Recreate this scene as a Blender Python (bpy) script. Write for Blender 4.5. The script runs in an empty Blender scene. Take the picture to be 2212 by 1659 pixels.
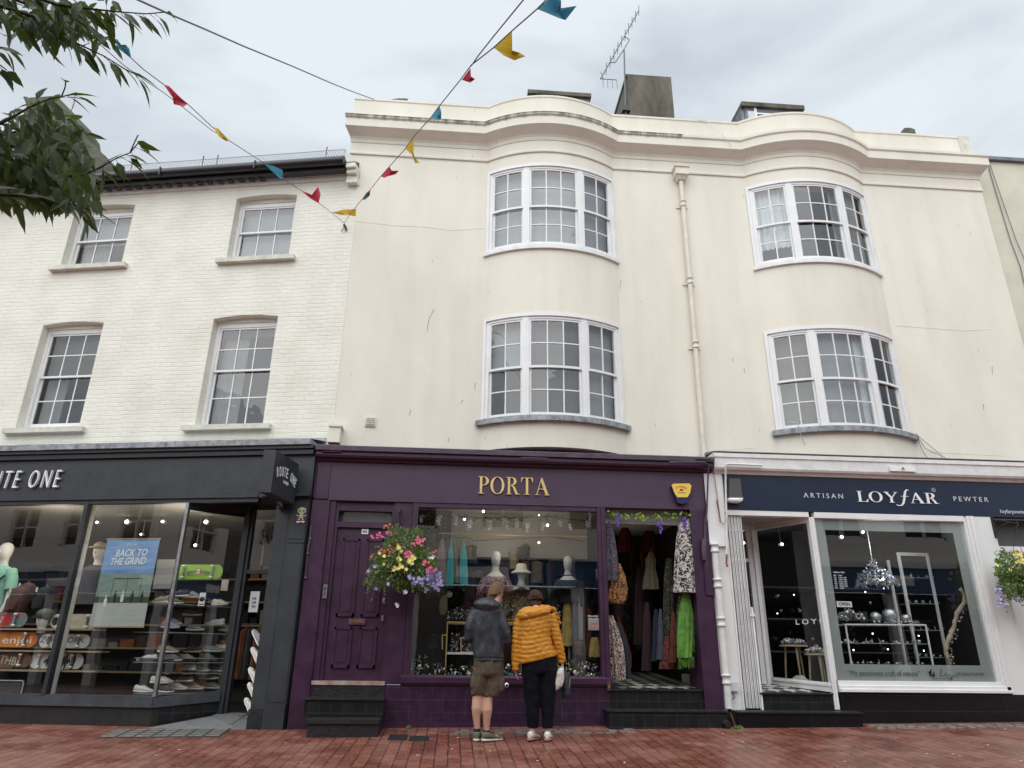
import bpy, bmesh, math, random
import numpy as np
from mathutils import Vector, Matrix, noise as mnoise
R_ = math.radians
rnd = random.Random(7)
sc = bpy.context.scene
C = sc.collection

# ---------------------------------------------------------------- camera
FPX, PITCH, YAW, ROLL = 1533.34, 0.36725106, 0.07401085, 0.01165165
CAM = Vector((0.0, -10.4, 0.84))
fw = Vector((math.sin(YAW)*math.cos(PITCH), math.cos(YAW)*math.cos(PITCH), math.sin(PITCH)))
rt0 = Vector((math.cos(YAW), -math.sin(YAW), 0)); up0 = rt0.cross(fw)
rt = rt0*math.cos(ROLL)+up0*math.sin(ROLL); up = -rt0*math.sin(ROLL)+up0*math.cos(ROLL)
cd = bpy.data.cameras.new('camera'); cam = bpy.data.objects.new('camera', cd); C.objects.link(cam)
cam.matrix_world = Matrix(((rt.x, up.x, -fw.x, CAM.x), (rt.y, up.y, -fw.y, CAM.y), (rt.z, up.z, -fw.z, CAM.z), (0, 0, 0, 1)))
cd.sensor_width = 36; cd.lens = FPX/2212*36; cd.clip_start = 0.05; cd.clip_end = 2000
sc.camera = cam

# ---------------------------------------------------------------- world and light
SUN_EL, SUN_AZ = R_(52), R_(200)       # behind the camera, through thick cloud
w = bpy.data.worlds.new('World'); sc.world = w; w.use_nodes = True
nt = w.node_tree; N = nt.nodes; LK = nt.links
for n in list(N): N.remove(n)
def nn(t, **k):
    n = N.new(t)
    for a, b in k.items(): setattr(n, a, b)
    return n
sky = nn('ShaderNodeTexSky', sky_type='NISHITA', sun_disc=False)
sky.sun_elevation = SUN_EL; sky.sun_rotation = SUN_AZ; sky.air_density = 1.0; sky.dust_density = 3
tc = nn('ShaderNodeTexCoord')
mp = nn('ShaderNodeMapping'); mp.inputs['Scale'].default_value = (1.0, 1.6, 2.6); mp.inputs['Rotation'].default_value = (0.2, 0.1, 0.5)
nz = nn('ShaderNodeTexNoise'); nz.inputs['Scale'].default_value = 2.3; nz.inputs['Detail'].default_value = 5; nz.inputs['Roughness'].default_value = .5; nz.inputs['Distortion'].default_value = .4
cr = nn('ShaderNodeValToRGB'); cr.color_ramp.elements[0].position = .36; cr.color_ramp.elements[1].position = .6
cr.color_ramp.elements[0].color = (5.5, 6.0, 6.6, 1); cr.color_ramp.elements[1].color = (7.7, 8.25, 8.8, 1)
bright = nn('ShaderNodeVectorMath', operation='DOT_PRODUCT')
sd = Vector((math.sin(SUN_AZ)*math.cos(SUN_EL), math.cos(SUN_AZ)*math.cos(SUN_EL), math.sin(SUN_EL)))
bright.inputs[1].default_value = sd
mr = nn('ShaderNodeMapRange'); mr.inputs['From Min'].default_value = .35; mr.inputs['From Max'].default_value = 1.0
mr.inputs['To Min'].default_value = 1.0; mr.inputs['To Max'].default_value = 2.3; mr.interpolation_type = 'SMOOTHSTEP'
mul = nn('ShaderNodeVectorMath', operation='SCALE')
mx = nn('ShaderNodeMix', data_type='RGBA'); mx.inputs['Factor'].default_value = .93
bg = nn('ShaderNodeBackground'); bg.inputs['Strength'].default_value = .1
out = nn('ShaderNodeOutputWorld')
LK.new(tc.outputs['Generated'], mp.inputs['Vector']); LK.new(mp.outputs['Vector'], nz.inputs['Vector'])
LK.new(nz.outputs['Fac'], cr.inputs['Fac']); LK.new(tc.outputs['Generated'], bright.inputs[0])
LK.new(bright.outputs['Value'], mr.inputs['Value']); LK.new(cr.outputs['Color'], mul.inputs[0]); LK.new(mr.outputs['Result'], mul.inputs['Scale'])
LK.new(sky.outputs['Color'], mx.inputs['A']); LK.new(mul.outputs['Vector'], mx.inputs['B'])
LK.new(mx.outputs['Result'], bg.inputs['Color']); LK.new(bg.outputs['Background'], out.inputs['Surface'])
sl = bpy.data.lights.new('sun', 'SUN'); sl.energy = 1.3; sl.angle = R_(75); sl.color = (1, .965, .9)
so = bpy.data.objects.new('sun', sl); C.objects.link(so)
so.rotation_euler = (-sd).to_track_quat('-Z', 'Y').to_euler()
sc.view_settings.view_transform = 'Standard'; sc.view_settings.look = 'None'; sc.view_settings.gamma = 1
sc.view_settings.exposure = 0.16; sc.view_settings.use_curve_mapping = False
sc.cycles.max_bounces = 8; sc.cycles.transparent_max_bounces = 16

# ---------------------------------------------------------------- pixels -> metres
KO = dict(t1=(0,0),t2=(1180,0),t3=(2365,0),m1=(0,900),m2=(1180,900),m3=(2365,900),b1=(0,1774),b2=(560,1774),b3=(1100,1774),
          b4=(1600,1774),b5=(2080,1774),b6=(2500,1774),b7=(3005,1774))
def px(k, a, b):
    if k is None: return a, b
    return KO[k][0]*.60686+a*.35117, KO[k][1]*.60686+b*.35117
def ray(k, a, b):
    x, y = px(k, a, b)
    return rt*(x-1106)+up*(829.5-y)+fw*FPX
LA = -0.19526587
JX, JY = -2.02, .35
FR = {'R': Matrix.Identity(4), 'L': Matrix.Translation((JX, JY, 0)) @ Matrix.Rotation(LA, 4, 'Z')}
FI = {k: m.inverted() for k, m in FR.items()}
def at(fr, k, a, b, y):
    """measured point of the photo on the plane y=const of a wall's own frame (metres)"""
    o = FI[fr] @ CAM; v = FI[fr].to_3x3() @ ray(k, a, b)
    t = (y-o.y)/v.y
    return o+v*t
def atd(k, a, b, d):
    v = ray(k, a, b); return CAM+v*(d/FPX)
def gz(x, y):
    return -.02+.013*(x-1)+.055*max(y, -3.2)

# ---------------------------------------------------------------- materials
M = {}
def mat(name, col, rough=.6, metal=0., var=0., vs=8., bump=0., bs=60., spec=.5, emis=None, es=0., alpha=None, var2=None, coat=0., stretch=None, sheen=0):
    m = bpy.data.materials.new(name); m.use_nodes = True; n = m.node_tree.nodes; l = m.node_tree.links
    b = n['Principled BSDF']; b.inputs['Roughness'].default_value = rough; b.inputs['Metallic'].default_value = metal
    b.inputs['Specular IOR Level'].default_value = spec
    b.inputs['Base Color'].default_value = (*col, 1)
    if coat: b.inputs['Coat Weight'].default_value = coat; b.inputs['Coat Roughness'].default_value = .1
    if sheen: b.inputs['Sheen Weight'].default_value = sheen
    if emis: b.inputs['Emission Color'].default_value = (*emis, 1); b.inputs['Emission Strength'].default_value = es
    t = n.new('ShaderNodeTexCoord'); v = t.outputs['Object']
    if stretch:
        mp = n.new('ShaderNodeMapping'); mp.inputs['Scale'].default_value = stretch; l.new(v, mp.inputs['Vector']); v = mp.outputs['Vector']
    if var or var2:
        z = n.new('ShaderNodeTexNoise'); z.inputs['Scale'].default_value = vs; z.inputs['Detail'].default_value = 6; z.inputs['Roughness'].default_value = .65
        l.new(v, z.inputs['Vector'])
        r = n.new('ShaderNodeValToRGB'); r.color_ramp.elements[0].position = .3; r.color_ramp.elements[1].position = .7
        c2 = var2 if var2 else tuple(c*(1-var) for c in col)
        r.color_ramp.elements[0].color = (*c2, 1); r.color_ramp.elements[1].color = (*[min(1, c*(1+(var if not var2 else 0))) for c in col], 1)
        l.new(z.outputs['Fac'], r.inputs['Fac']); l.new(r.outputs['Color'], b.inputs['Base Color'])
        q = n.new('ShaderNodeMapRange'); q.inputs['To Min'].default_value = max(0, rough-.12); q.inputs['To Max'].default_value = min(1, rough+.12)
        l.new(z.outputs['Fac'], q.inputs['Value']); l.new(q.outputs['Result'], b.inputs['Roughness'])
    if bump:
        z = n.new('ShaderNodeTexNoise'); z.inputs['Scale'].default_value = bs; z.inputs['Detail'].default_value = 4
        l.new(v, z.inputs['Vector'])
        bp = n.new('ShaderNodeBump'); bp.inputs['Strength'].default_value = bump; bp.inputs['Distance'].default_value = .02
        l.new(z.outputs['Fac'], bp.inputs['Height']); l.new(bp.outputs['Normal'], b.inputs['Normal'])
    M[name] = m; return m
def nodes(m): return m.node_tree.nodes, m.node_tree.links

def glass(name, tint=(.9, .93, .92), ior=1.55, rough=0.0, frost=0., wob=0.):
    m = bpy.data.materials.new(name); m.use_nodes = True; n, l = nodes(m)
    for q in list(n): n.remove(q)
    o = n.new('ShaderNodeOutputMaterial'); tr = n.new('ShaderNodeBsdfTransparent'); tr.inputs['Color'].default_value = (*tint, 1)
    g = n.new('ShaderNodeBsdfGlossy'); g.inputs['Roughness'].default_value = rough
    r0 = ((ior-1)/(ior+1))**2*2.1
    lw = n.new('ShaderNodeLayerWeight'); lw.inputs['Blend'].default_value = .5
    pw = n.new('ShaderNodeMath'); pw.operation = 'POWER'; pw.inputs[1].default_value = 5; l.new(lw.outputs['Facing'], pw.inputs[0])
    f = n.new('ShaderNodeMath'); f.operation = 'MULTIPLY_ADD'; f.inputs[1].default_value = 1-r0; f.inputs[2].default_value = r0; l.new(pw.outputs[0], f.inputs[0])
    x = n.new('ShaderNodeMixShader'); l.new(f.outputs[0], x.inputs[0]); l.new(tr.outputs[0], x.inputs[1]); l.new(g.outputs[0], x.inputs[2])
    if wob:
        t = n.new('ShaderNodeTexCoord'); z = n.new('ShaderNodeTexNoise'); z.inputs['Scale'].default_value = 3.5; z.inputs['Detail'].default_value = 1
        bp = n.new('ShaderNodeBump'); bp.inputs['Strength'].default_value = wob; bp.inputs['Distance'].default_value = .05
        l.new(t.outputs['Object'], z.inputs['Vector']); l.new(z.outputs['Fac'], bp.inputs['Height']); l.new(bp.outputs['Normal'], g.inputs['Normal'])
    s = x.outputs[0]
    if frost:
        d = n.new('ShaderNodeBsdfDiffuse'); d.inputs['Color'].default_value = (.55, .6, .6, 1)
        x2 = n.new('ShaderNodeMixShader'); x2.inputs[0].default_value = frost; l.new(s, x2.inputs[1]); l.new(d.outputs[0], x2.inputs[2]); s = x2.outputs[0]
    l.new(s, o.inputs['Surface']); M[name] = m; return m

glass('shop_glass', (.93, .95, .94), 1.70, wob=.005)
glass('old_glass', (.88, .9, .9), 1.6, wob=.05)
glass('clear_glass', (.95, .97, .97), 1.45)
glass('frosted_glass', (.8, .85, .85), 1.5, frost=.55)

# painted render of the stucco building, with the dark drip stain under the coping
def stucco():
    m = mat('stucco', (.735, .695, .60), .75, bump=.12, bs=35); n, l = nodes(m); b = n['Principled BSDF']
    t = n.new('ShaderNodeTexCoord'); sp = n.new('ShaderNodeSeparateXYZ'); l.new(t.outputs['Object'], sp.inputs[0])
    z1 = n.new('ShaderNodeTexNoise'); z1.inputs['Scale'].default_value = .9; z1.inputs['Detail'].default_value = 8; z1.inputs['Roughness'].default_value = .6
    mp = n.new('ShaderNodeMapping'); mp.inputs['Scale'].default_value = (1, 1, .45); l.new(t.outputs['Object'], mp.inputs[0]); l.new(mp.outputs[0], z1.inputs['Vector'])
    r = n.new('ShaderNodeValToRGB'); r.color_ramp.elements[0].position = .3; r.color_ramp.elements[1].position = .62
    r.color_ramp.elements[0].color = (.685, .648, .548, 1); r.color_ramp.elements[1].color = (.785, .742, .642, 1)
    l.new(z1.outputs['Fac'], r.inputs['Fac'])
    zs = n.new('ShaderNodeTexNoise'); zs.inputs['Scale'].default_value = 1; zs.inputs['Detail'].default_value = 7; mps = n.new('ShaderNodeMapping'); mps.inputs['Scale'].default_value = (5, 5, .35); l.new(t.outputs['Object'], mps.inputs[0]); l.new(mps.outputs[0], zs.inputs['Vector'])
    rs = n.new('ShaderNodeValToRGB'); rs.color_ramp.elements[0].position = .3; rs.color_ramp.elements[1].position = .52; rs.color_ramp.elements[0].color = (.96, .955, .95, 1); rs.color_ramp.elements[1].color = (1, 1, 1, 1); l.new(zs.outputs['Fac'], rs.inputs['Fac'])
    m0 = n.new('ShaderNodeMix'); m0.data_type = 'RGBA'; m0.blend_type = 'MULTIPLY'; m0.inputs['Factor'].default_value = 1; l.new(r.outputs['Color'], m0.inputs['A']); l.new(rs.outputs['Color'], m0.inputs['B'])
    # hairline scratches and spots
    z3 = n.new('ShaderNodeTexVoronoi'); z3.inputs['Scale'].default_value = 2.1; mp3 = n.new('ShaderNodeMapping'); mp3.inputs['Rotation'].default_value = (0, .45, 0); mp3.inputs['Scale'].default_value = (3.2, 1, .55)
    l.new(t.outputs['Object'], mp3.inputs[0]); l.new(mp3.outputs[0], z3.inputs['Vector'])
    r3 = n.new('ShaderNodeValToRGB'); r3.color_ramp.elements[0].position = .025; r3.color_ramp.elements[1].position = .05
    r3.color_ramp.elements[0].color = (.6, .58, .55, 1); r3.color_ramp.elements[1].color = (1, 1, 1, 1); l.new(z3.outputs['Distance'], r3.inputs['Fac'])
    m1 = n.new('ShaderNodeMix'); m1.data_type = 'RGBA'; m1.blend_type = 'MULTIPLY'; m1.inputs['Factor'].default_value = 1
    l.new(m0.outputs['Result'], m1.inputs['A']); l.new(r3.outputs['Color'], m1.inputs['B'])
    # drips: band z 9.93..10.07, x<3.95
    z2 = n.new('ShaderNodeTexNoise'); z2.inputs['Scale'].default_value = 1; z2.inputs['Detail'].default_value = 5
    mp2 = n.new('ShaderNodeMapping'); mp2.inputs['Scale'].default_value = (9, 9, .9); l.new(t.outputs['Object'], mp2.inputs[0]); l.new(mp2.outputs[0], z2.inputs['Vector'])
    a = n.new('ShaderNodeMapRange'); a.inputs['From Min'].default_value = 9.86; a.inputs['From Max'].default_value = 10.05; l.new(sp.outputs['Z'], a.inputs['Value'])
    a2 = n.new('ShaderNodeMapRange'); a2.inputs['From Min'].default_value = 10.075; a2.inputs['From Max'].default_value = 10.065; l.new(sp.outputs['Z'], a2.inputs['Value'])
    a3 = n.new('ShaderNodeMapRange'); a3.inputs['From Min'].default_value = 4.0; a3.inputs['From Max'].default_value = 3.92; l.new(sp.outputs['X'], a3.inputs['Value'])
    q = n.new('ShaderNodeMath'); q.operation = 'MULTIPLY'; l.new(a.outputs[0], q.inputs[0]); l.new(a2.outputs[0], q.inputs[1])
    q2 = n.new('ShaderNodeMath'); q2.operation = 'MULTIPLY'; l.new(q.outputs[0], q2.inputs[0]); l.new(a3.outputs[0], q2.inputs[1])
    ad = n.new('ShaderNodeMath'); ad.operation = 'MULTIPLY_ADD'; ad.inputs[1].default_value = 1.0; l.new(q2.outputs[0], ad.inputs[0]); l.new(z2.outputs['Fac'], ad.inputs[2])
    st = n.new('ShaderNodeMapRange'); st.inputs['From Min'].default_value = .95; st.inputs['From Max'].default_value = 1.5; l.new(ad.outputs[0], st.inputs['Value'])
    m2 = n.new('ShaderNodeMix'); m2.data_type = 'RGBA'; l.new(st.outputs[0], m2.inputs['Factor']); l.new(m1.outputs['Result'], m2.inputs['A']); m2.inputs['B'].default_value = (.09, .075, .06, 1)
    l.new(m2.outputs['Result'], b.inputs['Base Color'])
stucco()
def painted_brick():
    m = mat('painted_brick', (.75, .735, .655), .7); n, l = nodes(m); b = n['Principled BSDF']
    t = n.new('ShaderNodeTexCoord')
    mp = n.new('ShaderNodeMapping'); mp.inputs['Rotation'].default_value = (R_(90), 0, 0); l.new(t.outputs['Object'], mp.inputs[0])
    w_ = n.new('ShaderNodeTexNoise'); w_.inputs['Scale'].default_value = 3; w_.inputs['Detail'].default_value = 4; l.new(t.outputs['Object'], w_.inputs['Vector'])
    va = n.new('ShaderNodeVectorMath'); va.operation = 'SCALE'; va.inputs['Scale'].default_value = .05; l.new(w_.outputs['Color'], va.inputs[0])
    vb = n.new('ShaderNodeVectorMath'); l.new(mp.outputs[0], vb.inputs[0]); l.new(va.outputs[0], vb.inputs[1])
    br = n.new('ShaderNodeTexBrick'); br.inputs['Scale'].default_value = 1; br.inputs['Brick Width'].default_value = .225; br.inputs['Row Height'].default_value = .075
    br.inputs['Mortar Size'].default_value = .009; br.inputs['Mortar Smooth'].default_value = 1; br.inputs['Bias'].default_value = 0
    br.inputs['Color1'].default_value = (1, 1, 1, 1); br.inputs['Color2'].default_value = (.62, .62, .62, 1); br.inputs['Mortar'].default_value = (0, 0, 0, 1)
    l.new(vb.outputs[0], br.inputs['Vector'])
    z = n.new('ShaderNodeTexNoise'); z.inputs['Scale'].default_value = 14; z.inputs['Detail'].default_value = 6; l.new(t.outputs['Object'], z.inputs['Vector'])
    ma = n.new('ShaderNodeMix'); ma.data_type = 'RGBA'; ma.inputs['Factor'].default_value = .45; l.new(br.outputs['Color'], ma.inputs['A']); l.new(z.outputs['Fac'], ma.inputs['B'])
    bp = n.new('ShaderNodeBump'); bp.inputs['Strength'].default_value = .6; bp.inputs['Distance'].default_value = .018
    l.new(ma.outputs['Result'], bp.inputs['Height']); l.new(bp.outputs['Normal'], b.inputs['Normal'])
    z2 = n.new('ShaderNodeTexNoise'); z2.inputs['Scale'].default_value = 1.6; z2.inputs['Detail'].default_value = 8; l.new(t.outputs['Object'], z2.inputs['Vector'])
    r = n.new('ShaderNodeValToRGB'); r.color_ramp.elements[0].position = .3; r.color_ramp.elements[1].position = .6
    r.color_ramp.elements[0].color = (.71, .69, .595, 1); r.color_ramp.elements[1].color = (.80, .785, .695, 1); l.new(z2.outputs['Fac'], r.inputs['Fac'])
    l.new(r.outputs['Color'], b.inputs['Base Color'])
painted_brick()
def paver():
    m = mat('red_brick_paving', (.24, .075, .05), .35); n, l = nodes(m); b = n['Principled BSDF']
    t = n.new('ShaderNodeTexCoord')
    mp = n.new('ShaderNodeMapping'); mp.inputs['Rotation'].default_value = (0, 0, R_(90)); l.new(t.outputs['Object'], mp.inputs[0])
    w_ = n.new('ShaderNodeTexNoise'); w_.inputs['Scale'].default_value = 2.5; w_.inputs['Detail'].default_value = 3; l.new(t.outputs['Object'], w_.inputs['Vector'])
    va = n.new('ShaderNodeVectorMath'); va.operation = 'SCALE'; va.inputs['Scale'].default_value = .02; l.new(w_.outputs['Color'], va.inputs[0])
    vb = n.new('ShaderNodeVectorMath'); l.new(mp.outputs[0], vb.inputs[0]); l.new(va.outputs[0], vb.inputs[1])
    br = n.new('ShaderNodeTexBrick'); br.inputs['Scale'].default_value = 1; br.inputs['Brick Width'].default_value = .225; br.inputs['Row Height'].default_value = .135
    br.inputs['Mortar Size'].default_value = .008; br.inputs['Mortar Smooth'].default_value = .3; br.inputs['Bias'].default_value = 0
    br.inputs['Color1'].default_value = (.19, .062, .040, 1); br.inputs['Color2'].default_value = (.31, .115, .075, 1); br.inputs['Mortar'].default_value = (.06, .028, .022, 1)
    l.new(vb.outputs[0], br.inputs['Vector'])
    z = n.new('ShaderNodeTexNoise'); z.inputs['Scale'].default_value = 1.7; z.inputs['Detail'].default_value = 7; l.new(t.outputs['Object'], z.inputs['Vector'])
    z3 = n.new('ShaderNodeTexNoise'); z3.inputs['Scale'].default_value = 22; z3.inputs['Detail'].default_value = 5; l.new(t.outputs['Object'], z3.inputs['Vector'])
    r = n.new('ShaderNodeValToRGB'); r.color_ramp.elements[0].position = .25; r.color_ramp.elements[1].position = .75
    r.color_ramp.elements[0].color = (.62, .6, .6, 1); r.color_ramp.elements[1].color = (1.25, 1.25, 1.3, 1); l.new(z3.outputs['Fac'], r.inputs['Fac'])
    mm = n.new('ShaderNodeMix'); mm.data_type = 'RGBA'; mm.blend_type = 'MULTIPLY'; mm.inputs['Factor'].default_value = 1; l.new(br.outputs['Color'], mm.inputs['A']); l.new(r.outputs['Color'], mm.inputs['B'])
    # drier dusty patches near the walls
    r2 = n.new('ShaderNodeValToRGB'); r2.color_ramp.elements[0].position = .48; r2.color_ramp.elements[1].position = .66
    l.new(z.outputs['Fac'], r2.inputs['Fac'])
    q = n.new('ShaderNodeMath'); q.operation = 'MULTIPLY'; q.inputs[1].default_value = .3; l.new(r2.outputs['Color'], q.inputs[0])
    m3 = n.new('ShaderNodeMix'); m3.data_type = 'RGBA'; l.new(q.outputs[0], m3.inputs['Factor']); l.new(mm.outputs['Result'], m3.inputs['A']); m3.inputs['B'].default_value = (.27, .165, .135, 1)
    l.new(m3.outputs['Result'], b.inputs['Base Color'])
    rr = n.new('ShaderNodeMapRange'); rr.inputs['From Min'].default_value = .35; rr.inputs['From Max'].default_value = .65; rr.inputs['To Min'].default_value = .14; rr.inputs['To Max'].default_value = .5
    l.new(z.outputs['Fac'], rr.inputs['Value']); l.new(rr.outputs['Result'], b.inputs['Roughness'])
    bp = n.new('ShaderNodeBump'); bp.inputs['Strength'].default_value = .6; bp.inputs['Distance'].default_value = .01
    ma = n.new('ShaderNodeMath'); ma.operation = 'MULTIPLY_ADD'; ma.inputs[1].default_value = -1.0; l.new(br.outputs['Fac'], ma.inputs[0]); l.new(z3.outputs['Fac'], ma.inputs[2])
    l.new(ma.outputs[0], bp.inputs['Height']); l.new(bp.outputs['Normal'], b.inputs['Normal'])
paver()
def tiled(name, c1, c2, mortar, w_, h_, rough=.4, ms=.004, rot=True, scl=1, off=.5, bump=.3):
    m = mat(name, c1, rough, spec=.35); n, l = nodes(m); b = n['Principled BSDF']
    t = n.new('ShaderNodeTexCoord'); v = t.outputs['Object']
    if rot:
        mp = n.new('ShaderNodeMapping'); mp.inputs['Rotation'].default_value = (R_(90), 0, 0); l.new(v, mp.inputs[0]); v = mp.outputs[0]
    br = n.new('ShaderNodeTexBrick'); br.offset = off; br.inputs['Scale'].default_value = 1; br.inputs['Brick Width'].default_value = w_; br.inputs['Row Height'].default_value = h_
    br.inputs['Mortar Size'].default_value = ms; br.inputs['Mortar Smooth'].default_value = .2; br.inputs['Bias'].default_value = 0
    br.inputs['Color1'].default_value = (*c1, 1); br.inputs['Color2'].default_value = (*c2, 1); br.inputs['Mortar'].default_value = (*mortar, 1)
    l.new(v, br.inputs['Vector'])
    z = n.new('ShaderNodeTexNoise'); z.inputs['Scale'].default_value = 9; z.inputs['Detail'].default_value = 6; l.new(t.outputs['Object'], z.inputs['Vector'])
    r = n.new('ShaderNodeValToRGB'); r.color_ramp.elements[0].position = .3; r.color_ramp.elements[1].position = .75
    r.color_ramp.elements[0].color = (.7, .7, .7, 1); r.color_ramp.elements[1].color = (1.35, 1.35, 1.35, 1); l.new(z.outputs['Fac'], r.inputs['Fac'])
    mm = n.new('ShaderNodeMix'); mm.data_type = 'RGBA'; mm.blend_type = 'MULTIPLY'; mm.inputs['Factor'].default_value = 1; l.new(br.outputs['Color'], mm.inputs['A']); l.new(r.outputs['Color'], mm.inputs['B'])
    l.new(mm.outputs['Result'], b.inputs['Base Color'])
    bp = n.new('ShaderNodeBump'); bp.inputs['Strength'].default_value = bump; bp.inputs['Distance'].default_value = .006; bp.invert = True
    l.new(br.outputs['Fac'], bp.inputs['Height']); l.new(bp.outputs['Normal'], b.inputs['Normal'])
    return m
tiled('purple_tile', (.036, .014, .038), (.042, .018, .044), (.075, .042, .08), .15, .15, .38, ms=.003, off=0)
tiled('black_tile', (.008, .0085, .010), (.013, .0135, .015), (.035, .035, .037), .145, .15, .4, ms=.003, off=0)
tiled('long_black_tile', (.006, .006, .007), (.008, .008, .010), (.02, .02, .023), 1.2, .2, .3, ms=.004)
tiled('slate', (.06, .065, .07), (.09, .09, .1), (.02, .02, .02), .25, .2, .6)
tiled('setts', (.2, .2, .19), (.34, .33, .31), (.06, .05, .04), .14, .1, .5, ms=.012, rot=False, bump=1)
def checker():
    m = mat('checker_floor', (.6, .6, .55), .35); n, l = nodes(m); t = n.new('ShaderNodeTexCoord')
    mp = n.new('ShaderNodeMapping'); mp.inputs['Rotation'].default_value = (0, 0, R_(45)); mp.inputs['Location'].default_value = (.01, .02, .013)
    c = n.new('ShaderNodeTexChecker'); c.inputs['Scale'].default_value = 6.2
    c.inputs['Color1'].default_value = (.55, .54, .48, 1); c.inputs['Color2'].default_value = (.02, .02, .02, 1)
    l.new(t.outputs['Object'], mp.inputs[0]); l.new(mp.outputs[0], c.inputs['Vector']); l.new(c.outputs['Color'], n['Principled BSDF'].inputs['Base Color'])
checker()
mat('white_gloss', (.77, .77, .765), .4, var=.06, vs=3, bump=.1, bs=25)
mat('white_wood', (.73, .73, .72), .45, var=.12, vs=6, bump=.15, bs=30)
mat('white_wall', (.76, .76, .75), .6, var=.05, vs=2, bump=.08)
mat('sill_stone', (.62, .60, .52), .7, var=.2, vs=6, bump=.2)
mat('lead', (.17, .18, .2), .5, metal=.3, var=.35, vs=5, bump=.3, bs=8)
mat('lead_stained', (.13, .14, .15), .55, metal=.2, var2=(.4, .42, .44), vs=9, bump=.3, bs=10)
mat('black_gutter', (.012, .012, .015), .35, var=.3)
mat('charcoal_paint', (.026, .030, .036), .42, var=.35, vs=3, bump=.1, bs=20)
mat('charcoal_weathered', (.036, .042, .049), .5, var2=(.022, .026, .031), vs=2.5, bump=.15, bs=15)
mat('sill_grey', (.07, .085, .10), .4, var2=(.04, .045, .057), vs=4, bump=.1)
mat('black_render', (.008, .008, .009), .5, var2=(.022, .022, .023), vs=5, bump=.2)
mat('purple_paint', (.044, .014, .043), .42, var=.3, vs=5, bump=.08, bs=20)
mat('purple_fascia', (.058, .029, .062), .5, var=.16, vs=3, bump=.04)
mat('purple_dull', (.085, .055, .085), .55, var=.35, vs=6, bump=.2)
mat('navy_paint', (.004, .014, .042), .35, var=.1, vs=3)
mat('gold', (.75, .56, .24), .35, metal=.55, var=.1)
mat('sign_white', (.85, .86, .86), .4)
mat('sign_grey', (.62, .64, .66), .4)
mat('ink', (.02, .02, .02), .5)
mat('dark_metal', (.02, .02, .022), .5)  # near-black metal in one even colour, for racks, baskets and covers
mat('steel', (.35, .36, .37), .35, metal=.8, var=.2)
mat('chrome', (.75, .76, .78), .15, metal=1)
mat('rust', (.2, .09, .05), .8, var=.4)
mat('galv', (.14, .145, .15), .5, metal=.6)
mat('cream_pipe', (.70, .65, .55), .5, var=.1, vs=6, bump=.1)
mat('white_pipe', (.72, .72, .70), .5, var=.14, vs=7, bump=.2, bs=15)
mat('lichen_stone', (.19, .17, .125), .85, var2=(.035, .033, .028), vs=2.2, bump=.6, bs=12, stretch=(1, 1, .35))
mat('lichen_cream', (.15, .15, .10), .85, var2=(.035, .037, .022), vs=2.8, bump=.5, bs=12)
mat('grey_wood', (.2, .21, .22), .7, var=.4, vs=8, stretch=(.3, 1, 3))
mat('beige_wall', (.60, .57, .46), .8, var=.12, vs=1.2, bump=.15)
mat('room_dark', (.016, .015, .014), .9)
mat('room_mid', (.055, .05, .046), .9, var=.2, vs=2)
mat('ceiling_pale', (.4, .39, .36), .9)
mat('blind_grey', (.27, .285, .30), .8, var=.06, vs=2)
mat('blind_dark', (.085, .085, .085), .8, var=.2, vs=1.5)
mat('blind_brown', (.12, .115, .10), .8, var=.2, vs=1.5)
mat('curtain_white', (.62, .66, .68), .9, var=.1, vs=5)
mat('curtain_grey', (.25, .25, .25), .9, var=.1, vs=5)
mat('step_black', (.010, .0105, .012), .5, var2=(.03, .03, .031), vs=7, bump=.5, bs=18, spec=.35)
mat('step_edge', (.3, .13, .08), .6, var2=(.45, .42, .38), vs=6)
mat('diamond_plate', (.30, .31, .32), .4, metal=.5, var=.2, vs=12, bump=1.0, bs=90)
mat('drain_iron', (.05, .045, .042), .6, var=.4, vs=20, bump=.4)
mat('opp_cream', (.85, .83, .74), .8, var=.08)
mat('opp_blue', (.02, .09, .22), .5)
mat('cable_grey', (.16, .16, .17), .6)
mat('white_cable', (.6, .6, .58), .5)

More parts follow.
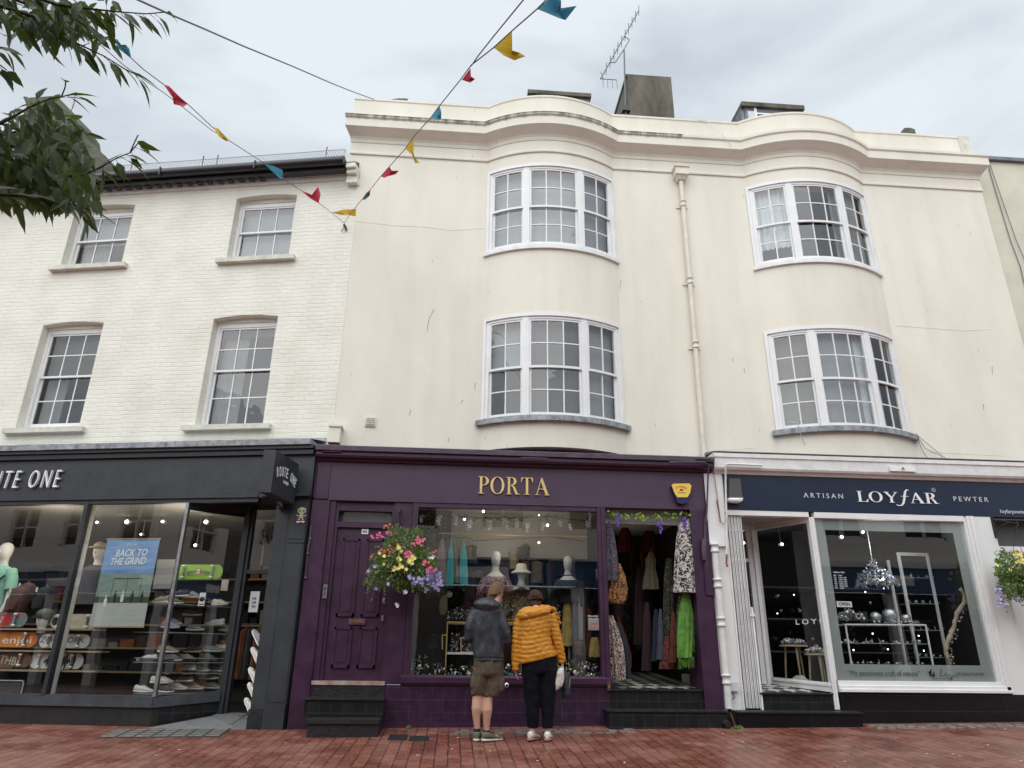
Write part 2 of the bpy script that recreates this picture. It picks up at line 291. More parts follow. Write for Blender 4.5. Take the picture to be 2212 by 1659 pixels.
# ---------------------------------------------------------------- mesh builder
class MB:
    def __init__(s): s.v = []; s.f = []; s.m = []; s.mats = []; s.cur = 0; s.smooth = []; s.sm = False
    def use(s, name, smooth=None):
        m = M[name]
        if m not in s.mats: s.mats.append(m)
        s.cur = s.mats.index(m)
        if smooth is not None: s.sm = smooth
        return s
    def add(s, vs, fs):
        o = len(s.v); s.v += [tuple(v) for v in vs]
        for f in fs: s.f.append([i+o for i in f]); s.m.append(s.cur); s.smooth.append(s.sm)
        return s
    def box(s, x0, x1, y0, y1, z0, z1):
        if x0 > x1: x0, x1 = x1, x0
        if y0 > y1: y0, y1 = y1, y0
        if z0 > z1: z0, z1 = z1, z0
        v = [(x, y, z) for x in (x0, x1) for y in (y0, y1) for z in (z0, z1)]
        return s.add(v, [(0, 1, 3, 2), (4, 6, 7, 5), (0, 4, 5, 1), (2, 3, 7, 6), (0, 2, 6, 4), (1, 5, 7, 3)])
    def prism(s, pts, y0, y1):      # pts (x,z), extruded in y
        n = len(pts); v = [(x, y0, z) for x, z in pts]+[(x, y1, z) for x, z in pts]
        return s.add(v, [list(range(n)), list(range(2*n-1, n-1, -1))]+[(i, i+n, (i+1) % n+n, (i+1) % n) for i in range(n)])
    def zprism(s, pts, z0, z1):     # pts (x,y), extruded in z
        n = len(pts); v = [(x, y, z0) for x, y in pts]+[(x, y, z1) for x, y in pts]
        return s.add(v, [list(range(n-1, -1, -1)), list(range(n, 2*n))]+[(i, (i+1) % n, (i+1) % n+n, i+n) for i in range(n)])
    def tube(s, pts, r, n=8, cap=True):
        pts = [Vector(p) for p in pts]; rs = r if isinstance(r, (list, tuple)) else [r]*len(pts)
        prev = None; v = []; f = []
        for i, p in enumerate(pts):
            a = pts[max(0, i-1)]; b = pts[min(len(pts)-1, i+1)]; t = (b-a)
            if t.length < 1e-9: t = Vector((0, 0, 1))
            t.normalize()
            u = prev-t*prev.dot(t) if prev is not None else None
            if u is None or u.length < 1e-6:
                u = t.orthogonal()
            u.normalize(); prev = u; w = t.cross(u)
            for k in range(n):
                an = 2*math.pi*k/n; v.append(p+(u*math.cos(an)+w*math.sin(an))*rs[i])
        for i in range(len(pts)-1):
            for k in range(n):
                f.append((i*n+k, i*n+(k+1) % n, (i+1)*n+(k+1) % n, (i+1)*n+k))
        return s.caps(v, f, n, len(pts), cap)
    def lathe(s, c, prof, n=16, axis='z', sq=1.0):       # prof (r, h) along axis
        v = []; f = []; c = Vector(c)
        for r, h in prof:
            for k in range(n):
                a = 2*math.pi*k/n; x, y = r*math.cos(a), r*math.sin(a)*sq
                v.append(c+(Vector((x, y, h)) if axis == 'z' else Vector((x, h, y)) if axis == 'y' else Vector((h, x, y))))
        for i in range(len(prof)-1):
            for k in range(n): f.append((i*n+k, i*n+(k+1) % n, (i+1)*n+(k+1) % n, (i+1)*n+k))
        return s.caps(v, f, n, len(prof))
    def ball(s, c, r, n=10, m=7):
        rx, ry, rz = r if isinstance(r, (list, tuple)) else (r, r, r)
        v = []; f = []
        for i in range(m+1):
            th = math.pi*i/m
            for k in range(n):
                a = 2*math.pi*k/n; v.append((c[0]+rx*math.sin(th)*math.cos(a), c[1]+ry*math.sin(th)*math.sin(a), c[2]+rz*math.cos(th)))
        for i in range(m):
            for k in range(n): f.append((i*n+k, (i+1)*n+k, (i+1)*n+(k+1) % n, i*n+(k+1) % n))
        return s.add(v, f)
    def caps(s, v, f, n, m, cap=True):
        if not cap: return s.add(v, f)
        if not s.sm: return s.add(v, f+[list(range(n-1, -1, -1)), list(range((m-1)*n, m*n))])
        s.add(v, f); s.sm = False; s.add(v[:n], [list(range(n-1, -1, -1))]); s.add(v[(m-1)*n:], [list(range(n))]); s.sm = True
        return s
    def quad(s, a, b, c, d): return s.add([a, b, c, d], [(0, 1, 2, 3)])
    def loft(s, rings, cap=True):
        n = len(rings[0]); v = [p for r in rings for p in r]; f = []
        for i in range(len(rings)-1):
            for k in range(n): f.append((i*n+k, i*n+(k+1) % n, (i+1)*n+(k+1) % n, (i+1)*n+k))
        return s.caps(v, f, n, len(rings), cap)
    def build(s, name, parent=None, label=None, off=None, fix=True):
        me = bpy.data.meshes.new(name)
        o3 = Vector(off) if off is not None else (parent.get('_o') and Vector(parent['_o'])) if parent else None
        o3 = o3 or Vector((0, 0, 0))
        me.from_pydata([(v[0]-o3.x, v[1]-o3.y, v[2]-o3.z) for v in s.v], [], s.f)
        for m in s.mats: me.materials.append(m)
        me.polygons.foreach_set('material_index', s.m); me.polygons.foreach_set('use_smooth', s.smooth)
        me.update()
        if fix:
            bm = bmesh.new(); bm.from_mesh(me); bmesh.ops.recalc_face_normals(bm, faces=bm.faces); bm.to_mesh(me); bm.free()
        ob = bpy.data.objects.new(name, me); C.objects.link(ob)
        if parent:
            ob.parent = parent
        if label: ob['label'] = label
        return ob
def tag(o, label=None, cat=None, group=None, kind=None):
    if label: o['label'] = label
    if cat: o['category'] = cat
    if group: o['group'] = group
    if kind: o['kind'] = kind
    return o
class T:
    """a thing: an Empty at its base in the frame fr, parts are added by .part()"""
    def __init__(s, name, label, cat, fr='R', loc=(0, 0, 0), rz=0, group=None):
        s.o = bpy.data.objects.new(name, None); C.objects.link(s.o); s.fr = fr; s.loc = Vector(loc); s.rz = rz
        s.o.empty_display_size = .1
        s.o.matrix_world = FR[fr] @ Matrix.Translation(s.loc) @ Matrix.Rotation(rz, 4, 'Z')
        tag(s.o, label, cat, group)
    def part(s, mb, name, label=None, parent=None):
        return mb.build(name, parent or s.o, label, off=s.loc if not s.rz else (0, 0, 0))
def single(mb, name, label, cat, fr='R', loc=(0, 0, 0), group=None, kind=None):
    o = mb.build(name, None, off=loc); o.matrix_world = FR[fr] @ Matrix.Translation(Vector(loc)); tag(o, label, cat, group, kind); return o
def copy_tree(o, parent=None):
    c = o.copy(); C.objects.link(c)
    if parent is not None:
        c.parent = parent; c.matrix_parent_inverse = o.matrix_parent_inverse.copy()
    for ch in list(o.children): copy_tree(ch, c)
    return c

# ---------------------------------------------------------------- lettering
def text_mesh(body, size=1., extrude=.002, shear=0., sx=1., spacing=1., bold=0., align='LEFT'):
    cu = bpy.data.curves.new('t', 'FONT'); cu.body = body; cu.size = size; cu.extrude = extrude; cu.shear = shear; cu.space_character = spacing
    cu.offset = bold; cu.align_x = align; cu.resolution_u = 3
    ob = bpy.data.objects.new('t', cu); C.objects.link(ob)
    dg = bpy.context.evaluated_depsgraph_get(); me = bpy.data.meshes.new_from_object(ob.evaluated_get(dg))
    v = [tuple(p.co) for p in me.vertices]; f = [list(p.vertices) for p in me.polygons]
    bpy.data.objects.remove(ob); bpy.data.curves.remove(cu); bpy.data.meshes.remove(me)
    return [(x*sx, y, z) for x, y, z in v], f
def poly_mesh(loops, extrude):
    cu = bpy.data.curves.new('t', 'CURVE'); cu.dimensions = '2D'; cu.fill_mode = 'BOTH'; cu.extrude = extrude
    for lp in loops:
        sp = cu.splines.new('POLY'); sp.points.add(len(lp)-1); sp.use_cyclic_u = True
        for i, (x, y) in enumerate(lp): sp.points[i].co = (x, y, 0, 1)
    ob = bpy.data.objects.new('t', cu); C.objects.link(ob)
    dg = bpy.context.evaluated_depsgraph_get(); me = bpy.data.meshes.new_from_object(ob.evaluated_get(dg))
    v = [tuple(p.co) for p in me.vertices]; f = [list(p.vertices) for p in me.polygons]
    bpy.data.objects.remove(ob); bpy.data.curves.remove(cu); bpy.data.meshes.remove(me)
    return v, f
def put_text(mb, matname, body, x, y, z, h, **k):
    """letters standing on baseline (x,z) of plane y, facing -y, cap height h"""
    fit = k.pop('fit', None); rot = k.pop('rot', 0); rz = k.pop('rz', 0)
    v, f = text_mesh(body, **k); s = h/.71
    if fit and v:
        x0 = min(p[0] for p in v); x1 = max(p[0] for p in v); q = fit/((x1-x0)*s) if x1 > x0 else 1
        v = [((p[0]-x0)*q, p[1], p[2]) for p in v]
    mb.use(matname, False); c, sn = math.cos(rot), math.sin(rot); c2, s2 = math.cos(rz), math.sin(rz)
    def P3(p):
        a, b = p[0]*s, p[1]*s; a, b = a*c-b*sn, a*sn+b*c; d = -p[2]
        return (x+a*c2-d*s2, y+a*s2+d*c2, z+b)
    mb.add([P3(p) for p in v], f)
def ell(cx, cy, a, b, n=28, a0=0, a1=2*math.pi, close=True):
    m = n if close else n+1
    return [(cx+a*math.cos(a0+(a1-a0)*i/n), cy+b*math.sin(a0+(a1-a0)*i/n)) for i in range(m)]
def stroke(pts, ws):
    """a pen stroke of changing width along pts"""
    L = []; Rr = []
    for i, p in enumerate(pts):
        a = pts[max(0, i-1)]; b = pts[min(len(pts)-1, i+1)]; dx, dy = b[0]-a[0], b[1]-a[1]; q = math.hypot(dx, dy) or 1
        w_ = ws[i]/2 if isinstance(ws, (list, tuple)) else ws/2
        L.append((p[0]-dy/q*w_, p[1]+dx/q*w_)); Rr.append((p[0]+dy/q*w_, p[1]-dx/q*w_))
    return L+Rr[::-1]
def rect(x0, y0, x1, y1): return [(x0, y0), (x1, y0), (x1, y1), (x0, y1)]
SER = {  # glyph: (advance, list of shapes; a shape = list of loops)
 'P': (.66, [[rect(.10, .02, .24, .98)], [rect(.0, 0, .36, .03)], [rect(.0, .97, .3, 1)], [[(.24, 1)]+ell(.33, .74, .3, .26, 16, math.pi/2, -math.pi/2, False)+[(.24, .48), (.24, .515)]+ell(.32, .74, .15, .225, 16, -math.pi/2, math.pi/2, False)+[(.24, .965)]]]),
 'O': (.86, [[ell(.41, .5, .41, .51), ell(.41, .5, .26, .475)]]),
 'R': (.80, [[rect(.10, .02, .24, .98)], [rect(.0, 0, .34, .03)], [rect(.0, .97, .3, 1)], [[(.24, 1)]+ell(.33, .76, .28, .24, 16, math.pi/2, -math.pi/2, False)+[(.24, .52), (.24, .555)]+ell(.32, .76, .13, .205, 16, -math.pi/2, math.pi/2, False)+[(.24, .965)]],
            [[(.34, .53), (.50, .47), (.66, .10), (.70, .03), (.82, .03), (.82, 0), (.56, 0), (.40, .40), (.30, .50)]]]),
 'T': (.78, [[rect(.30, .02, .44, .98)], [rect(.2, 0, .54, .03)], [rect(.02, .965, .72, 1)], [[(.02, .97), (.02, .72), (.04, .72), (.13, .97)]], [[(.72, .97), (.72, .72), (.70, .72), (.61, .97)]]]),
 'A': (.86, [[[(.38, 1), (.44, 1), (.80, .03), (.62, .03), (.345, .8)]], [[(.36, .95), (.40, .95), (.13, .03), (.085, .03)]], [rect(.19, .33, .60, .37)], [rect(0, 0, .25, .03)], [rect(.54, 0, .86, .03)]]),
 'L': (.66, [[rect(.10, .03, .24, .97)], [rect(.0, .97, .34, 1)], [[(0, 0), (.62, 0), (.66, .26), (.63, .26), (.50, .04), (0, .035)]]]),
 'Y': (.82, [[rect(.36, .03, .50, .45)], [rect(.26, 0, .6, .03)], [[(.36, .45), (.50, .45), (.22, .97), (.05, .97)]], [[(.45, .45), (.50, .45), (.78, .97), (.72, .97)]], [rect(0, .97, .3, 1)], [rect(.6, .97, .86, 1)]]),
 'f': (.62, [[stroke([(.70, 1.2), (.58, 1.25), (.47, 1.1), (.40, .8), (.31, .3), (.22, -.05), (.1, -.24), (-.1, -.27), (-.22, -.18)], [.03, .09, .11, .12, .12, .11, .09, .07, .04])], [stroke([(.16, .62), (.38, .64), (.62, .62)], [.04, .05, .04])]]),
}
def serif(mb, matname, word, x, y, z, h, width, ex=.012, gaps=None):
    tot = sum(SER[c][0] for c in word)+.06*(len(word)-1); s = width/tot/h; pos = 0; k = 0
    for c in word:
        adv, shapes = SER[c]
        for loops in shapes:
            v, f = poly_mesh(loops, ex/2); mb.use(matname, False); k += 1
            mb.add([(x+(pos+p[0])*s*h, y-ex/2-p[2]-.0007*(k % 4), z+p[1]*h) for p in v], f)
        pos += adv+.06
# ================================================================ ground
g = MB().use('red_brick_paving')
xs = [-60, -12, -9, -6, -3, 0, 3, 6, 9, 12, 60]; ys = [-60, -13, -8, -4.5, -3.2, -2.4, -1.6, -.8, 0, .8, 2.4, 12]
for i in range(len(xs)-1):
    for j in range(len(ys)-1):
        q = [(xs[i], ys[j]), (xs[i+1], ys[j]), (xs[i+1], ys[j+1]), (xs[i], ys[j+1])]
        g.quad(*[(a, b, gz(max(-14, min(14, a)), min(b, 1.5))) for a, b in q])
single(g, 'paving', None, None, kind='structure')

def strip(name, matn, poly, dz, fr='R', lab=None):
    """a thin flush sheet following the ground"""
    g = MB().use(matn); Fm = FR[fr]
    pts = [Fm @ Vector((x, y, 0)) for x, y in poly]
    g.add([(p.x, p.y, gz(p.x, p.y)+dz) for p in pts], [list(range(len(pts)))])
    return g
sg = MB().use('setts')
for x0, x1, y0 in ((.0, 2.25, -.60), (5.6, 9.0, -.48)):
    k = x0
    while k < x1:
        for r in range(3):
            if rnd.random() < .15: continue
            a, b = k+rnd.uniform(-.01, .01)+(r % 2)*.07, y0+r*.115; wv = rnd.uniform(.11, .135)
            z = gz(a, b)+rnd.uniform(.006, .016)
            sg.add([(a, b, z-.03), (a+wv, b, z-.03), (a+wv, b+.1, z-.03), (a, b+.1, z-.03), (a+.006, b+.006, z), (a+wv-.006, b+.006, z), (a+wv-.006, b+.094, z), (a+.006, b+.094, z)], [(4, 5, 6, 7), (0, 1, 5, 4), (1, 2, 6, 5), (2, 3, 7, 6), (3, 0, 4, 7)])
        k += .14
M['setts'].node_tree.nodes['Principled BSDF'].inputs['Roughness'].default_value = .45
mat('granite', (.27, .26, .245), .5, var2=(.10, .095, .085), vs=11, bump=.3)
sg.mats = [M['granite']]
single(sg, 'cobble_strip', None, None, kind='structure')

# ================================================================ helpers for walls
def wall_rects(mb, x0, x1, z0, z1, openings, yf, yb, arch=.0):
    """front face + reveals with rectangular openings (x0,x1,z0,z1)"""
    xs = sorted({x0, x1}|{o[0] for o in openings}|{o[1] for o in openings}); zs = sorted({z0, z1}|{o[2] for o in openings}|{o[3] for o in openings})
    for i in range(len(xs)-1):
        for j in range(len(zs)-1):
            a, b, c, d = xs[i], xs[i+1], zs[j], zs[j+1]
            if any(o[0] <= a+1e-6 and o[1] >= b-1e-6 and o[2] <= c+1e-6 and o[3] >= d-1e-6 for o in openings): continue
            mb.quad((a, yf, c), (b, yf, c), (b, yf, d), (a, yf, d))
    for a, b, c, d in openings:
        mb.quad((a, yf, c), (a, yb, c), (a, yb, d), (a, yf, d)); mb.quad((b, yb, c), (b, yf, c), (b, yf, d), (b, yb, d))
        mb.quad((a, yf, d), (a, yb, d), (b, yb, d), (b, yf, d)); mb.quad((a, yb, c), (a, yf, c), (b, yf, c), (b, yb, c))
    mb.quad((x0, yf, z0), (x0, yb, z0), (x0, yb, z1), (x0, yf, z1)); mb.quad((x1, yb, z0), (x1, yf, z0), (x1, yf, z1), (x1, yb, z1))

# ================================================================ white brick building (frame L, wall plane y=0)
LB = T('white_brick_building', 'white painted brick building with black gutter and four recessed sash windows', 'building', 'L', (-3.5, 0, 0))
OPS = [(-2.24, -1.10, 7.27, 8.60), (-5.41, -4.22, 7.30, 8.61), (-2.27, -1.13, 4.22, 6.18), (-5.42, -4.28, 4.25, 6.20)]
wb = MB().use('painted_brick'); wall_rects(wb, -9.5, .03, 3.55, 8.90, OPS, 0, .22)
for a, b, c, d in OPS:      # shallow segmental arch: fillets under the head
    n = 10; pts = [(a, d)]+[(a+(b-a)*i/n, d-.045*(1-math.sin(math.pi*i/n))) for i in range(n+1)]+[(b, d)]
    wb.prism(pts, .002, .2); wb.box(a, b, .13, .215, d-.08, d+.01)
wb.quad((-9.5, .22, 3.55), (-9.5, 6, 3.55), (-9.5, 6, 8.9), (-9.5, .22, 8.9))
LB.part(wb, 'wall')
ev = MB().use('white_wood'); ev.box(-9.5, .03, -.05, .15, 8.64+.16, 8.72+.16); ev.box(-9.5, .03, -.09, .15, 8.885, 8.93)
ev.use('painted_brick'); ev.box(-.16, .03, -.12, -.002, 8.66, 8.80); ev.box(-.14, .03, -.20, -.002, 8.803, 8.88); ev.box(-.14, .032, -.26, -.002, 8.885, 8.97)
LB.part(ev, 'eaves_moulding')
gt = MB().use('black_gutter', True)
gt.tube([(x, -.30, 8.99) for x in (-9.5, -6, -3, -.16)], .085, 12)
gt.use('black_gutter', False); gt.box(-9.5, -.16, -.24, -.10, 8.86, 9.05)
x = -9.4
while x < -.3:
    if x < -1.6: gt.box(x, x+.10, -.16, -.07, 8.845, 8.858)
    gt.box(x, x+.025, -.395, -.28, 8.90, 9.06) if int(x*10) % 9 == 0 else None
    x += .2
LB.part(gt, 'gutter')
rf = MB().use('slate'); rf.add([(-9.5, -.2, 9.04), (.0, -.2, 9.04), (.0, 3.2, 11.1), (-9.5, 3.2, 11.1), (-9.5, 6.6, 9.04), (0, 6.6, 9.04)], [(0, 1, 2, 3), (3, 2, 5, 4), (0, 3, 4), (1, 5, 2), (0, 4, 5, 1)])
LB.part(rf, 'roof')
def sash_window(TH, x0, x1, z0, z1, y, rows, cols, split, mblind, sill=None, open_=0, blind_z=0, curtain=None, fw_=.06):
    """sash window in an opening; returns frame object. split=z of the meeting rail"""
    f = MB().use('white_gloss')
    f.box(x0+.003, x0+fw_, y, y+.09, z0, z1); f.box(x1-fw_, x1-.003, y, y+.09, z0, z1); f.box(x0+fw_, x1-fw_, y+.002, y+.09, z1-fw_*1.5, z1-.004)
    f.box(x0+fw_, x1-fw_, y+.004, y+.09, z0, z0+.035)
    a, b = x0+fw_+.001, x1-fw_-.001
    for (c, d, yy, nr) in ((split, z1-fw_*1.5-.001, y+.015, rows[0]), (z0+.036+open_, split+.045, y+.05, rows[1])):
        s = .035; f.box(a, a+s, yy, yy+.03, c, d); f.box(b-s, b, yy, yy+.03, c, d); f.box(a+s, b-s, yy+.001, yy+.03, d-.03, d); f.box(a+s, b-s, yy+.001, yy+.03, c, c+(.06 if yy > y+.03 else .035))
        A, B, Cc, D = a+s, b-s, c+.04, d-.03
        for i in range(1, cols): xm = A+(B-A)*i/cols; f.box(xm-.009, xm+.009, yy+.004, yy+.026, Cc-.01, D)
        for j in range(1, nr): zm = Cc+(D-Cc)*j/nr; f.box(A, B, yy+.006, yy+.024, zm-.009, zm+.009)
    fo = TH.part(f, 'window')
    gp = MB().use('old_glass'); gp.quad((a+.03, y+.032, split+.03), (b-.03, y+.032, split+.03), (b-.03, y+.032, z1-.11), (a+.03, y+.032, z1-.11))
    gp.quad((a+.03, y+.066, z0+.08+open_), (b-.03, y+.066, z0+.08+open_), (b-.03, y+.066, split+.02), (a+.03, y+.066, split+.02))
    TH.part(gp, 'pane', parent=fo)
    if sill:
        sl_ = MB().use(sill[0]); sl_.box(x0-sill[1], x1+sill[1], -.10, y+.02, z0-.085, z0-.001); TH.part(sl_, 'sill', parent=fo)
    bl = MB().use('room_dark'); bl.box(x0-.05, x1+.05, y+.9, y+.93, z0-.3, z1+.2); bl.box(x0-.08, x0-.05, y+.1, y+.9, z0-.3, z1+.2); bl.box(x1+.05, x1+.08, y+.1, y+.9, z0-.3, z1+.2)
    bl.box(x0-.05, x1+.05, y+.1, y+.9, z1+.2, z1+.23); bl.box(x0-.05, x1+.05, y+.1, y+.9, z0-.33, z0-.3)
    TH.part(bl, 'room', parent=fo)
    if mblind:
        b2 = MB().use(mblind); b2.box(x0+.02, x1-.02, y+.14, y+.15, blind_z or z0, z1); TH.part(b2, 'blind', parent=fo)
    if curtain:
        cu = MB().use('curtain_grey', True)
        for (ca, cb) in curtain:
            n = 26; pts = [(ca+(cb-ca)*i/n, y+.2+.02*math.sin(i*1.9)) for i in range(n+1)]
            cu.add([(p[0], p[1], z0) for p in pts]+[(p[0]+.01, p[1], z1) for p in pts], [(i, i+1, i+n+2, i+n+1) for i in range(n)])
        TH.part(cu, 'curtain', parent=fo)
    return fo
sash_window(LB, -2.24, -1.10, 7.27, 8.53, .15, (1, 1), 3, 7.90, 'blind_grey', ('sill_stone', .14), curtain=[(-2.2, -1.95)])
sash_window(LB, -5.41, -4.22, 7.30, 8.54, .15, (1, 1), 3, 7.92, 'blind_grey', ('sill_stone', .14), blind_z=7.9, curtain=[(-5.3, -4.75)])
sash_window(LB, -2.27, -1.13, 4.22, 6.11, .15, (2, 2), 3, 5.22, 'blind_dark', ('sill_stone', .16), blind_z=5.9, curtain=[(-2.2, -1.75)])
sash_window(LB, -5.42, -4.28, 4.25, 6.13, .15, (2, 2), 3, 5.22, 'blind_brown', ('sill_stone', .14), open_=.06, blind_z=5.25, curtain=[(-5.35, -4.95)])
# chimney stack behind the leaves
ch = MB().use('lichen_cream')
ch.prism([(lambda q: (q.x, q.z))(at('L', 't1', a, b, 1.0)) for a, b in ((40, 1060), (720, 1060), (650, 960), (560, 880), (480, 800), (440, 780), (430, 700), (370, 610), (330, 590), (180, 600), (120, 780), (90, 900))], 1.0, 2.0)
LB.part(ch, 'chimney')
# snow guard mesh
sgm = T('roof_guard', 'low wire mesh snow guard standing on the eaves above the black gutter', 'roof guard', 'L', (-2.5, -.2, 9.05))
wm = MB().use('galv'); x0, x1, z0, z1, y = -6.6, -.2, 9.09, 9.30, -.22
wm.tube([(x0, y, z1), (x1, y, z1)], .005, 4); wm.tube([(x0, y, z0), (x1, y, z0)], .004, 4)
k = x0
while k < x1:
    wm.tube([(k, y, z0), (min(k+.1, x1), y, z0+.2)], .0022, 3, False); wm.tube([(k+.1, y+.002, z0), (k, y+.002, z0+.2)], .0022, 3, False); k += .05
sgm.part(wm, 'mesh')
for k in (-5.6, -4.3, -2.9, -2.62, -.55):
    pm = MB().use('galv'); pm.tube([(k, y+.1, 9.02), (k, y+.01, 9.06), (k, y-.005, 9.31), (k+.02, y-.03, 9.36)], .009, 6); sgm.part(pm, 'post')
# lead flashing above the charcoal fascia
# ================================================================ cream building with two bows
CB = T('cream_stucco_building', 'tall cream stucco building with two bow fronts and a wavy moulded parapet', 'building', 'R', (0, 0, 0))
W0 = .35; SAG = .38; HC = 1.165; RAD = (HC*HC+SAG*SAG)/(2*SAG); CYB = W0+RAD-SAG
BX = (1.47, 6.30); XL, XR = -2.20, 9.87
def bow_pts(cx, n, k=28):
    """arc points offset outward by n"""
    r = RAD+n; ha = math.acos((CYB-(W0-n))/r)
    return [(cx+r*math.sin(-ha+2*ha*i/k), CYB-r*math.cos(-ha+2*ha*i/k)) for i in range(k+1)]
def path(n, xl, xr):
    p = [(xl, W0-n)]
    for cx in BX: p += bow_pts(cx, n)
    return p+[(xr, W0-n)]
wl = MB().use('stucco')
hx = [(BX[0]-HC, BX[0]+HC), (BX[1]-HC, BX[1]+HC)]
WZ = [(4.34, 6.12), (7.33, 9.10)]
def flat(mb, xa, xb, za, zb):
    mb.quad((xa, W0, za), (xb, W0, za), (xb, W0, zb), (xa, W0, zb))
flat(wl, -2.025, hx[0][0], 3.6, 8.95); flat(wl, XL, hx[0][0], 8.95, 9.7); flat(wl, hx[0][1], hx[1][0], 3.6, 9.7); flat(wl, hx[1][1], XR, 3.6, 9.7)
wl.quad((-2.025, W0, 8.95), (XL, W0, 8.95), (XL, 3, 8.95), (-2.025, 3, 8.95)); wl.quad((XL, W0, 8.95), (XL, W0, 10.5), (XL, 8, 10.5), (XL, 8, 8.95))
wl.quad((-2.025, W0, 3.6), (-2.025, W0, 8.95), (-2.025, 3, 8.95), (-2.025, 3, 3.6))
wl.quad((XR, W0, 3.6), (XR, W0, 10.5), (XR, 8, 10.5), (XR, 8, 3.6))
for cx in BX:
    for za, zb in ((3.84, WZ[0][0]-.09), (WZ[0][1], WZ[1][0]-.0), (WZ[1][1], 9.7)):
        P = bow_pts(cx, 0); n = len(P)
        wl.use('stucco', True); wl.add([(x, y, za) for x, y in P]+[(x, y, zb) for x, y in P], [(i, i+1, n+i+1, n+i) for i in range(n-1)])
        wl.use('stucco', False)
        for zz in (za, zb): wl.add([(x, y, zz) for x, y in P], [list(range(n))])
CB.part(wl, 'wall')
def sweep(mb, prof, xl, xr, ends=True):
    """prof: list of (n, z)"""
    paths = [path(n, xl-n*.45, xr+n*.45) for n, z in prof]; m = len(paths[0])
    v = []; f = []
    for (n, z), p in zip(prof, paths): v += [(x, y, z) for x, y in p]
    for i in range(len(prof)-1):
        for k in range(m-1): f.append((i*m+k, i*m+k+1, (i+1)*m+k+1, (i+1)*m+k))
    if ends:
        f.append([i*m for i in range(len(prof))]); f.append([(i+1)*m-1 for i in range(len(prof))])
    mb.add(v, f)
sc_ = MB().use('stucco'); sweep(sc_, [(.0, 9.34), (.028, 9.345), (.032, 9.375), (.02, 9.40), (.018, 9.62), (.0, 9.62)], XL, XR); CB.part(sc_, 'string_course')
co = MB().use('stucco'); sweep(co, [(0, 9.60), (.03, 9.60), (.045, 9.66), (.075, 9.70), (.10, 9.715), (.22, 9.79), (.235, 9.80), (.235, 9.965), (.262, 9.99), (.265, 10.045), (.235, 10.065), (.05, 10.10), (0, 10.10)], XL, XR); CB.part(co, 'cornice')
pa = MB().use('stucco'); sweep(pa, [(.045, 10.095), (.045, 10.55), (.06, 10.56), (.06, 10.60), (-.25, 10.60), (-.25, 9.9)], XL, XR-.02); CB.part(pa, 'parapet')
cp = MB().use('sill_stone'); cp.box(9.62, 9.86, W0-.068, W0+.2, 10.11, 10.604); CB.part(cp, 'parapet_end_block', 'bare weathered end block')
rfc = MB().use('slate'); rfc.add([(XL, .7, 9.9), (XR, .7, 9.9), (XR, 3.6, 11.0), (XL, 3.6, 11.0), (XL, 8, 9.5), (XR, 8, 9.5)], [(0, 1, 2, 3), (3, 2, 5, 4)]); CB.part(rfc, 'roof')
mat('wall_mark', (.30, .28, .24), .8); mat('wall_ridge', (.69, .655, .56), .8)
for nm_, m_, r_, LS in (('scratch', 'wall_mark', .006, [('m2', 630, 348, 'm2', 598, 410), ('m2', 598, 410, 'm2', 588, 480), ('m2', 1780, 168, 'm2', 1772, 225), ('m2', 885, 800, 'm2', 880, 845), ('m2', 808, 905, 'm2', 798, 925), ('m2', 488, 965, 'm2', 478, 1000), ('m2', 1083, 262, 'm2', 1078, 285), ('m2', 720, 1140, 'm2', 716, 1165), ('m3', 490, 710, 'm3', 493, 738), ('m3', 1247, 262, 'm3', 1249, 284), ('m3', 420, 650, 'm3', 424, 668), ('m3', 2015, 700, 'm3', 2018, 750), ('m3', 1960, 930, 'm3', 1964, 965)]),
        ('plaster_ridge', 'wall_ridge', .004, [('t2', 150, 1362, 't2', 380, 1388), ('t2', 380, 1388, 't2', 560, 1395), ('t2', 560, 1395, 't2', 740, 1420), ('t2', 740, 1420, 't2', 940, 1405), ('m3', 1420, 448, 'm3', 1650, 465), ('m3', 1650, 465, 'm3', 1850, 480), ('m3', 1850, 480, 'm3', 1990, 470), ('m3', 290, 1220, 'm3', 560, 1200), ('m3', 1200, 1230, 'm3', 1560, 1240), ('m3', 1620, 1225, 'm3', 2100, 1250)])):
    mb = MB().use(m_)
    for k1, a1, b1, k2, a2, b2 in LS: p, q = at('R', k1, a1, b1, W0), at('R', k2, a2, b2, W0); mb.tube([(p.x, W0-.001, p.z), (q.x, W0-.001, q.z)], [r_, r_*.6], 5)
    o = CB.part(mb, nm_)
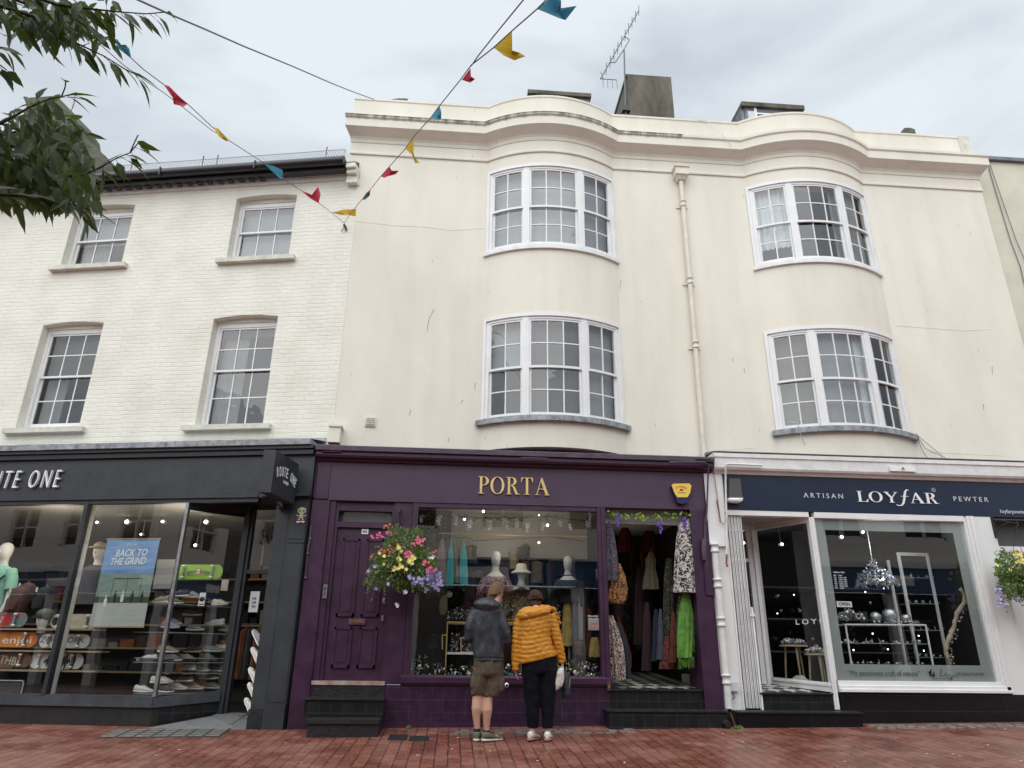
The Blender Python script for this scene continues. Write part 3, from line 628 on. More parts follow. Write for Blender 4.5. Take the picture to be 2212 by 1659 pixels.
def bow_window(cx, z0, z1, sill, fill, name):
    def bar(mb, s0, s1, n0, n1, za, zb, k=1):
        # s = arc length from centre at radius RAD
        v = []; 
        k = max(1, int(abs(s1-s0)/.09))
        for i in range(k+1):
            a = (s0+(s1-s0)*i/k)/RAD
            for nn_ in (n0, n1):
                for z in (za, zb):
                    r = RAD+nn_; v.append((cx+r*math.sin(a), CYB-r*math.cos(a), z))
        f = []
        for i in range(k):
            o = i*4; f += [(o, o+4, o+5, o+1), (o+2, o+3, o+7, o+6), (o+1, o+5, o+7, o+3), (o, o+2, o+6, o+4)]
        f += [(0, 1, 3, 2), (k*4, k*4+2, k*4+3, k*4+1)]
        mb.add(v, f)
    S = RAD*math.asin(HC/RAD)-.005
    f = MB().use('white_gloss')
    zb = z0+(.10 if sill == 'wood' else .0)
    bar(f, -S, -S+.055, -.10, .012, zb, z1); bar(f, -S+.055, -S+.11, -.10, -.012, zb, z1-.06); bar(f, S-.055, S, -.10, .012, zb, z1); bar(f, S-.11, S-.055, -.10, -.012, zb, z1-.06)
    bar(f, -S+.055, S-.055, -.10, .015, z1-.055, z1+.004); bar(f, -S+.11, S-.11, -.10, -.01, z1-.10, z1-.055)
    m1 = .49; bar(f, -m1-.055, -m1+.055, -.10, -.004, zb, z1-.056); bar(f, m1-.055, m1+.055, -.10, -.004, zb, z1-.056)
    for q in (-m1, m1): bar(f, q-.012, q+.012, -.01, .002, zb, z1-.06)
    zt = z1-.10; zm = zb+(zt-zb)*.5
    gl = MB().use('old_glass'); 
    for (a, b, cols) in ((-S+.11, -m1-.055, 2), (-m1+.055, m1-.055, 3), (m1+.055, S-.11, 2)):
        for (c, d, n1, low) in ((zm-.02, zt, -.02, 0), (zb+.005, zm+.03, -.055, 1)):
            s = .034; br = .075 if low else .04
            bar(f, a, a+s, n1-.03, n1, c, d); bar(f, b-s, b, n1-.03, n1, c, d); bar(f, a+s, b-s, n1-.03, n1-.001, d-.032, d-.001); bar(f, a+s, b-s, n1-.03, n1-.001, c+.001, c+br)
            A, B, Cc, D = a+s, b-s, c+br, d-.032
            for i in range(1, cols): q = A+(B-A)*i/cols; bar(f, q-.0095, q+.0095, n1-.026, n1-.004, Cc, D)
            q = (Cc+D)/2; bar(f, A, B, n1-.024, n1-.006, q-.0095, q+.0095)
            k = 1
            for i in range(cols):
                for j in range(2):
                    p0, p1 = A+(B-A)*i/cols, A+(B-A)*(i+1)/cols; q0, q1 = Cc+(D-Cc)*j/2, Cc+(D-Cc)*(j+1)/2
                    t1, t2 = rnd.uniform(-.002, .002), rnd.uniform(-.002, .002)   # each old pane sits a little crooked
                    vv = []
                    for (ss, zz, tt) in ((p0, q0, -t1-t2), (p1, q0, t1-t2), (p1, q1, t1+t2), (p0, q1, -t1+t2)):
                        r = RAD+n1-.015+tt; al = ss/RAD; vv.append((cx+r*math.sin(al), CYB-r*math.cos(al), zz))
                    gl.add(vv, [(0, 1, 2, 3)])
    fo = CB.part(f, name); CB.part(gl, 'pane', parent=fo)
    s_ = MB()
    if sill == 'wood':
        s_.use('white_wood'); bar(s_, -S-.02, S+.02, -.05, .045, z0-.0, z0+.06); bar(s_, -S, S, -.05, .02, z0+.06, z0+.10)
    else:
        s_.use('lead_stained'); bar(s_, -S-.05, S+.05, -.05, .085, z0-.095, z0-.012); bar(s_, -S-.03, S+.03, -.05, .06, z0-.012, z0)
        for q in (-.62, .2, .75): bar(s_, q, q+.018, .08, .094, z0-.09, z0-.01)
    CB.part(s_, 'sill', parent=fo)
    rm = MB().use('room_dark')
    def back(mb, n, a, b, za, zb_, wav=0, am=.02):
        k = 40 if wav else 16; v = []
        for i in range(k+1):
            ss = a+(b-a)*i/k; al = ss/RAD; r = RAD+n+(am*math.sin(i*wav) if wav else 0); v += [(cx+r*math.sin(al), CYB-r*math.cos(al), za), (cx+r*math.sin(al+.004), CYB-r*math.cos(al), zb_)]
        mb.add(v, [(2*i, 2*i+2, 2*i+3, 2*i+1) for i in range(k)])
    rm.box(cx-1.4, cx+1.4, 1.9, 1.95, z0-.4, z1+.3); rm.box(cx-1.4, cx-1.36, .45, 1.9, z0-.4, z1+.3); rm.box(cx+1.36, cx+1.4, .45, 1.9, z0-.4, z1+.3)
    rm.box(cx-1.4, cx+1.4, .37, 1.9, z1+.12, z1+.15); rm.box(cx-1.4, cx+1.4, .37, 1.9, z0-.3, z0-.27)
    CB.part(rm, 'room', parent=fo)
    for (kind, a, b, za, zb_, w_, nmat) in fill:
        q = MB().use(nmat, bool(w_)); back(q, -.16, a, b, z0+za, z0+zb_, w_); CB.part(q, kind, parent=fo)
    return fo
FULL = [('blind', -1.15, 1.15, 0, 1.78, 0, 'blind_grey')]
bow_window(BX[0], WZ[1][0], WZ[1][1], 'wood', FULL, 'window')
bow_window(BX[0], WZ[0][0], WZ[0][1], 'lead', [('blind', -1.15, -.5, .85, 1.78, 0, 'blind_grey'), ('blind', .5, 1.15, 0, 1.78, 0, 'blind_grey'), ('blind', -.49, .49, .0, 1.78, 0, 'blind_dark')], 'window')
bow_window(BX[1], WZ[1][0], WZ[1][1], 'wood', [('curtain', -1.15, -.5, .45, 1.78, 1.1, 'curtain_white'), ('curtain', .33, 1.15, .1, 1.78, 1.1, 'curtain_grey')], 'window')
bow_window(BX[1], WZ[0][0], WZ[0][1], 'lead', [('blind', -1.15, -.5, .0, 1.78, 0, 'blind_brown'), ('blind', -.49, .3, 0, 1.78, 0, 'blind_grey'), ('curtain', .3, .75, 0, 1.78, 1.3, 'curtain_white')], 'window')
# chimney, roof lights
chm = MB().use('lichen_stone')
p0 = at('R', 't2', 1835, 720, 2.6); p1 = at('R', 't2', 2110, 720, 2.6); zt = at('R', 't2', 2000, 468, 2.6).z
chm.box(p0.x, p1.x, 2.6, 4.4, 10.2, zt); chm.prism([(p0.x, 10.2), (p1.x, 10.2), (p1.x, zt), (p0.x, zt)], 2.598, 2.6)
chm.box(p0.x-.03, p1.x+.0, 2.62, 4.4, zt-.05, zt+.02)
cho = CB.part(chm, 'chimney')
for q in (1862, 1980):
    pt = MB().use('lichen_stone', True); a = at('R', 't2', q, 465, 2.85); pt.lathe((a.x, 2.85, zt+.015), [(.11, 0), (.10, .03), (.05, .12), (.01, .16)], 12); CB.part(pt, 'chimney_pot', parent=cho)
def roof_box(k, a0, b0, a1, b1, y, slab, glassy, name='roof_light'):
    p = at('R', k, a0, b0, y); q = at('R', k, a1, b1, y); z = p.z
    mb = MB().use('lichen_stone'); mb.box(p.x, q.x, y, y+1.1, z-slab, z)
    mb.use('grey_wood'); mb.box(p.x+.08, q.x-.03, y+.08, y+1.05, z-1.0, z-slab-.001)
    if glassy:
        mb.use('white_gloss'); mb.box(p.x+.3, p.x+.36, y+.05, y+.08, z-.8, z-slab-.002); mb.box(p.x+.36, q.x-.1, y+.05, y+.08, z-.30, z-.26)
        mb.use('curtain_white'); mb.box(p.x+.14, p.x+.3, y+.06, y+.078, z-.8, z-slab-.1)
        mb.use('lead'); mb.prism([(p.x-.0, z-1.0), (p.x+.07, z-1.0), (p.x+.07, z-slab), (p.x, z-slab)], y+.1, y+1.0)
    return CB.part(mb, name)
roof_box('t2', 1208, 548, 1597, 548, 2.2, .10, False)
roof_box('t3', 475, 622, 855, 622, 2.2, .12, True)
sm = MB().use('lichen_stone'); a = at('R', 't2', 315, 600, 2.0); b = at('R', 't2', 475, 600, 2.0); sm.prism([(a.x, a.z-.35), (b.x, a.z-.35), (b.x-.02, a.z+.02), (a.x+.35, a.z+.01), (a.x, a.z-.08)], 2.0, 2.6); CB.part(sm, 'roof_light'); sm = MB().use('lichen_stone')
a = at('R', 't3', 1450, 785, 2.0); b = at('R', 't3', 1538, 785, 2.0); sm.prism([(a.x-.1, a.z-.4), (b.x, a.z-.4), (b.x, a.z-.02), (b.x-.1, a.z+.02), (b.x-.25, a.z)], 2.0, 2.5)
CB.part(sm, 'roof_light')
# tv aerial
ae = T('tv_aerial', 'long toothed television aerial on a thin mast beside the chimney stack', 'aerial', 'R', (3.0, 1.9, 10.0))
Y = 1.9
mb = MB().use('galv'); a = at('R', 't2', 1795, 310, Y); b = at('R', 't2', 1808, 670, Y); mb.tube([(b.x, Y, b.z-.4), (b.x, Y, b.z), (a.x+.02, Y, a.z)], .018, 8); ae.part(mb, 'mast')
mb = MB().use('black_gutter'); mb.box(b.x-.08, b.x+.1, Y-.06, Y+.06, b.z-.08, b.z+.06); ae.part(mb, 'bracket')
mb = MB().use('galv'); p = at('R', 't2', 1655, 485, Y-.35); q = at('R', 't2', 1890, 65, Y+.35); mb.tube([p, q], .016, 6)
m_ = at('R', 't2', 1745, 385, Y); n_ = at('R', 't2', 1825, 240, Y); mb.tube([p.lerp(q, .22), m_, a, n_+Vector((.03, 0, -.02)), p.lerp(q, .60)], .012, 6); ae.part(mb, 'boom')
dirv = (q-p).normalized(); side = dirv.cross(Vector((.25, 1, .1))).normalized()
for i in range(11):
    c0 = p.lerp(q, .04+.096*i); mb = MB().use('galv')
    for sg_ in (1, -1):
        e = Vector((.04, 0, .17)) if i else Vector((0, 0, .1)); mb.tube([c0, c0+e*sg_+side*.03*sg_], .009, 5)
    ae.part(mb, 'rod')
mb = MB().use('galv'); r0 = at('R', 't2', 1660, 485, Y-.3); r1 = at('R', 't2', 1755, 492, Y-.3); mb.tube([r0, r1], .009, 5)
for i in range(4): c0 = r0.lerp(r1, .1+.3*i); mb.tube([c0, c0+Vector((0, 0, -.25))], .006, 5)
ae.part(mb, 'reflector')
# drainpipe (its own thing fixed on the wall)
dp = T('drainpipe', 'thin cream drainpipe with hopper head running down between the two bows', 'drainpipe', 'R', (3.9, .3, 3.95))
X = 3.87; mb = MB().use('cream_pipe', True); mb.tube([(X+.02, .27, 9.10), (X+.02, .27, 6.5), (X+.0, .27, 3.75)], .042, 12); dp.part(mb, 'pipe')
for z in (8.55, 6.95, 5.72):
    mb = MB().use('cream_pipe', True); mb.lathe((X+.02, .27, z), [(.046, 0), (.058, .005), (.058, .03), (.05, .04), (.05, .1), (.06, .105), (.06, .13), (.046, .135)], 12)
    mb.tube([(X-.09, .34, z+.02), (X+.12, .34, z+.02)], .012, 6); dp.part(mb, 'collar')
mb = MB().use('cream_pipe'); z = 9.12
v = lambda hx_, y0, zz: [(X+.02-hx_, .345, zz), (X+.02+hx_, .345, zz), (X+.02+hx_, y0, zz), (X+.02-hx_, y0, zz)]
mb.loft([v(.06, .22, z), v(.10, .18, z+.07), v(.12, .15, z+.08), v(.12, .15, z+.22), v(.14, .13, z+.23), v(.145, .125, z+.27)]); mb.use('ink'); mb.box(X-.05, X+.08, .22, .33, z+.27, z+.33); dp.part(mb, 'hopper')
# vent, corbel
vt = T('air_vent', 'small square slotted air vent set low in the cream wall', 'vent', 'R', (-1.42, .33, 4.18))
mb = MB().use('cream_pipe'); mb.box(-1.5, -1.34, .325, .349, 4.18, 4.33); mb.use('ink'); mb.box(-1.485, -1.355, .322, .3245, 4.195, 4.315); mb.use('cream_pipe')
for i in range(7): mb.box(-1.483+.019*i, -1.475+.019*i, .314, .3215, 4.195, 4.315)
for i in range(3): mb.box(-1.485, -1.355, .312, .3215, 4.215+.035*i, 4.225+.035*i)
vt.part(mb, 'grille')
mb = MB().use('stucco'); mb.box(-2.02, -1.84, .16, .348, 3.86, 4.10); mb.box(-2.02, -1.82, .14, .349, 4.103, 4.14); mb.use('rust'); mb.box(-1.96, -1.87, .2, .34, 3.78, 3.858)
single(mb, 'wall_corbel', 'small cream corbel block at the foot of the joint between the buildings', 'corbel')
# ================================================================ pale building on the right
RB = T('beige_building', 'plain beige rendered building at the right edge with cables down it', 'building', 'R', (12, .6, 0))
zt = at('R', 't3', 2100, 980, .55).z
mb = MB().use('beige_wall'); mb.box(9.90, 17, .55, 6, 3.6, zt-.08); RB.part(mb, 'wall')
mb = MB().use('lead'); mb.box(9.885, 17, .48, 1.0, zt-.078, zt); RB.part(mb, 'coping')
cb_ = MB().use('cable_grey')
cpts = [at('R', 't3', a, b, .53) for a, b in ((1990, 985), (2000, 1050), (2060, 1250), (2130, 1480), (2190, 1640))]+[at('R', 'm3', a, b, .53) for a, b in ((2240, 300), (2300, 600))]
cb_.tube(cpts, .008, 5); cb_.tube([p+Vector((.012+.16*i/6*1.2, -.01, .0)) for i, p in enumerate(cpts)], .007, 5); cb_.tube([cpts[0]+Vector((-.03, 0, .02)), cpts[0]+Vector((.12, -.02, .08)), cpts[0]+Vector((.2, 0, 0))], .006, 5)
single(cb_, 'wall_cables', 'pair of slack grey cables running down the beige end wall', 'cable')
mb = MB().use('white_cable'); pts = [at('R', 'm3', a, b, .3) for a, b in ((715, 1075), (765, 1082), (790, 1130), (840, 1200), (900, 1255), (960, 1268), (1200, 1275))]
for i, p in enumerate(pts): p.y = [.0, -.02, .05, .15, .3, .3, .3][i]
mb.tube(pts, .006, 5)
single(mb, 'window_cable', 'thin white cable dropping from the right lower window sill to the white shop cornice', 'cable')
mb = MB().use('cable_grey')
for pp in (((1545, 1110), (1600, 1160), (1680, 1225), (1760, 1288)), ((1560, 1125), (1575, 1190), (1600, 1240), (1640, 1285)), ((1575, 1150), (1600, 1200), (1700, 1250), (1740, 1290)), ((900, 1262), (1100, 1270), (1400, 1284), (1760, 1292), (2212, 1306))):
    mb.tube([at('R', 'm3', a, b, .28) for a, b in pp], .005, 5)
single(mb, 'sagging_cables', 'bundle of dark cables sagging from the sill corner down to the white cornice', 'cable')
mb = MB().use('white_cable'); mb.tube([at('R', 't3', a, b, y) for a, b, y in ((210, 738, .28), (260, 745, .27), (300, 790, .2), (350, 820, .05), (400, 885, .08), (440, 930, .2), (470, 965, .33))], .005, 5)
single(mb, 'parapet_wire', 'thin pale wire trailing over the parapet between the two bows', 'wire')
# ================================================================ terrace across the street (seen in the glass)
OB = T('opposite_terrace', 'cream terrace with blue shop fascias across the street behind the viewer', 'building', 'R', (0, -14.5, 0))
ops = [(-55+i*3.1, -53.4+i*3.1, 5.0, 6.8) for i in range(24)]
mb = MB().use('opp_cream'); wall_rects(mb, -58, 20, 4.1, 8.2, ops, -14.5, -14.75); mb.box(-58, 20, -15.0, -14.2, 8.2, 8.5); OB.part(mb, 'wall')
mb = MB().use('opp_blue'); mb.box(-58, 20, -14.6, -14.35, 3.1, 3.95); mb.use('white_wall'); mb.box(-58, 20, -14.7, -14.25, 3.95, 4.15); mb.use('sign_white')
for i in range(14): mb.box(-48+i*4.8, -46.2+i*4.8, -14.346, -14.34, 3.35, 3.7)
OB.part(mb, 'fascia')
mb = MB().use('white_gloss')
for a, b, c, d in ops:
    mb.box(a, a+.08, -14.72, -14.6, c, d); mb.box(b-.08, b, -14.72, -14.6, c, d); mb.box(a, b, -14.72, -14.6, c, c+.09); mb.box(a, b, -14.72, -14.6, d-.09, d); mb.box((a+b)/2-.04, (a+b)/2+.04, -14.72, -14.6, c, d); mb.box(a, b, -14.72, -14.6, (c+d)/2, (c+d)/2+.06)
mb.use('room_dark'); mb.box(-58, 20, -15.1, -14.8, 4.1, 8.2)
OB.part(mb, 'windows')
mb = MB().use('room_dark'); mb.box(-58, 20, -15.2, -14.8, -1, 3.1); mb.use('white_wall')
for i in range(27): mb.box(-57.6+i*2.8, -57.2+i*2.8, -14.8, -14.5, -1, 3.1)
OB.part(mb, 'shopfronts')
# ================================================================ charcoal shopfront (frame L, glass plane y=-.42)
def emi(name, col, s):
    m = mat(name, (.8, .8, .8), emis=col, es=s); m.cycles.emission_sampling = 'NONE'
emi('lamp_warm', (1, .86, .62), 9); emi('lamp_white', (.95, .97, 1), 9); emi('lamp_dim', (1, .9, .7), 3)
mat('shelf_wood', (.36, .27, .17), .6, var=.15, vs=6, stretch=(1, 6, 6)); mat('shelf_glass', (.25, .3, .3), .15)
mat('off_white', (.68, .67, .63), .5, var=.05); mat('dummy', (.42, .41, .38), .6, var=.1); mat('black_cloth', (.018, .018, .02), .9); mat('mint_cloth', (.24, .50, .38), .85, var=.12, vs=7)
mat('brown_cloth', (.09, .045, .035), .85, var=.2); mat('grey_cloth', (.07, .07, .075), .85, var=.3)
mat('floor_dark', (.06, .055, .05), .5)
def plight(name, fr, x, y, z, e, col=(1, .88, .7), r=.15):
    l = bpy.data.lights.new(name, 'POINT'); l.energy = e; l.color = col; l.shadow_soft_size = r
    o = bpy.data.objects.new(name, l); C.objects.link(o); o.location = FR[fr] @ Vector((x, y, z)); return o
RO = T('charcoal_shopfront', 'charcoal painted shopfront with raised white lettering and a canted glass entrance', 'shopfront', 'L', (-3, -.4, -.06))
G0 = -.42; U1 = -1.88; UB, YBK = -1.27, .2        # corner of the glass, back post
mb = MB().use('charcoal_paint'); mb.box(-9.5, -.80, -.47, -.30, 2.985, 3.58); mb.box(-9.5, -.80, -.485, -.30, 2.96, 2.984); mb.use('charcoal_weathered'); mb.box(-.80, -.01, -.46, -.30, 2.96, 3.6)
mb.use('black_gutter'); mb.box(-9.5, -.02, -.52, -.3, 3.585, 3.66); mb.use('charcoal_paint'); mb.box(-9.5, -.02, -.56, -.25, 3.662, 3.71)
RO.part(mb, 'fascia')
mb = MB().use('lead_stained')
x = -9.5
while x < -.1:
    x1 = min(x+1.05, -.05); yy = -.60+rnd.uniform(-.006, .006); mb.box(x, x1-.004, yy, -.3, 3.712, 3.79)
    mb.add([(x, yy+.0, 3.79), (x1-.004, yy, 3.79), (x1-.004, -.012, 3.92), (x, -.012, 3.92), (x, -.0, 3.99), (x1-.004, -.0, 3.985)], [(0, 1, 2, 3), (3, 2, 5, 4)]); x = x1
RO.part(mb, 'lead_flashing')
mb = MB(); put_text(mb, 'sign_white', 'ROUTE ONE', -5.46, -.50, 3.145, .285, fit=1.50, extrude=.02, shear=.15, spacing=1.45, bold=-.012)
RO.part(mb, 'lettering')
def slab(mb, p, q, z0, z1, th, z0b=None, z1b=None):
    """upright slab from plan point p to q, thickness th inward"""
    d = Vector((q[0]-p[0], q[1]-p[1])); d.normalize(); n = Vector((-d.y, d.x))*th; z0b = z0 if z0b is None else z0b; z1b = z1 if z1b is None else z1b
    mb.add([(p[0], p[1], z0), (q[0], q[1], z0b), (q[0]+n.x, q[1]+n.y, z0b), (p[0]+n.x, p[1]+n.y, z0), (p[0], p[1], z1), (q[0], q[1], z1b), (q[0]+n.x, q[1]+n.y, z1b), (p[0]+n.x, p[1]+n.y, z1)],
           [(3, 2, 1, 0), (4, 5, 6, 7), (0, 1, 5, 4), (1, 2, 6, 5), (2, 3, 7, 6), (3, 0, 4, 7)])
mb = MB().use('black_render'); mb.box(-9.5, U1, -.43, -.2, -.3, .16); slab(mb, (U1, -.43), (UB, YBK-.01), -.3, .155, .2, -.3, .22)
mb.use('black_tile'); slab(mb, (U1+.06, -.37), (UB, YBK-.03), -.06, .15, .02, .08, .20)
RO.part(mb, 'plinth')
mb = MB().use('sill_grey'); mb.box(-9.5, U1+.005, -.47, -.3, .162, .275); mb.box(-9.5, U1, -.45, -.3, .276, .30); slab(mb, (U1+.012, -.468), (UB+.01, YBK-.04), .161, .276, .14, .22, .35)
RO.part(mb, 'sill')
mb = MB().use('charcoal_paint')
mb.box(-3.51, -3.45, -.46, -.36, .30, 2.96); mb.use('steel'); mb.box(U1-.02, U1+.025, -.455, -.40, .29, 2.96); mb.use('charcoal_paint'); mb.box(-9.5, -.8, -.455, -.36, 2.90, 2.965)
mb.box(UB-.03, UB+.06, YBK-.02, YBK+.09, .02, 2.96); mb.box(UB+.062, UB+.11, YBK+.01, YBK+.09, .02, 2.96); slab(mb, (U1, -.42), (UB, YBK), 2.80, 2.96, .06)
mb.box(-.52, -.40, YBK, YBK+.08, .02, 2.96)
RO.part(mb, 'frame')
for a, b in ((-3.45, U1-.02), (-6.6, -3.51)):
    g = MB().use('shop_glass'); g.quad((a, G0, .29), (b, G0, .29), (b, G0, 2.92), (a, G0, 2.92)); RO.part(g, 'shop_window')
g = MB().use('shop_glass'); g.quad((U1, G0, .29), (UB, YBK, .36), (UB, YBK, 2.85), (U1, G0, 2.85)); RO.part(g, 'shop_window')
g = MB().use('shop_glass'); g.quad((UB+.11, YBK+.05, 2.02), (-.52, YBK+.05, 2.02), (-.52, YBK+.05, 2.9), (UB+.11, YBK+.05, 2.9)); g.use('charcoal_paint'); g.box(UB+.11, -.52, YBK+.02, YBK+.08, 1.96, 2.02)
put_text(g, 'ink', 'ROU', -.98, .22, 2.38, .24, extrude=.002, fit=.42, shear=.2, rot=.25); RO.part(g, 'transom')
# pilaster between the shops
mb = MB().use('charcoal_weathered'); mb.box(-.50, -.03, -.45, .3, -.2, 2.96); mb.box(-.505, -.31, -.455, -.45, .0, 2.96); mb.box(-.27, -.05, -.458, -.45, .26, 2.30); mb.box(-.27, -.05, -.458, -.45, 2.36, 2.92); mb.box(-.28, -.03, -.465, -.45, 2.31, 2.35)
mb.use('step_black'); mb.box(-.52, -.33, -.475, -.3, -.2, .17)
mb.use('charcoal_weathered'); mb.box(-.325, -.03, -.47, -.3, -.2, .22)
mb.box(-.72, -.01, -.53, -.3, 2.962, 3.0)
RO.part(mb, 'pilaster')
# room
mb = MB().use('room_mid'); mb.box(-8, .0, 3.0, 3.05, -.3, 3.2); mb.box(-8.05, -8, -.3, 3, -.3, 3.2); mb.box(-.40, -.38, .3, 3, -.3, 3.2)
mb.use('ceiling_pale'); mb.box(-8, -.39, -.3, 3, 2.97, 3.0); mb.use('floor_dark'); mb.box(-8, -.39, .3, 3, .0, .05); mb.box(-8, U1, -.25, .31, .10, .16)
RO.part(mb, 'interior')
fl_ = MB().use('diamond_plate'); fl_.add([(U1+.02, -.56, -.075), (-.53, -.56, -.085), (-.53, .28, .07), (UB-.02, .28, .07), (UB, .0, .04)], [(0, 1, 2, 3, 4)]); fl_.add([(U1+.02, -.56, -.075), (-.53, -.56, -.085), (-.53, -.56, -.2), (U1, -.56, -.2)], [(0, 1, 2, 3)])
RO.part(fl_, 'entrance_plate')
# soffit over the lobby
mb = MB().use('black_gutter'); mb.add([(U1-.3, -.45, 2.965), (-.5, -.45, 2.965), (-.5, .5, 2.965), (UB, .5, 2.965)], [(0, 1, 2, 3)]); RO.part(mb, 'soffit')
plight('lamp_shoe_shop', 'L', -2.3, .1, 2.5, 17, r=.3); plight('lamp_shoe_shop_window', 'L', -4.3, -.1, 2.5, 17, r=.3)
# ---- hanging sign
PS = T('projecting_sign', 'dark boxy projecting sign with arched white lettering fixed between two shopfronts', 'sign', 'R', (-2.5, -.15, 2.8))
mb = MB().use('charcoal_weathered'); mb.zprism([(-2.64, -.90), (-2.48, -.90), (-2.33, -.14), (-2.49, -.14)], 2.84, 3.42); PS.part(mb, 'box')
mb = MB().use('charcoal_paint'); mb.box(-2.56, -2.48, -.16, .0, 2.78, 3.3); mb.tube([(-2.52, -.5, 2.86), (-2.52, -.4, 2.80), (-2.52, -.16, 2.80)], .012, 6); PS.part(mb, 'bracket')
mb = MB(); wd = 'ROUTE ONE'
for i, ch_ in enumerate(wd):
    if ch_ == ' ': continue
    t = (i-4)/4; yy = -.79+.27*(t+1); an = -t*.35; zz = 3.13-.055*t*t
    put_text(mb, 'sign_white', ch_, -2.471+(yy+.9)*.197, yy, zz, .135, fit=.05 if ch_ != 'N' else .06, extrude=.002, rz=R_(79), rot=an, bold=.008)
put_text(mb, 'sign_white', '1989', -2.406, -.59, 3.03, .05, fit=.16, extrude=.002, rz=R_(79))
PS.part(mb, 'lettering')
# alien tile
AT = T('alien_tile', 'small mosaic tile of a green pixel alien on a maroon square high on the pilaster', 'tile', 'L', (-.18, -.46, 2.4))
pix = ["...####...", "..######..", ".########.", ".#.####.#.", ".#..##..#.", ".##.##.##.", "..######..", "...####...", "....##....", "#..####..#", ".########.", "....##....", "...####...", "...#..#...", "..##..#...", "......##..", "..........", ".wwwwwwww.", "..w....w.."]
mat('tile_maroon', (.10, .02, .07), .35); mat('tile_green', (.50, .62, .33), .35)
a = at('L', 'b2', 850, 152, -.46); b = at('L', 'b2', 925, 55, -.46)
mb = MB().use('tile_maroon'); mb.box(a.x, b.x, -.468, -.4585, a.z, b.z); AT.part(mb, 'backing')
mb = MB(); s = (b.x-a.x)/10; h = (b.z-a.z)/19
for r, row in enumerate(pix):
    for c_, chh in enumerate(row):
        if chh != '.': mb.use('tile_green' if chh == '#' else 'sign_white'); mb.box(a.x+c_*s+.0006, a.x+(c_+1)*s-.0006, -.472, -.4682, b.z-(r+1)*h+.0006, b.z-r*h-.0006)
AT.part(mb, 'mosaic')
# ---------------------------------------------------------------- goods in the charcoal shop
def LP_(k, a, b, y): p = at('L', k, a, b, y); return p.x, p.z
pl = T('display_pillar', 'round white post standing just inside the charcoal shop window', 'post', 'L', (-3.3, -.25, .28))
x, z = LP_('b1', 450, 600, -.25); mb = MB().use('off_white', True); mb.tube([(x-.01, -.25, .16), (x-.01, -.25, 2.96)], .055, 16); pl.part(mb, 'shaft'); mb = MB().use('white_gloss'); mb.lathe((x-.01, -.25, .162), [(.08, 0), (.08, .02), (.06, .03)], 16); pl.part(mb, 'base_ring')
for i, (zz, l1) in enumerate(((800, 640), (928, 665), (1050, 640))):
    x0 = -5.6; x1, z = LP_('b1', l1, zz+6, -.02); _, z = LP_('b1', 100, zz+(0, 5, 2)[i], -.12); mb = MB().use('shelf_wood'); mb.box(x0, x1, -.2, .02, z-.022, z)
    single(mb, 'display_shelf', ['top pale wooden display shelf carrying skateboards left of the white post', 'middle pale wooden display shelf carrying the orange skateboard', 'lowest pale wooden display shelf in the charcoal shop window'][i], 'shelf', 'L', (-4, 0, z), 'pale wooden shelves in the charcoal shop window')
mat('wheel_white', (.8, .8, .76), .4); mat('deck_orange', (.62, .16, .035), .4, var2=(.72, .32, .05), vs=2, stretch=(2, 1, 1)); mat('deck_white', (.62, .62, .6), .4); mat('deck_teal', (.05, .28, .27), .4, var2=(.5, .07, .05), vs=5)
mat('deck_dark', (.05, .06, .05), .4, var2=(.35, .16, .08), vs=9); mat('deck_lime', (.28, .55, .03), .35); mat('deck_cream', (.62, .58, .48), .4, var=.1); mat('logo_red', (.5, .03, .03), .4); mat('logo_green', (.1, .18, .06), .4)
def skateboard(x, y, z, L_, deck, art, label, hgt=.205):
    t = T('skateboard', label, 'skateboard', 'L', (x, y, z), group='skateboards shown in the charcoal shop window')
    n = 14; r = hgt/2; pts = [(x-L_/2+r+r*math.cos(a), z+r+r*math.sin(a)) for a in [math.pi/2+math.pi*i/n for i in range(n+1)]]+[(x+L_/2-r+r*math.cos(a), z+r+r*math.sin(a)) for a in [-math.pi/2+math.pi*i/n for i in range(n+1)]]
    mb = MB().use(deck); mb.prism(pts, y, y+.012); t.part(mb, 'deck')
    mb = MB(); art(mb, x, y-.002, z); 
    if mb.v: t.part(mb, 'graphic')
    for sx in (-1, 1):
        cx = x+sx*L_*.30; mb = MB().use('chrome'); mb.box(cx-.02, cx+.02, y-.02, y, z+.05, z+hgt-.05); mb.tube([(cx, y-.035, z+.02), (cx, y-.035, z+hgt-.02)], .009, 6); t.part(mb, 'truck')
        for zz in (z+.025, z+hgt-.025): mb = MB().use('wheel_white', True); mb.lathe((cx, y-.035, zz-.017), [(.012, 0), (.026, .004), (.026, .03), (.012, .034)], 12); t.part(mb, 'wheel')
    return t
def artt(*items):
    def f(mb, x, y, z):
        for (m_, tx, dx, dz, h, wd_, kk) in items: put_text(mb, m_, tx, x+dx, y, z+dz, h, fit=wd_, extrude=.001, **kk)
    return f
def SB(k, a0, b0, a1, b1, y, *r):
    p = at('L', k, a0, b1, y); q = at('L', k, a1, b0, y); skateboard((p.x+q.x)/2, y, p.z, abs(q.x-p.x), *r[:-1], r[-1], hgt=min(.215, q.z-p.z))
SB('b1', -110, 822, 238, 912, -.12, 'deck_orange', artt(('sign_white', 'enjoi', -.12, .05, .10, .46, {}), ('logo_red', 'ONE', -.02, .12, .05, .10, {'rot': 1.3})), 'orange skateboard lettered enjoi on the middle shelf')
SB('b1', 232, 835, 560, 918, -.10, 'deck_white', artt(('ink', 'ZOO YORK', -.38, .07, .08, .70, {})), 'white skateboard with black capital letters on the middle shelf behind the white post')
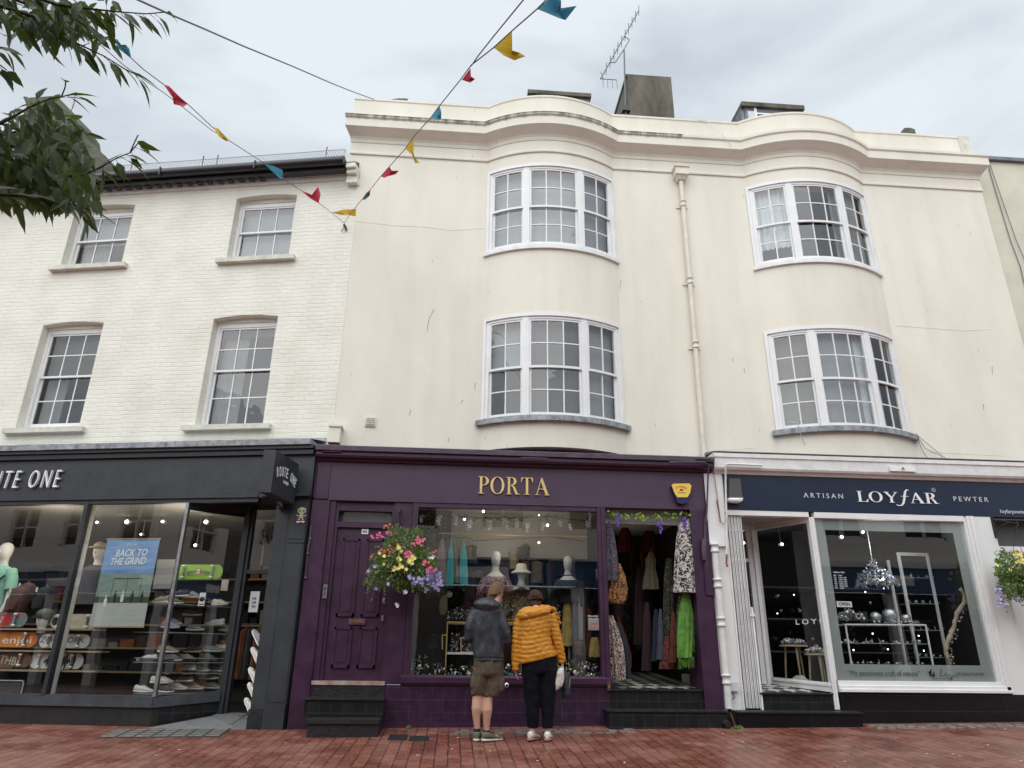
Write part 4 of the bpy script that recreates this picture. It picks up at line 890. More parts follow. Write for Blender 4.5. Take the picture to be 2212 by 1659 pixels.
def tribal(mb, x, y, z):
    mb.use('ink')
    for i in range(12): a = x-.18+.04*i; h = .04+.05*((i*7) % 3); mb.add([(a, y, z+.10-h), (a+.04, y, z+.12), (a+.012, y, z+.10+h), (a-.02, y, z+.09)], [(0, 1, 2, 3)])
SB('b1', 172, 955, 522, 1046, -.10, 'deck_white', tribal, 'white skateboard with a jagged black graphic on the lowest shelf')
SB('b1', -130, 950, 205, 1034, -.12, 'deck_dark', artt(('deck_cream', 'THBA', -.1, .05, .11, .36, {'rot': -.1})), 'dark mottled skateboard with cream lettering on the lowest shelf')
def roundlogo(mb, x, y, z):
    mb.use('logo_red'); mb.prism(ell(x+.08, z+.10, .10, .085, 20), y-.001, y); put_text(mb, 'sign_white', 'almost', x+.03, y-.004, z+.05, .05, fit=.1, extrude=.001, rot=1.4)
SB('b1', -170, 702, 176, 790, -.12, 'deck_teal', roundlogo, 'teal and red skateboard with a round red badge on the top shelf')
def gold_art(mb, x, y, z):
    put_text(mb, 'gold', 'Ice', x-.1, y, z+.06, .09, fit=.16, extrude=.001, shear=.3); mb.use('ink'); mb.prism(ell(x-.3, z+.1, .05, .06, 14), y-.001, y)
SB('b1', 300, 712, 612, 800, -.08, 'deck_cream', gold_art, 'cream skateboard with gold script on the top shelf beside the helmeted head')
def lime_art(mb, x, y, z):
    mb.use('logo_green')
    for s_ in (-1, 1):
        for i in range(5): mb.add([(x+s_*(.02+.03*i), y, z+.03), (x+s_*(.06+.035*i), y, z+.15-.012*i), (x+s_*(.03+.03*i), y, z+.12)], [(0, 1, 2)])
    mb.use('logo_red'); mb.box(x-.04, x+.03, y-.002, y-.001, z+.07, z+.16); mb.use('sign_white')
    for i in range(4): mb.box(x-.03, x+.02, y-.004, y-.003, z+.08+.02*i, z+.09+.02*i)
SB('b2', 100, 398, 410, 498, .18, 'deck_lime', lime_art, 'lime green skateboard hung on wires above the shoes')
# mannequins
def mannequin_head(t, c, s=1., m='off_white', tilt=0., name='head'):
    mb = MB().use(m, True); R0 = []
    for z, rx, ry, oy in ((-.20, .07, .06, .02), (-.14, .052, .052, .015), (-.10, .055, .062, .005), (-.08, .062, .075, -.005), (-.03, .072, .092, -.005), (.03, .078, .10, 0), (.08, .072, .092, .005), (.115, .05, .065, .01), (.13, .015, .02, .01)):
        R0.append([(c[0]+s*(rx*math.cos(a)+z*tilt), c[1]+s*(oy+ry*math.sin(a)), c[2]+s*z) for a in [2*math.pi*i/16 for i in range(16)]])
    mb.loft(R0); mb.ball((c[0]-0*s, c[1]-.10*s, c[2]-.01*s), (.012*s, .018*s, .025*s), 8, 6); return t.part(mb, name)
MN = T('mannequin', 'white headed mannequin in a mint green t-shirt with a black cross-body strap', 'mannequin', 'L', (-5.2, .0, .4))
x, z = LP_('b1', 35, 330, .0); mannequin_head(MN, (x, .0, z), 1.1)
def torso(t, x, y, zt, w, h, m, name='t_shirt', arms=True):
    mb = MB().use(m, True); R0 = []
    for f, ww, dd in ((0, .34, .3), (.05, .75, .5), (.12, .98, .75), (.3, .95, .9), (.6, .86, .8), (.85, .88, .8), (1, .92, .85)):
        R0.append([(x+w/2*ww*math.cos(a)+.006*math.sin(9*a+f*9), y+.13*dd*math.sin(a), zt-h*f) for a in [2*math.pi*i/28 for i in range(28)]])
    mb.loft(R0)
    o = t.part(mb, name)
    if arms:
        for s_ in (-1, 1):
            mb = MB().use(m, True); mb.tube([(x+s_*w*.42, y, zt-.07), (x+s_*w*.56, y-.01, zt-.2), (x+s_*w*.62, y-.02, zt-.36)], [.075, .08, .085], 12); t.part(mb, 'sleeve')
            mb = MB().use('off_white', True); mb.tube([(x+s_*w*.6, y, zt-.3), (x+s_*w*.62, y-.03, zt-.55), (x+s_*w*.55, y-.08, zt-.75)], [.045, .038, .028], 10); mb.ball((x+s_*w*.55, y-.09, zt-.80), (.03, .025, .05), 8, 6); t.part(mb, 'arm')
    return o
torso(MN, x, .0, z-.2, .42, .72, 'mint_cloth')
mb = MB().use('black_cloth'); mb.tube([(x-.2, -.13, z-.62), (x+.02, -.15, z-.52), (x+.18, -.1, z-.36)], .014, 6); MN.part(mb, 'strap')
M2 = T('mannequin', 'white headed mannequin in a tan cap and dark shirt half behind the blue poster', 'mannequin', 'L', (-3.2, .5, .4))
x, z = LP_('b1', 612, 330, .5); mannequin_head(M2, (x, .5, z), 1.05); torso(M2, x-.02, .5, z-.2, .42, .6, 'grey_cloth', 'shirt')
mb = MB().use('shelf_wood', True); mb.ball((x, .5, z+.08), (.10, .12, .08), 14, 8); mb.box(x-.08, x+.08, .33, .45, z+.05, z+.065); M2.part(mb, 'cap')
HD = T('hat_dummy', 'white display head wearing a camouflage helmet and dark sunglasses on the top shelf', 'display dummy', 'L', (-4.1, -.1, 1.2))
mat('camo', (.07, .13, .08), .5, var2=(.02, .03, .025), vs=14)
x, z = LP_('b1', 262, 752, -.12); mannequin_head(HD, (x, -.12, z+.02), .95)
mb = MB().use('camo', True); mb.ball((x+.015, -.11, z+.085), (.125, .13, .09), 16, 8); HD.part(mb, 'helmet'); mb = MB().use('ink'); mb.box(x-.085, x+.05, -.235, -.20, z+.03, z+.065); HD.part(mb, 'sunglasses')
def bag(k, a0, b0, a1, b1, y, m, label, kind='backpack'):
    p = at('L', k, a0, b1, y); q = at('L', k, a1, b0, y); w_, h_ = q.x-p.x, q.z-p.z; t = T(kind, label, 'bag' if kind == 'backpack' else 'cap', 'L', (p.x+w_/2, y, p.z))
    mb = MB().use(m, True)
    mb.loft([[(p.x+w_/2+w_/2*sx*np.sign(math.cos(a))*abs(math.cos(a))**.5, y+.10*sy*np.sign(math.sin(a))*abs(math.sin(a))**.5, p.z+h_*f) for a in [2*math.pi*i/20 for i in range(20)]] for f, sx, sy in ((0, .9, .9), (.05, 1, 1), (.5, .98, 1), (.8, .9, .85), (.95, .7, .6), (1, .4, .3))])
    t.part(mb, 'body'); mb = MB().use(m, True); mb.loft([[(p.x+w_/2+w_*.36*s_*math.cos(a), y-.12+.05*math.sin(a), p.z+h_*f) for a in [2*math.pi*i/14 for i in range(14)]] for f, s_ in ((.08, .9), (.12, 1), (.45, 1), (.52, .8))]); t.part(mb, 'pocket')
    mb = MB().use(m, True); mb.tube([(p.x+w_*.4, y-.02, p.z+h_*.97), (p.x+w_*.5, y-.02, p.z+h_*1.08), (p.x+w_*.6, y-.02, p.z+h_*.97)], .012, 6); t.part(mb, 'handle')
    mb = MB().use('off_white'); mb.box(p.x+w_*.25, p.x+w_*.36, y-.15, y-.14, p.z+h_*.75, p.z+h_*.95); t.part(mb, 'price_tag')
bag('b1', 50, 545, 180, 700, -.05, 'brown_cloth', 'brown backpack with a white tag above the teal skateboard')
bag('b1', 215, 545, 335, 690, .0, 'black_cloth', 'black backpack with a white tag beside the dark window post')
bag('b1', 120, 520, 215, 640, .15, 'brown_cloth', 'dull brown holdall behind the two tagged backpacks')
# poster: real printed sheet
mat('poster_sky', (.10, .24, .55), .3, var2=(.28, .45, .68), vs=3, stretch=(1, 1, 4)); mat('poster_field', (.16, .25, .20), .4, var2=(.30, .36, .30), vs=8, stretch=(1, 1, 5)); mat('poster_road', (.42, .46, .43), .4, var=.12, vs=4, stretch=(1, 1, 6)); mat('poster_hedge', (.05, .07, .04), .5, var=.4, vs=40)
PO = T('poster', 'tall blue poster reading Back to the Grind above a bus shelter photo', 'poster', 'L', (-3, -.3, 1.2))
y = -.33; A_ = at('L', 'b1', 662, 255, y); B_ = at('L', 'b1', 985, 250, y); Cc = at('L', 'b1', 548, 782, y); D_ = at('L', 'b1', 882, 790, y)
x0, x1, zt, zb = (A_.x+Cc.x)/2, (B_.x+D_.x)/2, (A_.z+B_.z)/2, (Cc.z+D_.z)/2; H_ = zt-zb; W_ = x1-x0
mb = MB().use('poster_sky'); mb.box(x0, x1, y, y+.003, zb+H_*.60, zt); mb.use('poster_field'); mb.box(x0, x1, y, y+.003, zb+H_*.30, zb+H_*.60); mb.use('poster_road'); mb.box(x0, x1, y, y+.003, zb, zb+H_*.26)
mb.use('poster_hedge'); mb.box(x0, x1, y-.0005, y+.003, zb+H_*.26, zb+H_*.33)
for i in range(3): mb.box(x0+W_*(.28+.26*i), x0+W_*(.285+.26*i)+.004, y-.001, y, zb+H_*.30, zb+H_*.54)
mb.box(x0+W_*.28, x0+W_*.81, y-.001, y, zb+H_*.53, zb+H_*.545)
for i, (a, c) in enumerate(((.18, .5), (.34, .02), (.48, .7), (.66, .02), (.84, .03))):
    mb.use('off_white' if c > .4 else 'ink'); xx = x0+W_*a; z_ = zb+H_*(.27 if i else .22); mb.add([(xx, y-.002, z_), (xx+.04, y-.002, z_), (xx+.045, y-.002, z_+.09), (xx+.02, y-.002, z_+.13), (xx-.005, y-.002, z_+.09)], [(0, 1, 2, 3, 4)]); mb.prism(ell(xx+.02, z_+.14, .013, .016, 10), y-.003, y-.0021)
PO.part(mb, 'print')
mb = MB(); put_text(mb, 'sign_white', 'BACK TO', x0+W_*.22, y-.004, zt-H_*.205, .10, fit=W_*.60, extrude=.001, shear=.2, bold=.012, rot=.03); put_text(mb, 'sign_white', 'THE GRiND', x0+W_*.16, y-.004, zt-H_*.305, .10, fit=W_*.66, extrude=.001, shear=.2, bold=.012, rot=.03); put_text(mb, 'sign_white', 'ROUTE ONE', x0+W_*.40, y-.004, zt-H_*.07, .022, fit=W_*.18, extrude=.001)
PO.part(mb, 'lettering'); mb = MB().use('shelf_wood'); mb.box(x0-.01, x1+.01, y-.006, y+.008, zt, zt+.018); mb.box(x0-.01, x1+.01, y-.006, y+.008, zb-.018, zb); PO.part(mb, 'hanging_rail')
mb = MB().use('ink')
for s_ in (.1, .9): mb.tube([(x0+W_*s_, y, zt+.018), (x0+W_*s_, y, 2.96)], .0015, 4)
PO.part(mb, 'wire')
# white panels hung further back
for i, (k, a0, b0, a1, b1, y, lab) in enumerate((('b1', 940, 380, 1030, 556, .6, ''), ('b2', -30, 375, 112, 556, .6, 'pale card panel behind the lime skateboard'), ('b2', 630, 190, 672, 415, .6, 'tall pale card strip seen through the entrance glass'), ('b2', 388, 500, 440, 568, .5, 'small white price notice right of the lime skateboard'))):
    if not lab: continue
    p = at('L', k, a0, b1, y); q = at('L', k, a1, b0, y); mb = MB().use('curtain_grey' if i != 3 else 'off_white'); mb.box(p.x, q.x, y, y+.01, p.z, q.z); single(mb, 'notice', lab, 'panel', 'L', (p.x, y, p.z))
p = at('L', 'b2', 558, 700, .3); q = at('L', 'b2', 632, 572, .3); t = T('notice', 'white notice reading Please do not touch inside the charcoal entrance', 'notice', 'L', (p.x, .3, p.z)); mb = MB().use('curtain_white'); mb.box(p.x, q.x, .3, .31, p.z, q.z); t.part(mb, 'card'); mb = MB()
for i, s_ in enumerate(('PLEASE', 'DO NOT', 'TOUCH')): put_text(mb, 'ink', s_, p.x+.04, .297, q.z-.12-.055*i, .035, fit=q.x-p.x-.08, extrude=.001)
t.part(mb, 'lettering')
p = at('L', 'b2', 243, 668, .05); q = at('L', 'b2', 308, 574, .05); t = T('price_card', 'framed white price card standing among the shoes on the top shelf', 'card', 'L', (p.x, .05, p.z)); mb = MB().use('ink'); mb.box(p.x, q.x, .05, .06, p.z, q.z); mb.use('sign_white'); mb.box(p.x+.015, q.x-.015, .045, .049, p.z+.015, q.z-.015); t.part(mb, 'card'); mb = MB().use('ink', True); mb.ball(((p.x+q.x)/2, .044, p.z+.11), (.045, .002, .035), 12, 6); mb.use('ink', False); mb.box(p.x+.03, q.x-.03, .0435, .0445, p.z+.03, p.z+.045); t.part(mb, 'print')
# spotlights
def spot(fr, k, a, b, y, m, r, lab, grp, zceil):
    p = at(fr, k, a, b, y); t = T('spotlight', lab, 'spotlight', fr, (p.x, y, p.z), group=grp)
    mb = MB().use('sign_white', True); mb.lathe((p.x, y+.03, p.z), [(r*.6, .03), (r, .02), (r, -.04), (r*.85, -.045)], 14, 'y'); t.part(mb, 'housing')
    mb = MB().use(m, True); mb.ball((p.x, y-.018, p.z), (r*.82, .006, r*.62), 12, 6); t.part(mb, 'lamp')
    mb = MB().use('steel'); mb.tube([(p.x, y+.03, p.z+r*.8), (p.x, y+.03, max(p.z+r+.02, zceil))], .006, 6); t.part(mb, 'stem')
for a, b, k, r, lab in ((783, 145, 'b1', .045, 'brightest round spotlight above the blue poster'), (600, 148, 'b1', .028, 'small spotlight just right of the white post top'), (1003, 143, 'b1', .032, 'tilted spotlight above the right top corner of the poster'), (302, 145, 'b2', .042, 'round spotlight above the lime skateboard'), (236, 289, 'b2', .03, 'dimmer spotlight low above the lime skateboard'), (870, 222, 'b1', .022, 'tiny spotlight just over the blue poster')):
    spot('L', k, a, b, .9, 'lamp_warm', r, lab, 'spotlights in the charcoal shop', 2.96)
mb = MB().use('curtain_grey'); p = at('L', 'b1', 220, 70, .5); q = at('L', 'b1', 905, 70, .5); mb.box(p.x, q.x, .5, .53, p.z-.012, p.z+.012); single(mb, 'track_rail', 'long pale lighting track under the charcoal shop ceiling', 'rail', 'L', (p.x, .5, p.z))
# shoes -------------------------------------------------
mat('sole_white', (.72, .71, .66), .5); mat('sole_gum', (.42, .27, .13), .5)
SH = {'white': ('shoe_white', (.66, .66, .62), 'sole_white'), 'grey': ('shoe_grey', (.27, .28, .29), 'sole_white'), 'black': ('shoe_black', (.03, .03, .035), 'sole_gum'), 'dark': ('shoe_dark', (.10, .105, .11), 'sole_white'),
      'lilac': ('shoe_lilac', (.32, .28, .42), 'sole_white'), 'tan': ('shoe_tan', (.32, .26, .17), 'sole_white'), 'olive': ('shoe_olive', (.17, .19, .16), 'sole_white'), 'navy': ('shoe_navy', (.03, .03, .05), 'sole_white')}
for k, (n_, c_, s_) in SH.items(): mat(n_, c_, .7, var=.15, vs=30)
mat('lace', (.6, .6, .57), .8)
def make_shoe(kind, label, cat='shoe'):
    n_, _, so_ = SH[kind]; o = bpy.data.objects.new('shoe', None); C.objects.link(o); tag(o, label, cat)
    # along x: heel -.14 .. toe .14 ; z up
    def ring(x, w_, z0, z1, tw, sh=2.4):
        r = []
        for i in range(16):
            a = 2*math.pi*i/16; c_, s_ = math.cos(a), math.sin(a); yy = w_*np.sign(c_)*abs(c_)**.7; t = (s_+1)/2
            r.append((x, yy*(1-(1-tw)*max(0, t-.45)/.55), z0+(z1-z0)*(.5+.5*np.sign(s_)*abs(s_)**.8)))
        return r
    mb = MB().use(n_, True); mb.loft([ring(-.135, .018, .03, .075, .6), ring(-.128, .030, .024, .092, .6), ring(-.10, .037, .02, .100, .6), ring(-.05, .038, .02, .088, .62), ring(-.0, .040, .02, .092, .5), ring(.03, .043, .02, .078, .5), ring(.075, .046, .02, .056, .6), ring(.11, .041, .02, .048, .7), ring(.133, .028, .022, .04, .8), ring(.142, .012, .026, .034, .9)])
    u = mb.build('upper', None); u.parent = o
    mb = MB().use('ink', True); mb.ball((-.055, 0, .0945), (.045, .022, .008), 10, 6); q = mb.build('collar', None); q.parent = o
    def sole(x, w_, z1, z0=0): return [(x, w_*math.cos(a), z0+(z1-z0)*(.5+.5*math.sin(a))) for a in [2*math.pi*i/12 for i in range(12)]]
    mb = MB().use(so_, True); mb.loft([sole(-.142, .014, .034, .012), sole(-.13, .036, .038, .002), sole(-.08, .042, .034, 0), sole(0, .04, .028, 0), sole(.07, .05, .026, 0), sole(.12, .042, .026, .004), sole(.148, .014, .03, .014)]); q = mb.build('sole', None); q.parent = o
    mb = MB().use('lace')
    for i in range(5): x = -.01+.02*i; mb.tube([(x, -.024, .085-.006*i), (x+.004, 0, .095-.0075*i), (x, .024, .085-.006*i)], .0028, 4)
    q = mb.build('laces', None); q.parent = o
    return o
protos = {}
WORD = {'white': 'white', 'grey': 'mid grey', 'black': 'black gum-soled', 'dark': 'dark grey', 'lilac': 'lilac', 'tan': 'tan', 'olive': 'olive grey', 'navy': 'navy black white-soled'}
shelfY = [('b2', 660), ('b2', 705), ('b2', 825), ('b2', 950), ('b2', 1003), ('b2', 1072), ('b2', 1185)]
def put_shoe(kind, fr, p, rz, label, grp, rx=0., s=1.):
    if kind in protos: o = copy_tree(protos[kind])
    else: o = make_shoe(kind, label); protos[kind] = o
    o.matrix_world = FR[fr] @ Matrix.Translation(p) @ Matrix.Rotation(rz, 4, 'Z') @ Matrix.Rotation(rx, 4, 'Y') @ Matrix.Scale(s, 4)
    o['label'] = label; o['group'] = grp; return o
SHOES = [  # kind, crop, centre x, sole y, facing(+1 toe right), where
 ('navy', 'b2', 135, 606, -1, 'at the left end of the top shoe shelf'), ('grey', 'b2', 215, 612, 1, 'just left of the framed price card'), ('white', 'b2', 385, 660, 1, 'right of the framed price card'), ('tan', 'b2', 35, 645, -1, 'in front of the left end of the top shoe shelf'),
 ('dark', 'b2', 212, 722, 1, 'under the framed price card'), ('lilac', 'b2', 92, 780, 1, 'on the second shelf beside the steel corner post'), ('grey', 'b2', 230, 816, 1, 'in the middle of the second shelf'), ('white', 'b2', 355, 782, -1, 'raised toward the right end of the second shelf'), ('tan', 'b2', 428, 818, -1, 'at the right end of the second shelf'),
 ('tan', 'b2', 68, 948, 1, 'on the third shelf beside the steel corner post'), ('black', 'b2', 210, 950, -1, 'in the middle of the third shelf'), ('grey', 'b2', 340, 946, 1, 'on the third shelf right of the black one'), ('white', 'b2', 410, 940, 1, 'at the right end of the third shelf'),
 ('dark', 'b2', 75, 1000, -1, 'below the tan one by the corner post'), ('tan', 'b2', 178, 1000, 1, 'below the black gum-soled one'), ('dark', 'b2', 310, 1000, 1, 'below the grey one on the third shelf'), ('white', 'b2', 180, 1060, -1, 'tilted on the fourth shelf'), ('tan', 'b2', 258, 1066, 1, 'on the fourth shelf right of the tilted white one'), ('dark', 'b2', 370, 1066, 1, 'at the right end of the fourth shelf'),
 ('white', 'b2', 38, 1138, 1, 'large on the lowest shelf by the corner post'), ('dark', 'b2', 165, 1130, -1, 'on a block on the lowest shelf'), ('olive', 'b2', 312, 1114, 1, 'prominent near the right end of the lowest shelf'), ('white', 'b2', 120, 1178, 1, 'at floor level left of centre'), ('tan', 'b2', 222, 1176, 1, 'at floor level in the middle'), ('olive', 'b2', 335, 1172, 1, 'at floor level under the olive one'),
 ('white', 'b1', 905, 1004, -1, 'at the left end of the third shelf in the middle pane'), ('tan', 'b1', 1032, 950, 1, 'above the third shelf in the middle pane'), ('dark', 'b1', 1060, 1002, 1, 'on the third shelf just left of the corner post'), ('tan', 'b1', 985, 645, -1, 'at the left end of the top shoe shelf in the middle pane'), ('lilac', 'b1', 1045, 800, 1, 'on the second shelf in the middle pane'),
 ('white', 'b1', 880, 1195, 1, 'lowest and leftmost at floor level'), ('white', 'b1', 985, 1140, 1, 'with a dark badge above floor level in the middle pane'), ('navy', 'b1', 1010, 1196, 1, 'dark at floor level in the middle pane'), ('dark', 'b1', 1060, 650, 1, 'on the top shoe shelf behind the corner post')]
def sy(k, a): return .02 if k == 'b1' else .06+.62*max(0, (a-40))/400
for kind, k, a, b, f_, wh in SHOES:
    y = sy(k, a); p = at('L', k, a, b, y); put_shoe(kind, 'L', p, (0 if f_ > 0 else math.pi)+rnd.uniform(-.25, .25), f'{WORD[kind]} trainer {wh}', 'trainers on the glass shelves', s=1.05)
# shelves (sloping back with the canted glass)
for i, (k1, b0, k2, b1, a1) in enumerate((('b1', 652, 'b2', 662, 460), ('b1', 832, 'b2', 822, 445), ('b1', 1010, 'b2', 950, 430), ('b1', 1012, 'b2', 1000, 420), ('b2', 1075, 'b2', 1070, 415), ('b1', 1200, 'b2', 1186, 400))):
    a0 = 850 if k1 == 'b1' else 100
    z = at('L', k2, 200, (b0+b1)/2+1, sy(k2, 200)).z
    p = at('L', k1, a0, b0, .0); q = at('L', k2, a1, b1, sy(k2, a1)); y0 = -.1; mb = MB().use('shelf_glass')
    mb.zprism([(p.x, -.12), (U1-.1, -.12), (q.x+.05, sy(k2, a1)-.12), (q.x+.05, sy(k2, a1)+.15), (p.x, .3)], z-.012, z)
    single(mb, 'glass_shelf', ['uppermost', 'second', 'third', 'fourth', 'fifth short', 'lowest'][i]+' glass shelf carrying trainers in the charcoal shop window', 'shelf', 'L', (p.x, 0, z), 'glass shelves for trainers')
# wire rack with shoes by the entrance
RK = T('shoe_rack', 'leaning black wire rack of white shoes beside the charcoal entrance', 'rack', 'L', (-.7, -.2, 0))
mb = MB().use('dark_metal'); top = at('L', 'b2', 640, 800, -.05); bot = at('L', 'b2', 560, 1340, -.25)
for dx in (0, .11): mb.tube([(top.x+dx, -.05, top.z+.1), (bot.x+dx+.02, -.25, bot.z)], .007, 5)
mb.tube([(bot.x+.05, -.2, bot.z+.1), (bot.x-.12, -.45, -.02)], .005, 5); RK.part(mb, 'frame')
wire = MB().use('chrome')
for i, (a, b) in enumerate(((608, 865), (600, 975), (585, 1100), (580, 1195), (560, 1290))):
    p = at('L', 'b2', a, b, -.12); put_shoe(('grey', 'white', 'white', 'white', 'white')[i], 'L', p, math.pi-.5, f'{("grey", "white badge-sided", "low white", "white lifted", "bottom white")[i]} shoe resting toe down on the black wire rack', 'shoes on the wire rack', rx=-.85)
    wire.tube([(p.x-.1, -.2, p.z-.09), (p.x-.05, -.12, p.z-.1), (p.x+.1, .0, p.z)], .004, 4)
RK.part(wire, 'wire_holders')
# hangers / clothes glimpsed through the door
HR = T('clothes_rail', 'rail of dull orange and brown clothes glimpsed through the charcoal doorway', 'clothes rail', 'L', (-1, 1, 1))
mb = MB().use('galv'); p = at('L', 'b2', 540, 775, 1.0); q = at('L', 'b2', 720, 775, 1.0); mb.tube([(p.x-.2, 1, p.z), (q.x+.3, 1, p.z)], .012, 6); HR.part(mb, 'rail')
mat('orange_cloth', (.30, .10, .035), .9, var=.3)
for i in range(9):
    x = p.x+.05+i*.055; mb = MB().use(['orange_cloth', 'brown_cloth', 'grey_cloth', 'black_cloth'][i % 4], True); mb.loft([[(x+w_*math.cos(a)*.16, 1+d_*math.sin(a), p.z-.04-zz) for a in [2*math.pi*j/10 for j in range(10)]] for w_, d_, zz in ((.1, .05, 0), (.2, .2, .06), (.2, .2, .4), (.22, .2, .75))]); HR.part(mb, 'garment')
# back wall clutter: shelves with dark boxes
SW = T('back_shelving', 'dim wall shelving with folded clothes at the back of the charcoal shop', 'shelving', 'L', (-4, 2.8, 0))
mb = MB().use('shelf_wood')
for z in (.5, .9, 1.3, 1.7, 2.1): mb.box(-7, -1.8, 2.6, 2.98, z, z+.03)
SW.part(mb, 'shelves')
mb = MB()
for z in (.53, .93, 1.33, 1.73, 2.13):
    x = -6.9
    while x < -2: w_ = rnd.uniform(.15, .35); mb.use(rnd.choice(['brown_cloth', 'grey_cloth', 'black_cloth', 'black_cloth', 'curtain_grey', 'orange_cloth'])); mb.box(x, x+w_-.03, 2.65, 2.9, z, z+rnd.uniform(.08, .26)); x += w_+.02
o = SW.part(mb, 'folded_clothes'); o['kind'] = 'stuff'
t = T('crate', 'dark framed box on the floor at the bottom left of the charcoal window', 'box', 'L', (-5, -.1, .3)); p = at('L', 'b1', -60, 1190, -.1); q = at('L', 'b1', 152, 1122, -.1)
mb = MB().use('grey_cloth'); mb.box(p.x, q.x, -.1, .2, .16, q.z); t.part(mb, 'body'); mb = MB().use('off_white'); mb.tube([(p.x, -.11, q.z), (q.x-.02, -.11, q.z), (q.x, -.11, q.z-.03), (q.x, -.11, .2)], .008, 6); t.part(mb, 'rim')
# ================================================================ purple shopfront (frame R)
PF = T('purple_shopfront', 'purple painted shopfront with a moulded cornice and gold lettering on its fascia', 'shopfront', 'R', (.8, 0, 0))
mb = MB().use('purple_fascia'); mb.box(-1.88, 3.70, -.03, .12, 2.935, 3.50); mb.use('purple_paint'); mb.box(-2.09, -1.885, -.035, .12, 2.95, 3.50); mb.box(3.70, 3.72, -.035, .1, 2.95, 3.5); PF.part(mb, 'fascia')
mb = MB().use('purple_paint')
def cprof(mb, x0, x1, prof):
    n = len(prof); v = [(x0, y, z) for y, z in prof]+[(x1, y, z) for y, z in prof]
    mb.add(v, [(i, i+1, n+i+1, n+i) for i in range(n-1)]+[list(range(n)), list(range(2*n-1, n-1, -1))])
cprof(mb, -2.10, 3.84, [(.0, 3.50), (-.06, 3.505), (-.08, 3.535), (-.15, 3.545), (-.17, 3.575), (-.17, 3.625), (-.10, 3.63), (0, 3.63)])
PF.part(mb, 'cornice')
mb = MB().use('purple_dull'); cprof(mb, -2.11, 3.85, [(-.14, 3.632), (-.21, 3.635), (-.215, 3.70), (-.19, 3.715), (-.1, 3.735), (.34, 3.84), (.34, 3.80), (-.1, 3.632)])
mb.box(3.55, 3.79, -.235, -.216, 3.665, 3.68); mb.box(.9, 1.3, -.225, -.216, 3.60, 3.61); PF.part(mb, 'lead_top')
mb = MB(); a = at('R', 'm2', 900, 1488, -.04); b = at('R', 'm2', 1340, 1390, -.04); serif(mb, 'gold', 'PORTA', a.x, -.035, 3.085, .258, b.x-a.x, .018); PF.part(mb, 'lettering')
for k in (-1.74, 3.0):     # little ridges
    pass
mb = MB().use('purple_paint'); mb.box(-2.095, -1.85, -.04, .1, -.15, 2.93); mb.box(-1.848, -1.765, -.005, .1, .3, 2.93); mb.box(-2.097, -1.84, -.055, .1, -.15, .27); mb.box(-2.097, -1.86, -.05, .1, .271, .60); PF.part(mb, 'pilaster')
mb = MB().use('purple_paint'); mb.box(-.92, -.66, -.0, .12, .48, 2.93); mb.box(-.655, -.58, -.02, .1, .55, 2.93); mb.box(-.595, -.575, -.03, .05, .60, 2.90); mb.box(-.575, 2.05, -.015, .1, 2.87, 2.93); PF.part(mb, 'window_surround')
mb = MB().use('purple_paint'); mb.box(2.055, 2.11, -.03, .1, .60, 2.93); mb.box(2.112, 2.145, -.045, .1, .58, 2.93); mb.box(2.147, 2.175, -.03, .1, .44, 2.93); PF.part(mb, 'post')
mb = MB().use('purple_paint'); mb.box(3.46, 3.715, -.03, .55, .205, 2.935); mb.box(3.455, 3.72, -.05, .3, .205, .62); mb.box(3.60, 3.72, -.06, .0, 1.7, 2.42); PF.part(mb, 'pier')
mb = MB().use('purple_paint'); cprof(mb, -.68, 2.19, [(.05, .475), (-.035, .475), (-.04, .50), (-.065, .505), (-.065, .575), (-.03, .60), (.05, .605)]); PF.part(mb, 'sill')
mb = MB().use('purple_tile'); mb.box(-.90, 2.15, -.01, .1, -.15, .474); mb.use('purple_paint'); mb.box(-.90, 2.15, -.02, .0, -.15, .03); PF.part(mb, 'tiled_plinth')
g = MB().use('shop_glass'); g.quad((-.58, .02, .60), (2.055, .02, .60), (2.055, .02, 2.88), (-.58, .02, 2.88)); PF.part(g, 'shop_window')
mb = MB().use('black_tile'); mb.box(2.15, 3.46, -.0, .25, .20, .43); mb.use('step_black'); mb.box(2.13, 3.47, -.03, .2, .431, .45); mb.use('black_tile'); mb.box(2.07, 3.66, -.30, .1, -.12, .185); mb.use('step_black'); mb.box(2.05, 3.67, -.325, .0, .186, .205); PF.part(mb, 'shop_steps')
mb = MB().use('checker_floor'); mb.add([(2.13, .17, .452), (3.5, .17, .452), (3.5, 2.6, .62), (2.13, 2.6, .62)], [(0, 1, 2, 3)]); PF.part(mb, 'checker_floor')
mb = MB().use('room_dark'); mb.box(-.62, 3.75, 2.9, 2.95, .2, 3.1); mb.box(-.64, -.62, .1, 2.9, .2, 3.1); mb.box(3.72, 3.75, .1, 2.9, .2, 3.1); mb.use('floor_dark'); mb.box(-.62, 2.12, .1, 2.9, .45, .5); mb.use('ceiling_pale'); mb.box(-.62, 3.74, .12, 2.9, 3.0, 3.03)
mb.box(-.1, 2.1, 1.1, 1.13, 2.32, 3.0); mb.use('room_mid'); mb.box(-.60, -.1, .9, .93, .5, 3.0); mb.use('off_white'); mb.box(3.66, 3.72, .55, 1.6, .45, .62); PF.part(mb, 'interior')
mb = MB().use('curtain_grey'); mb.box(2.15, 3.46, .12, .16, 2.72, 2.93); PF.part(mb, 'lintel')
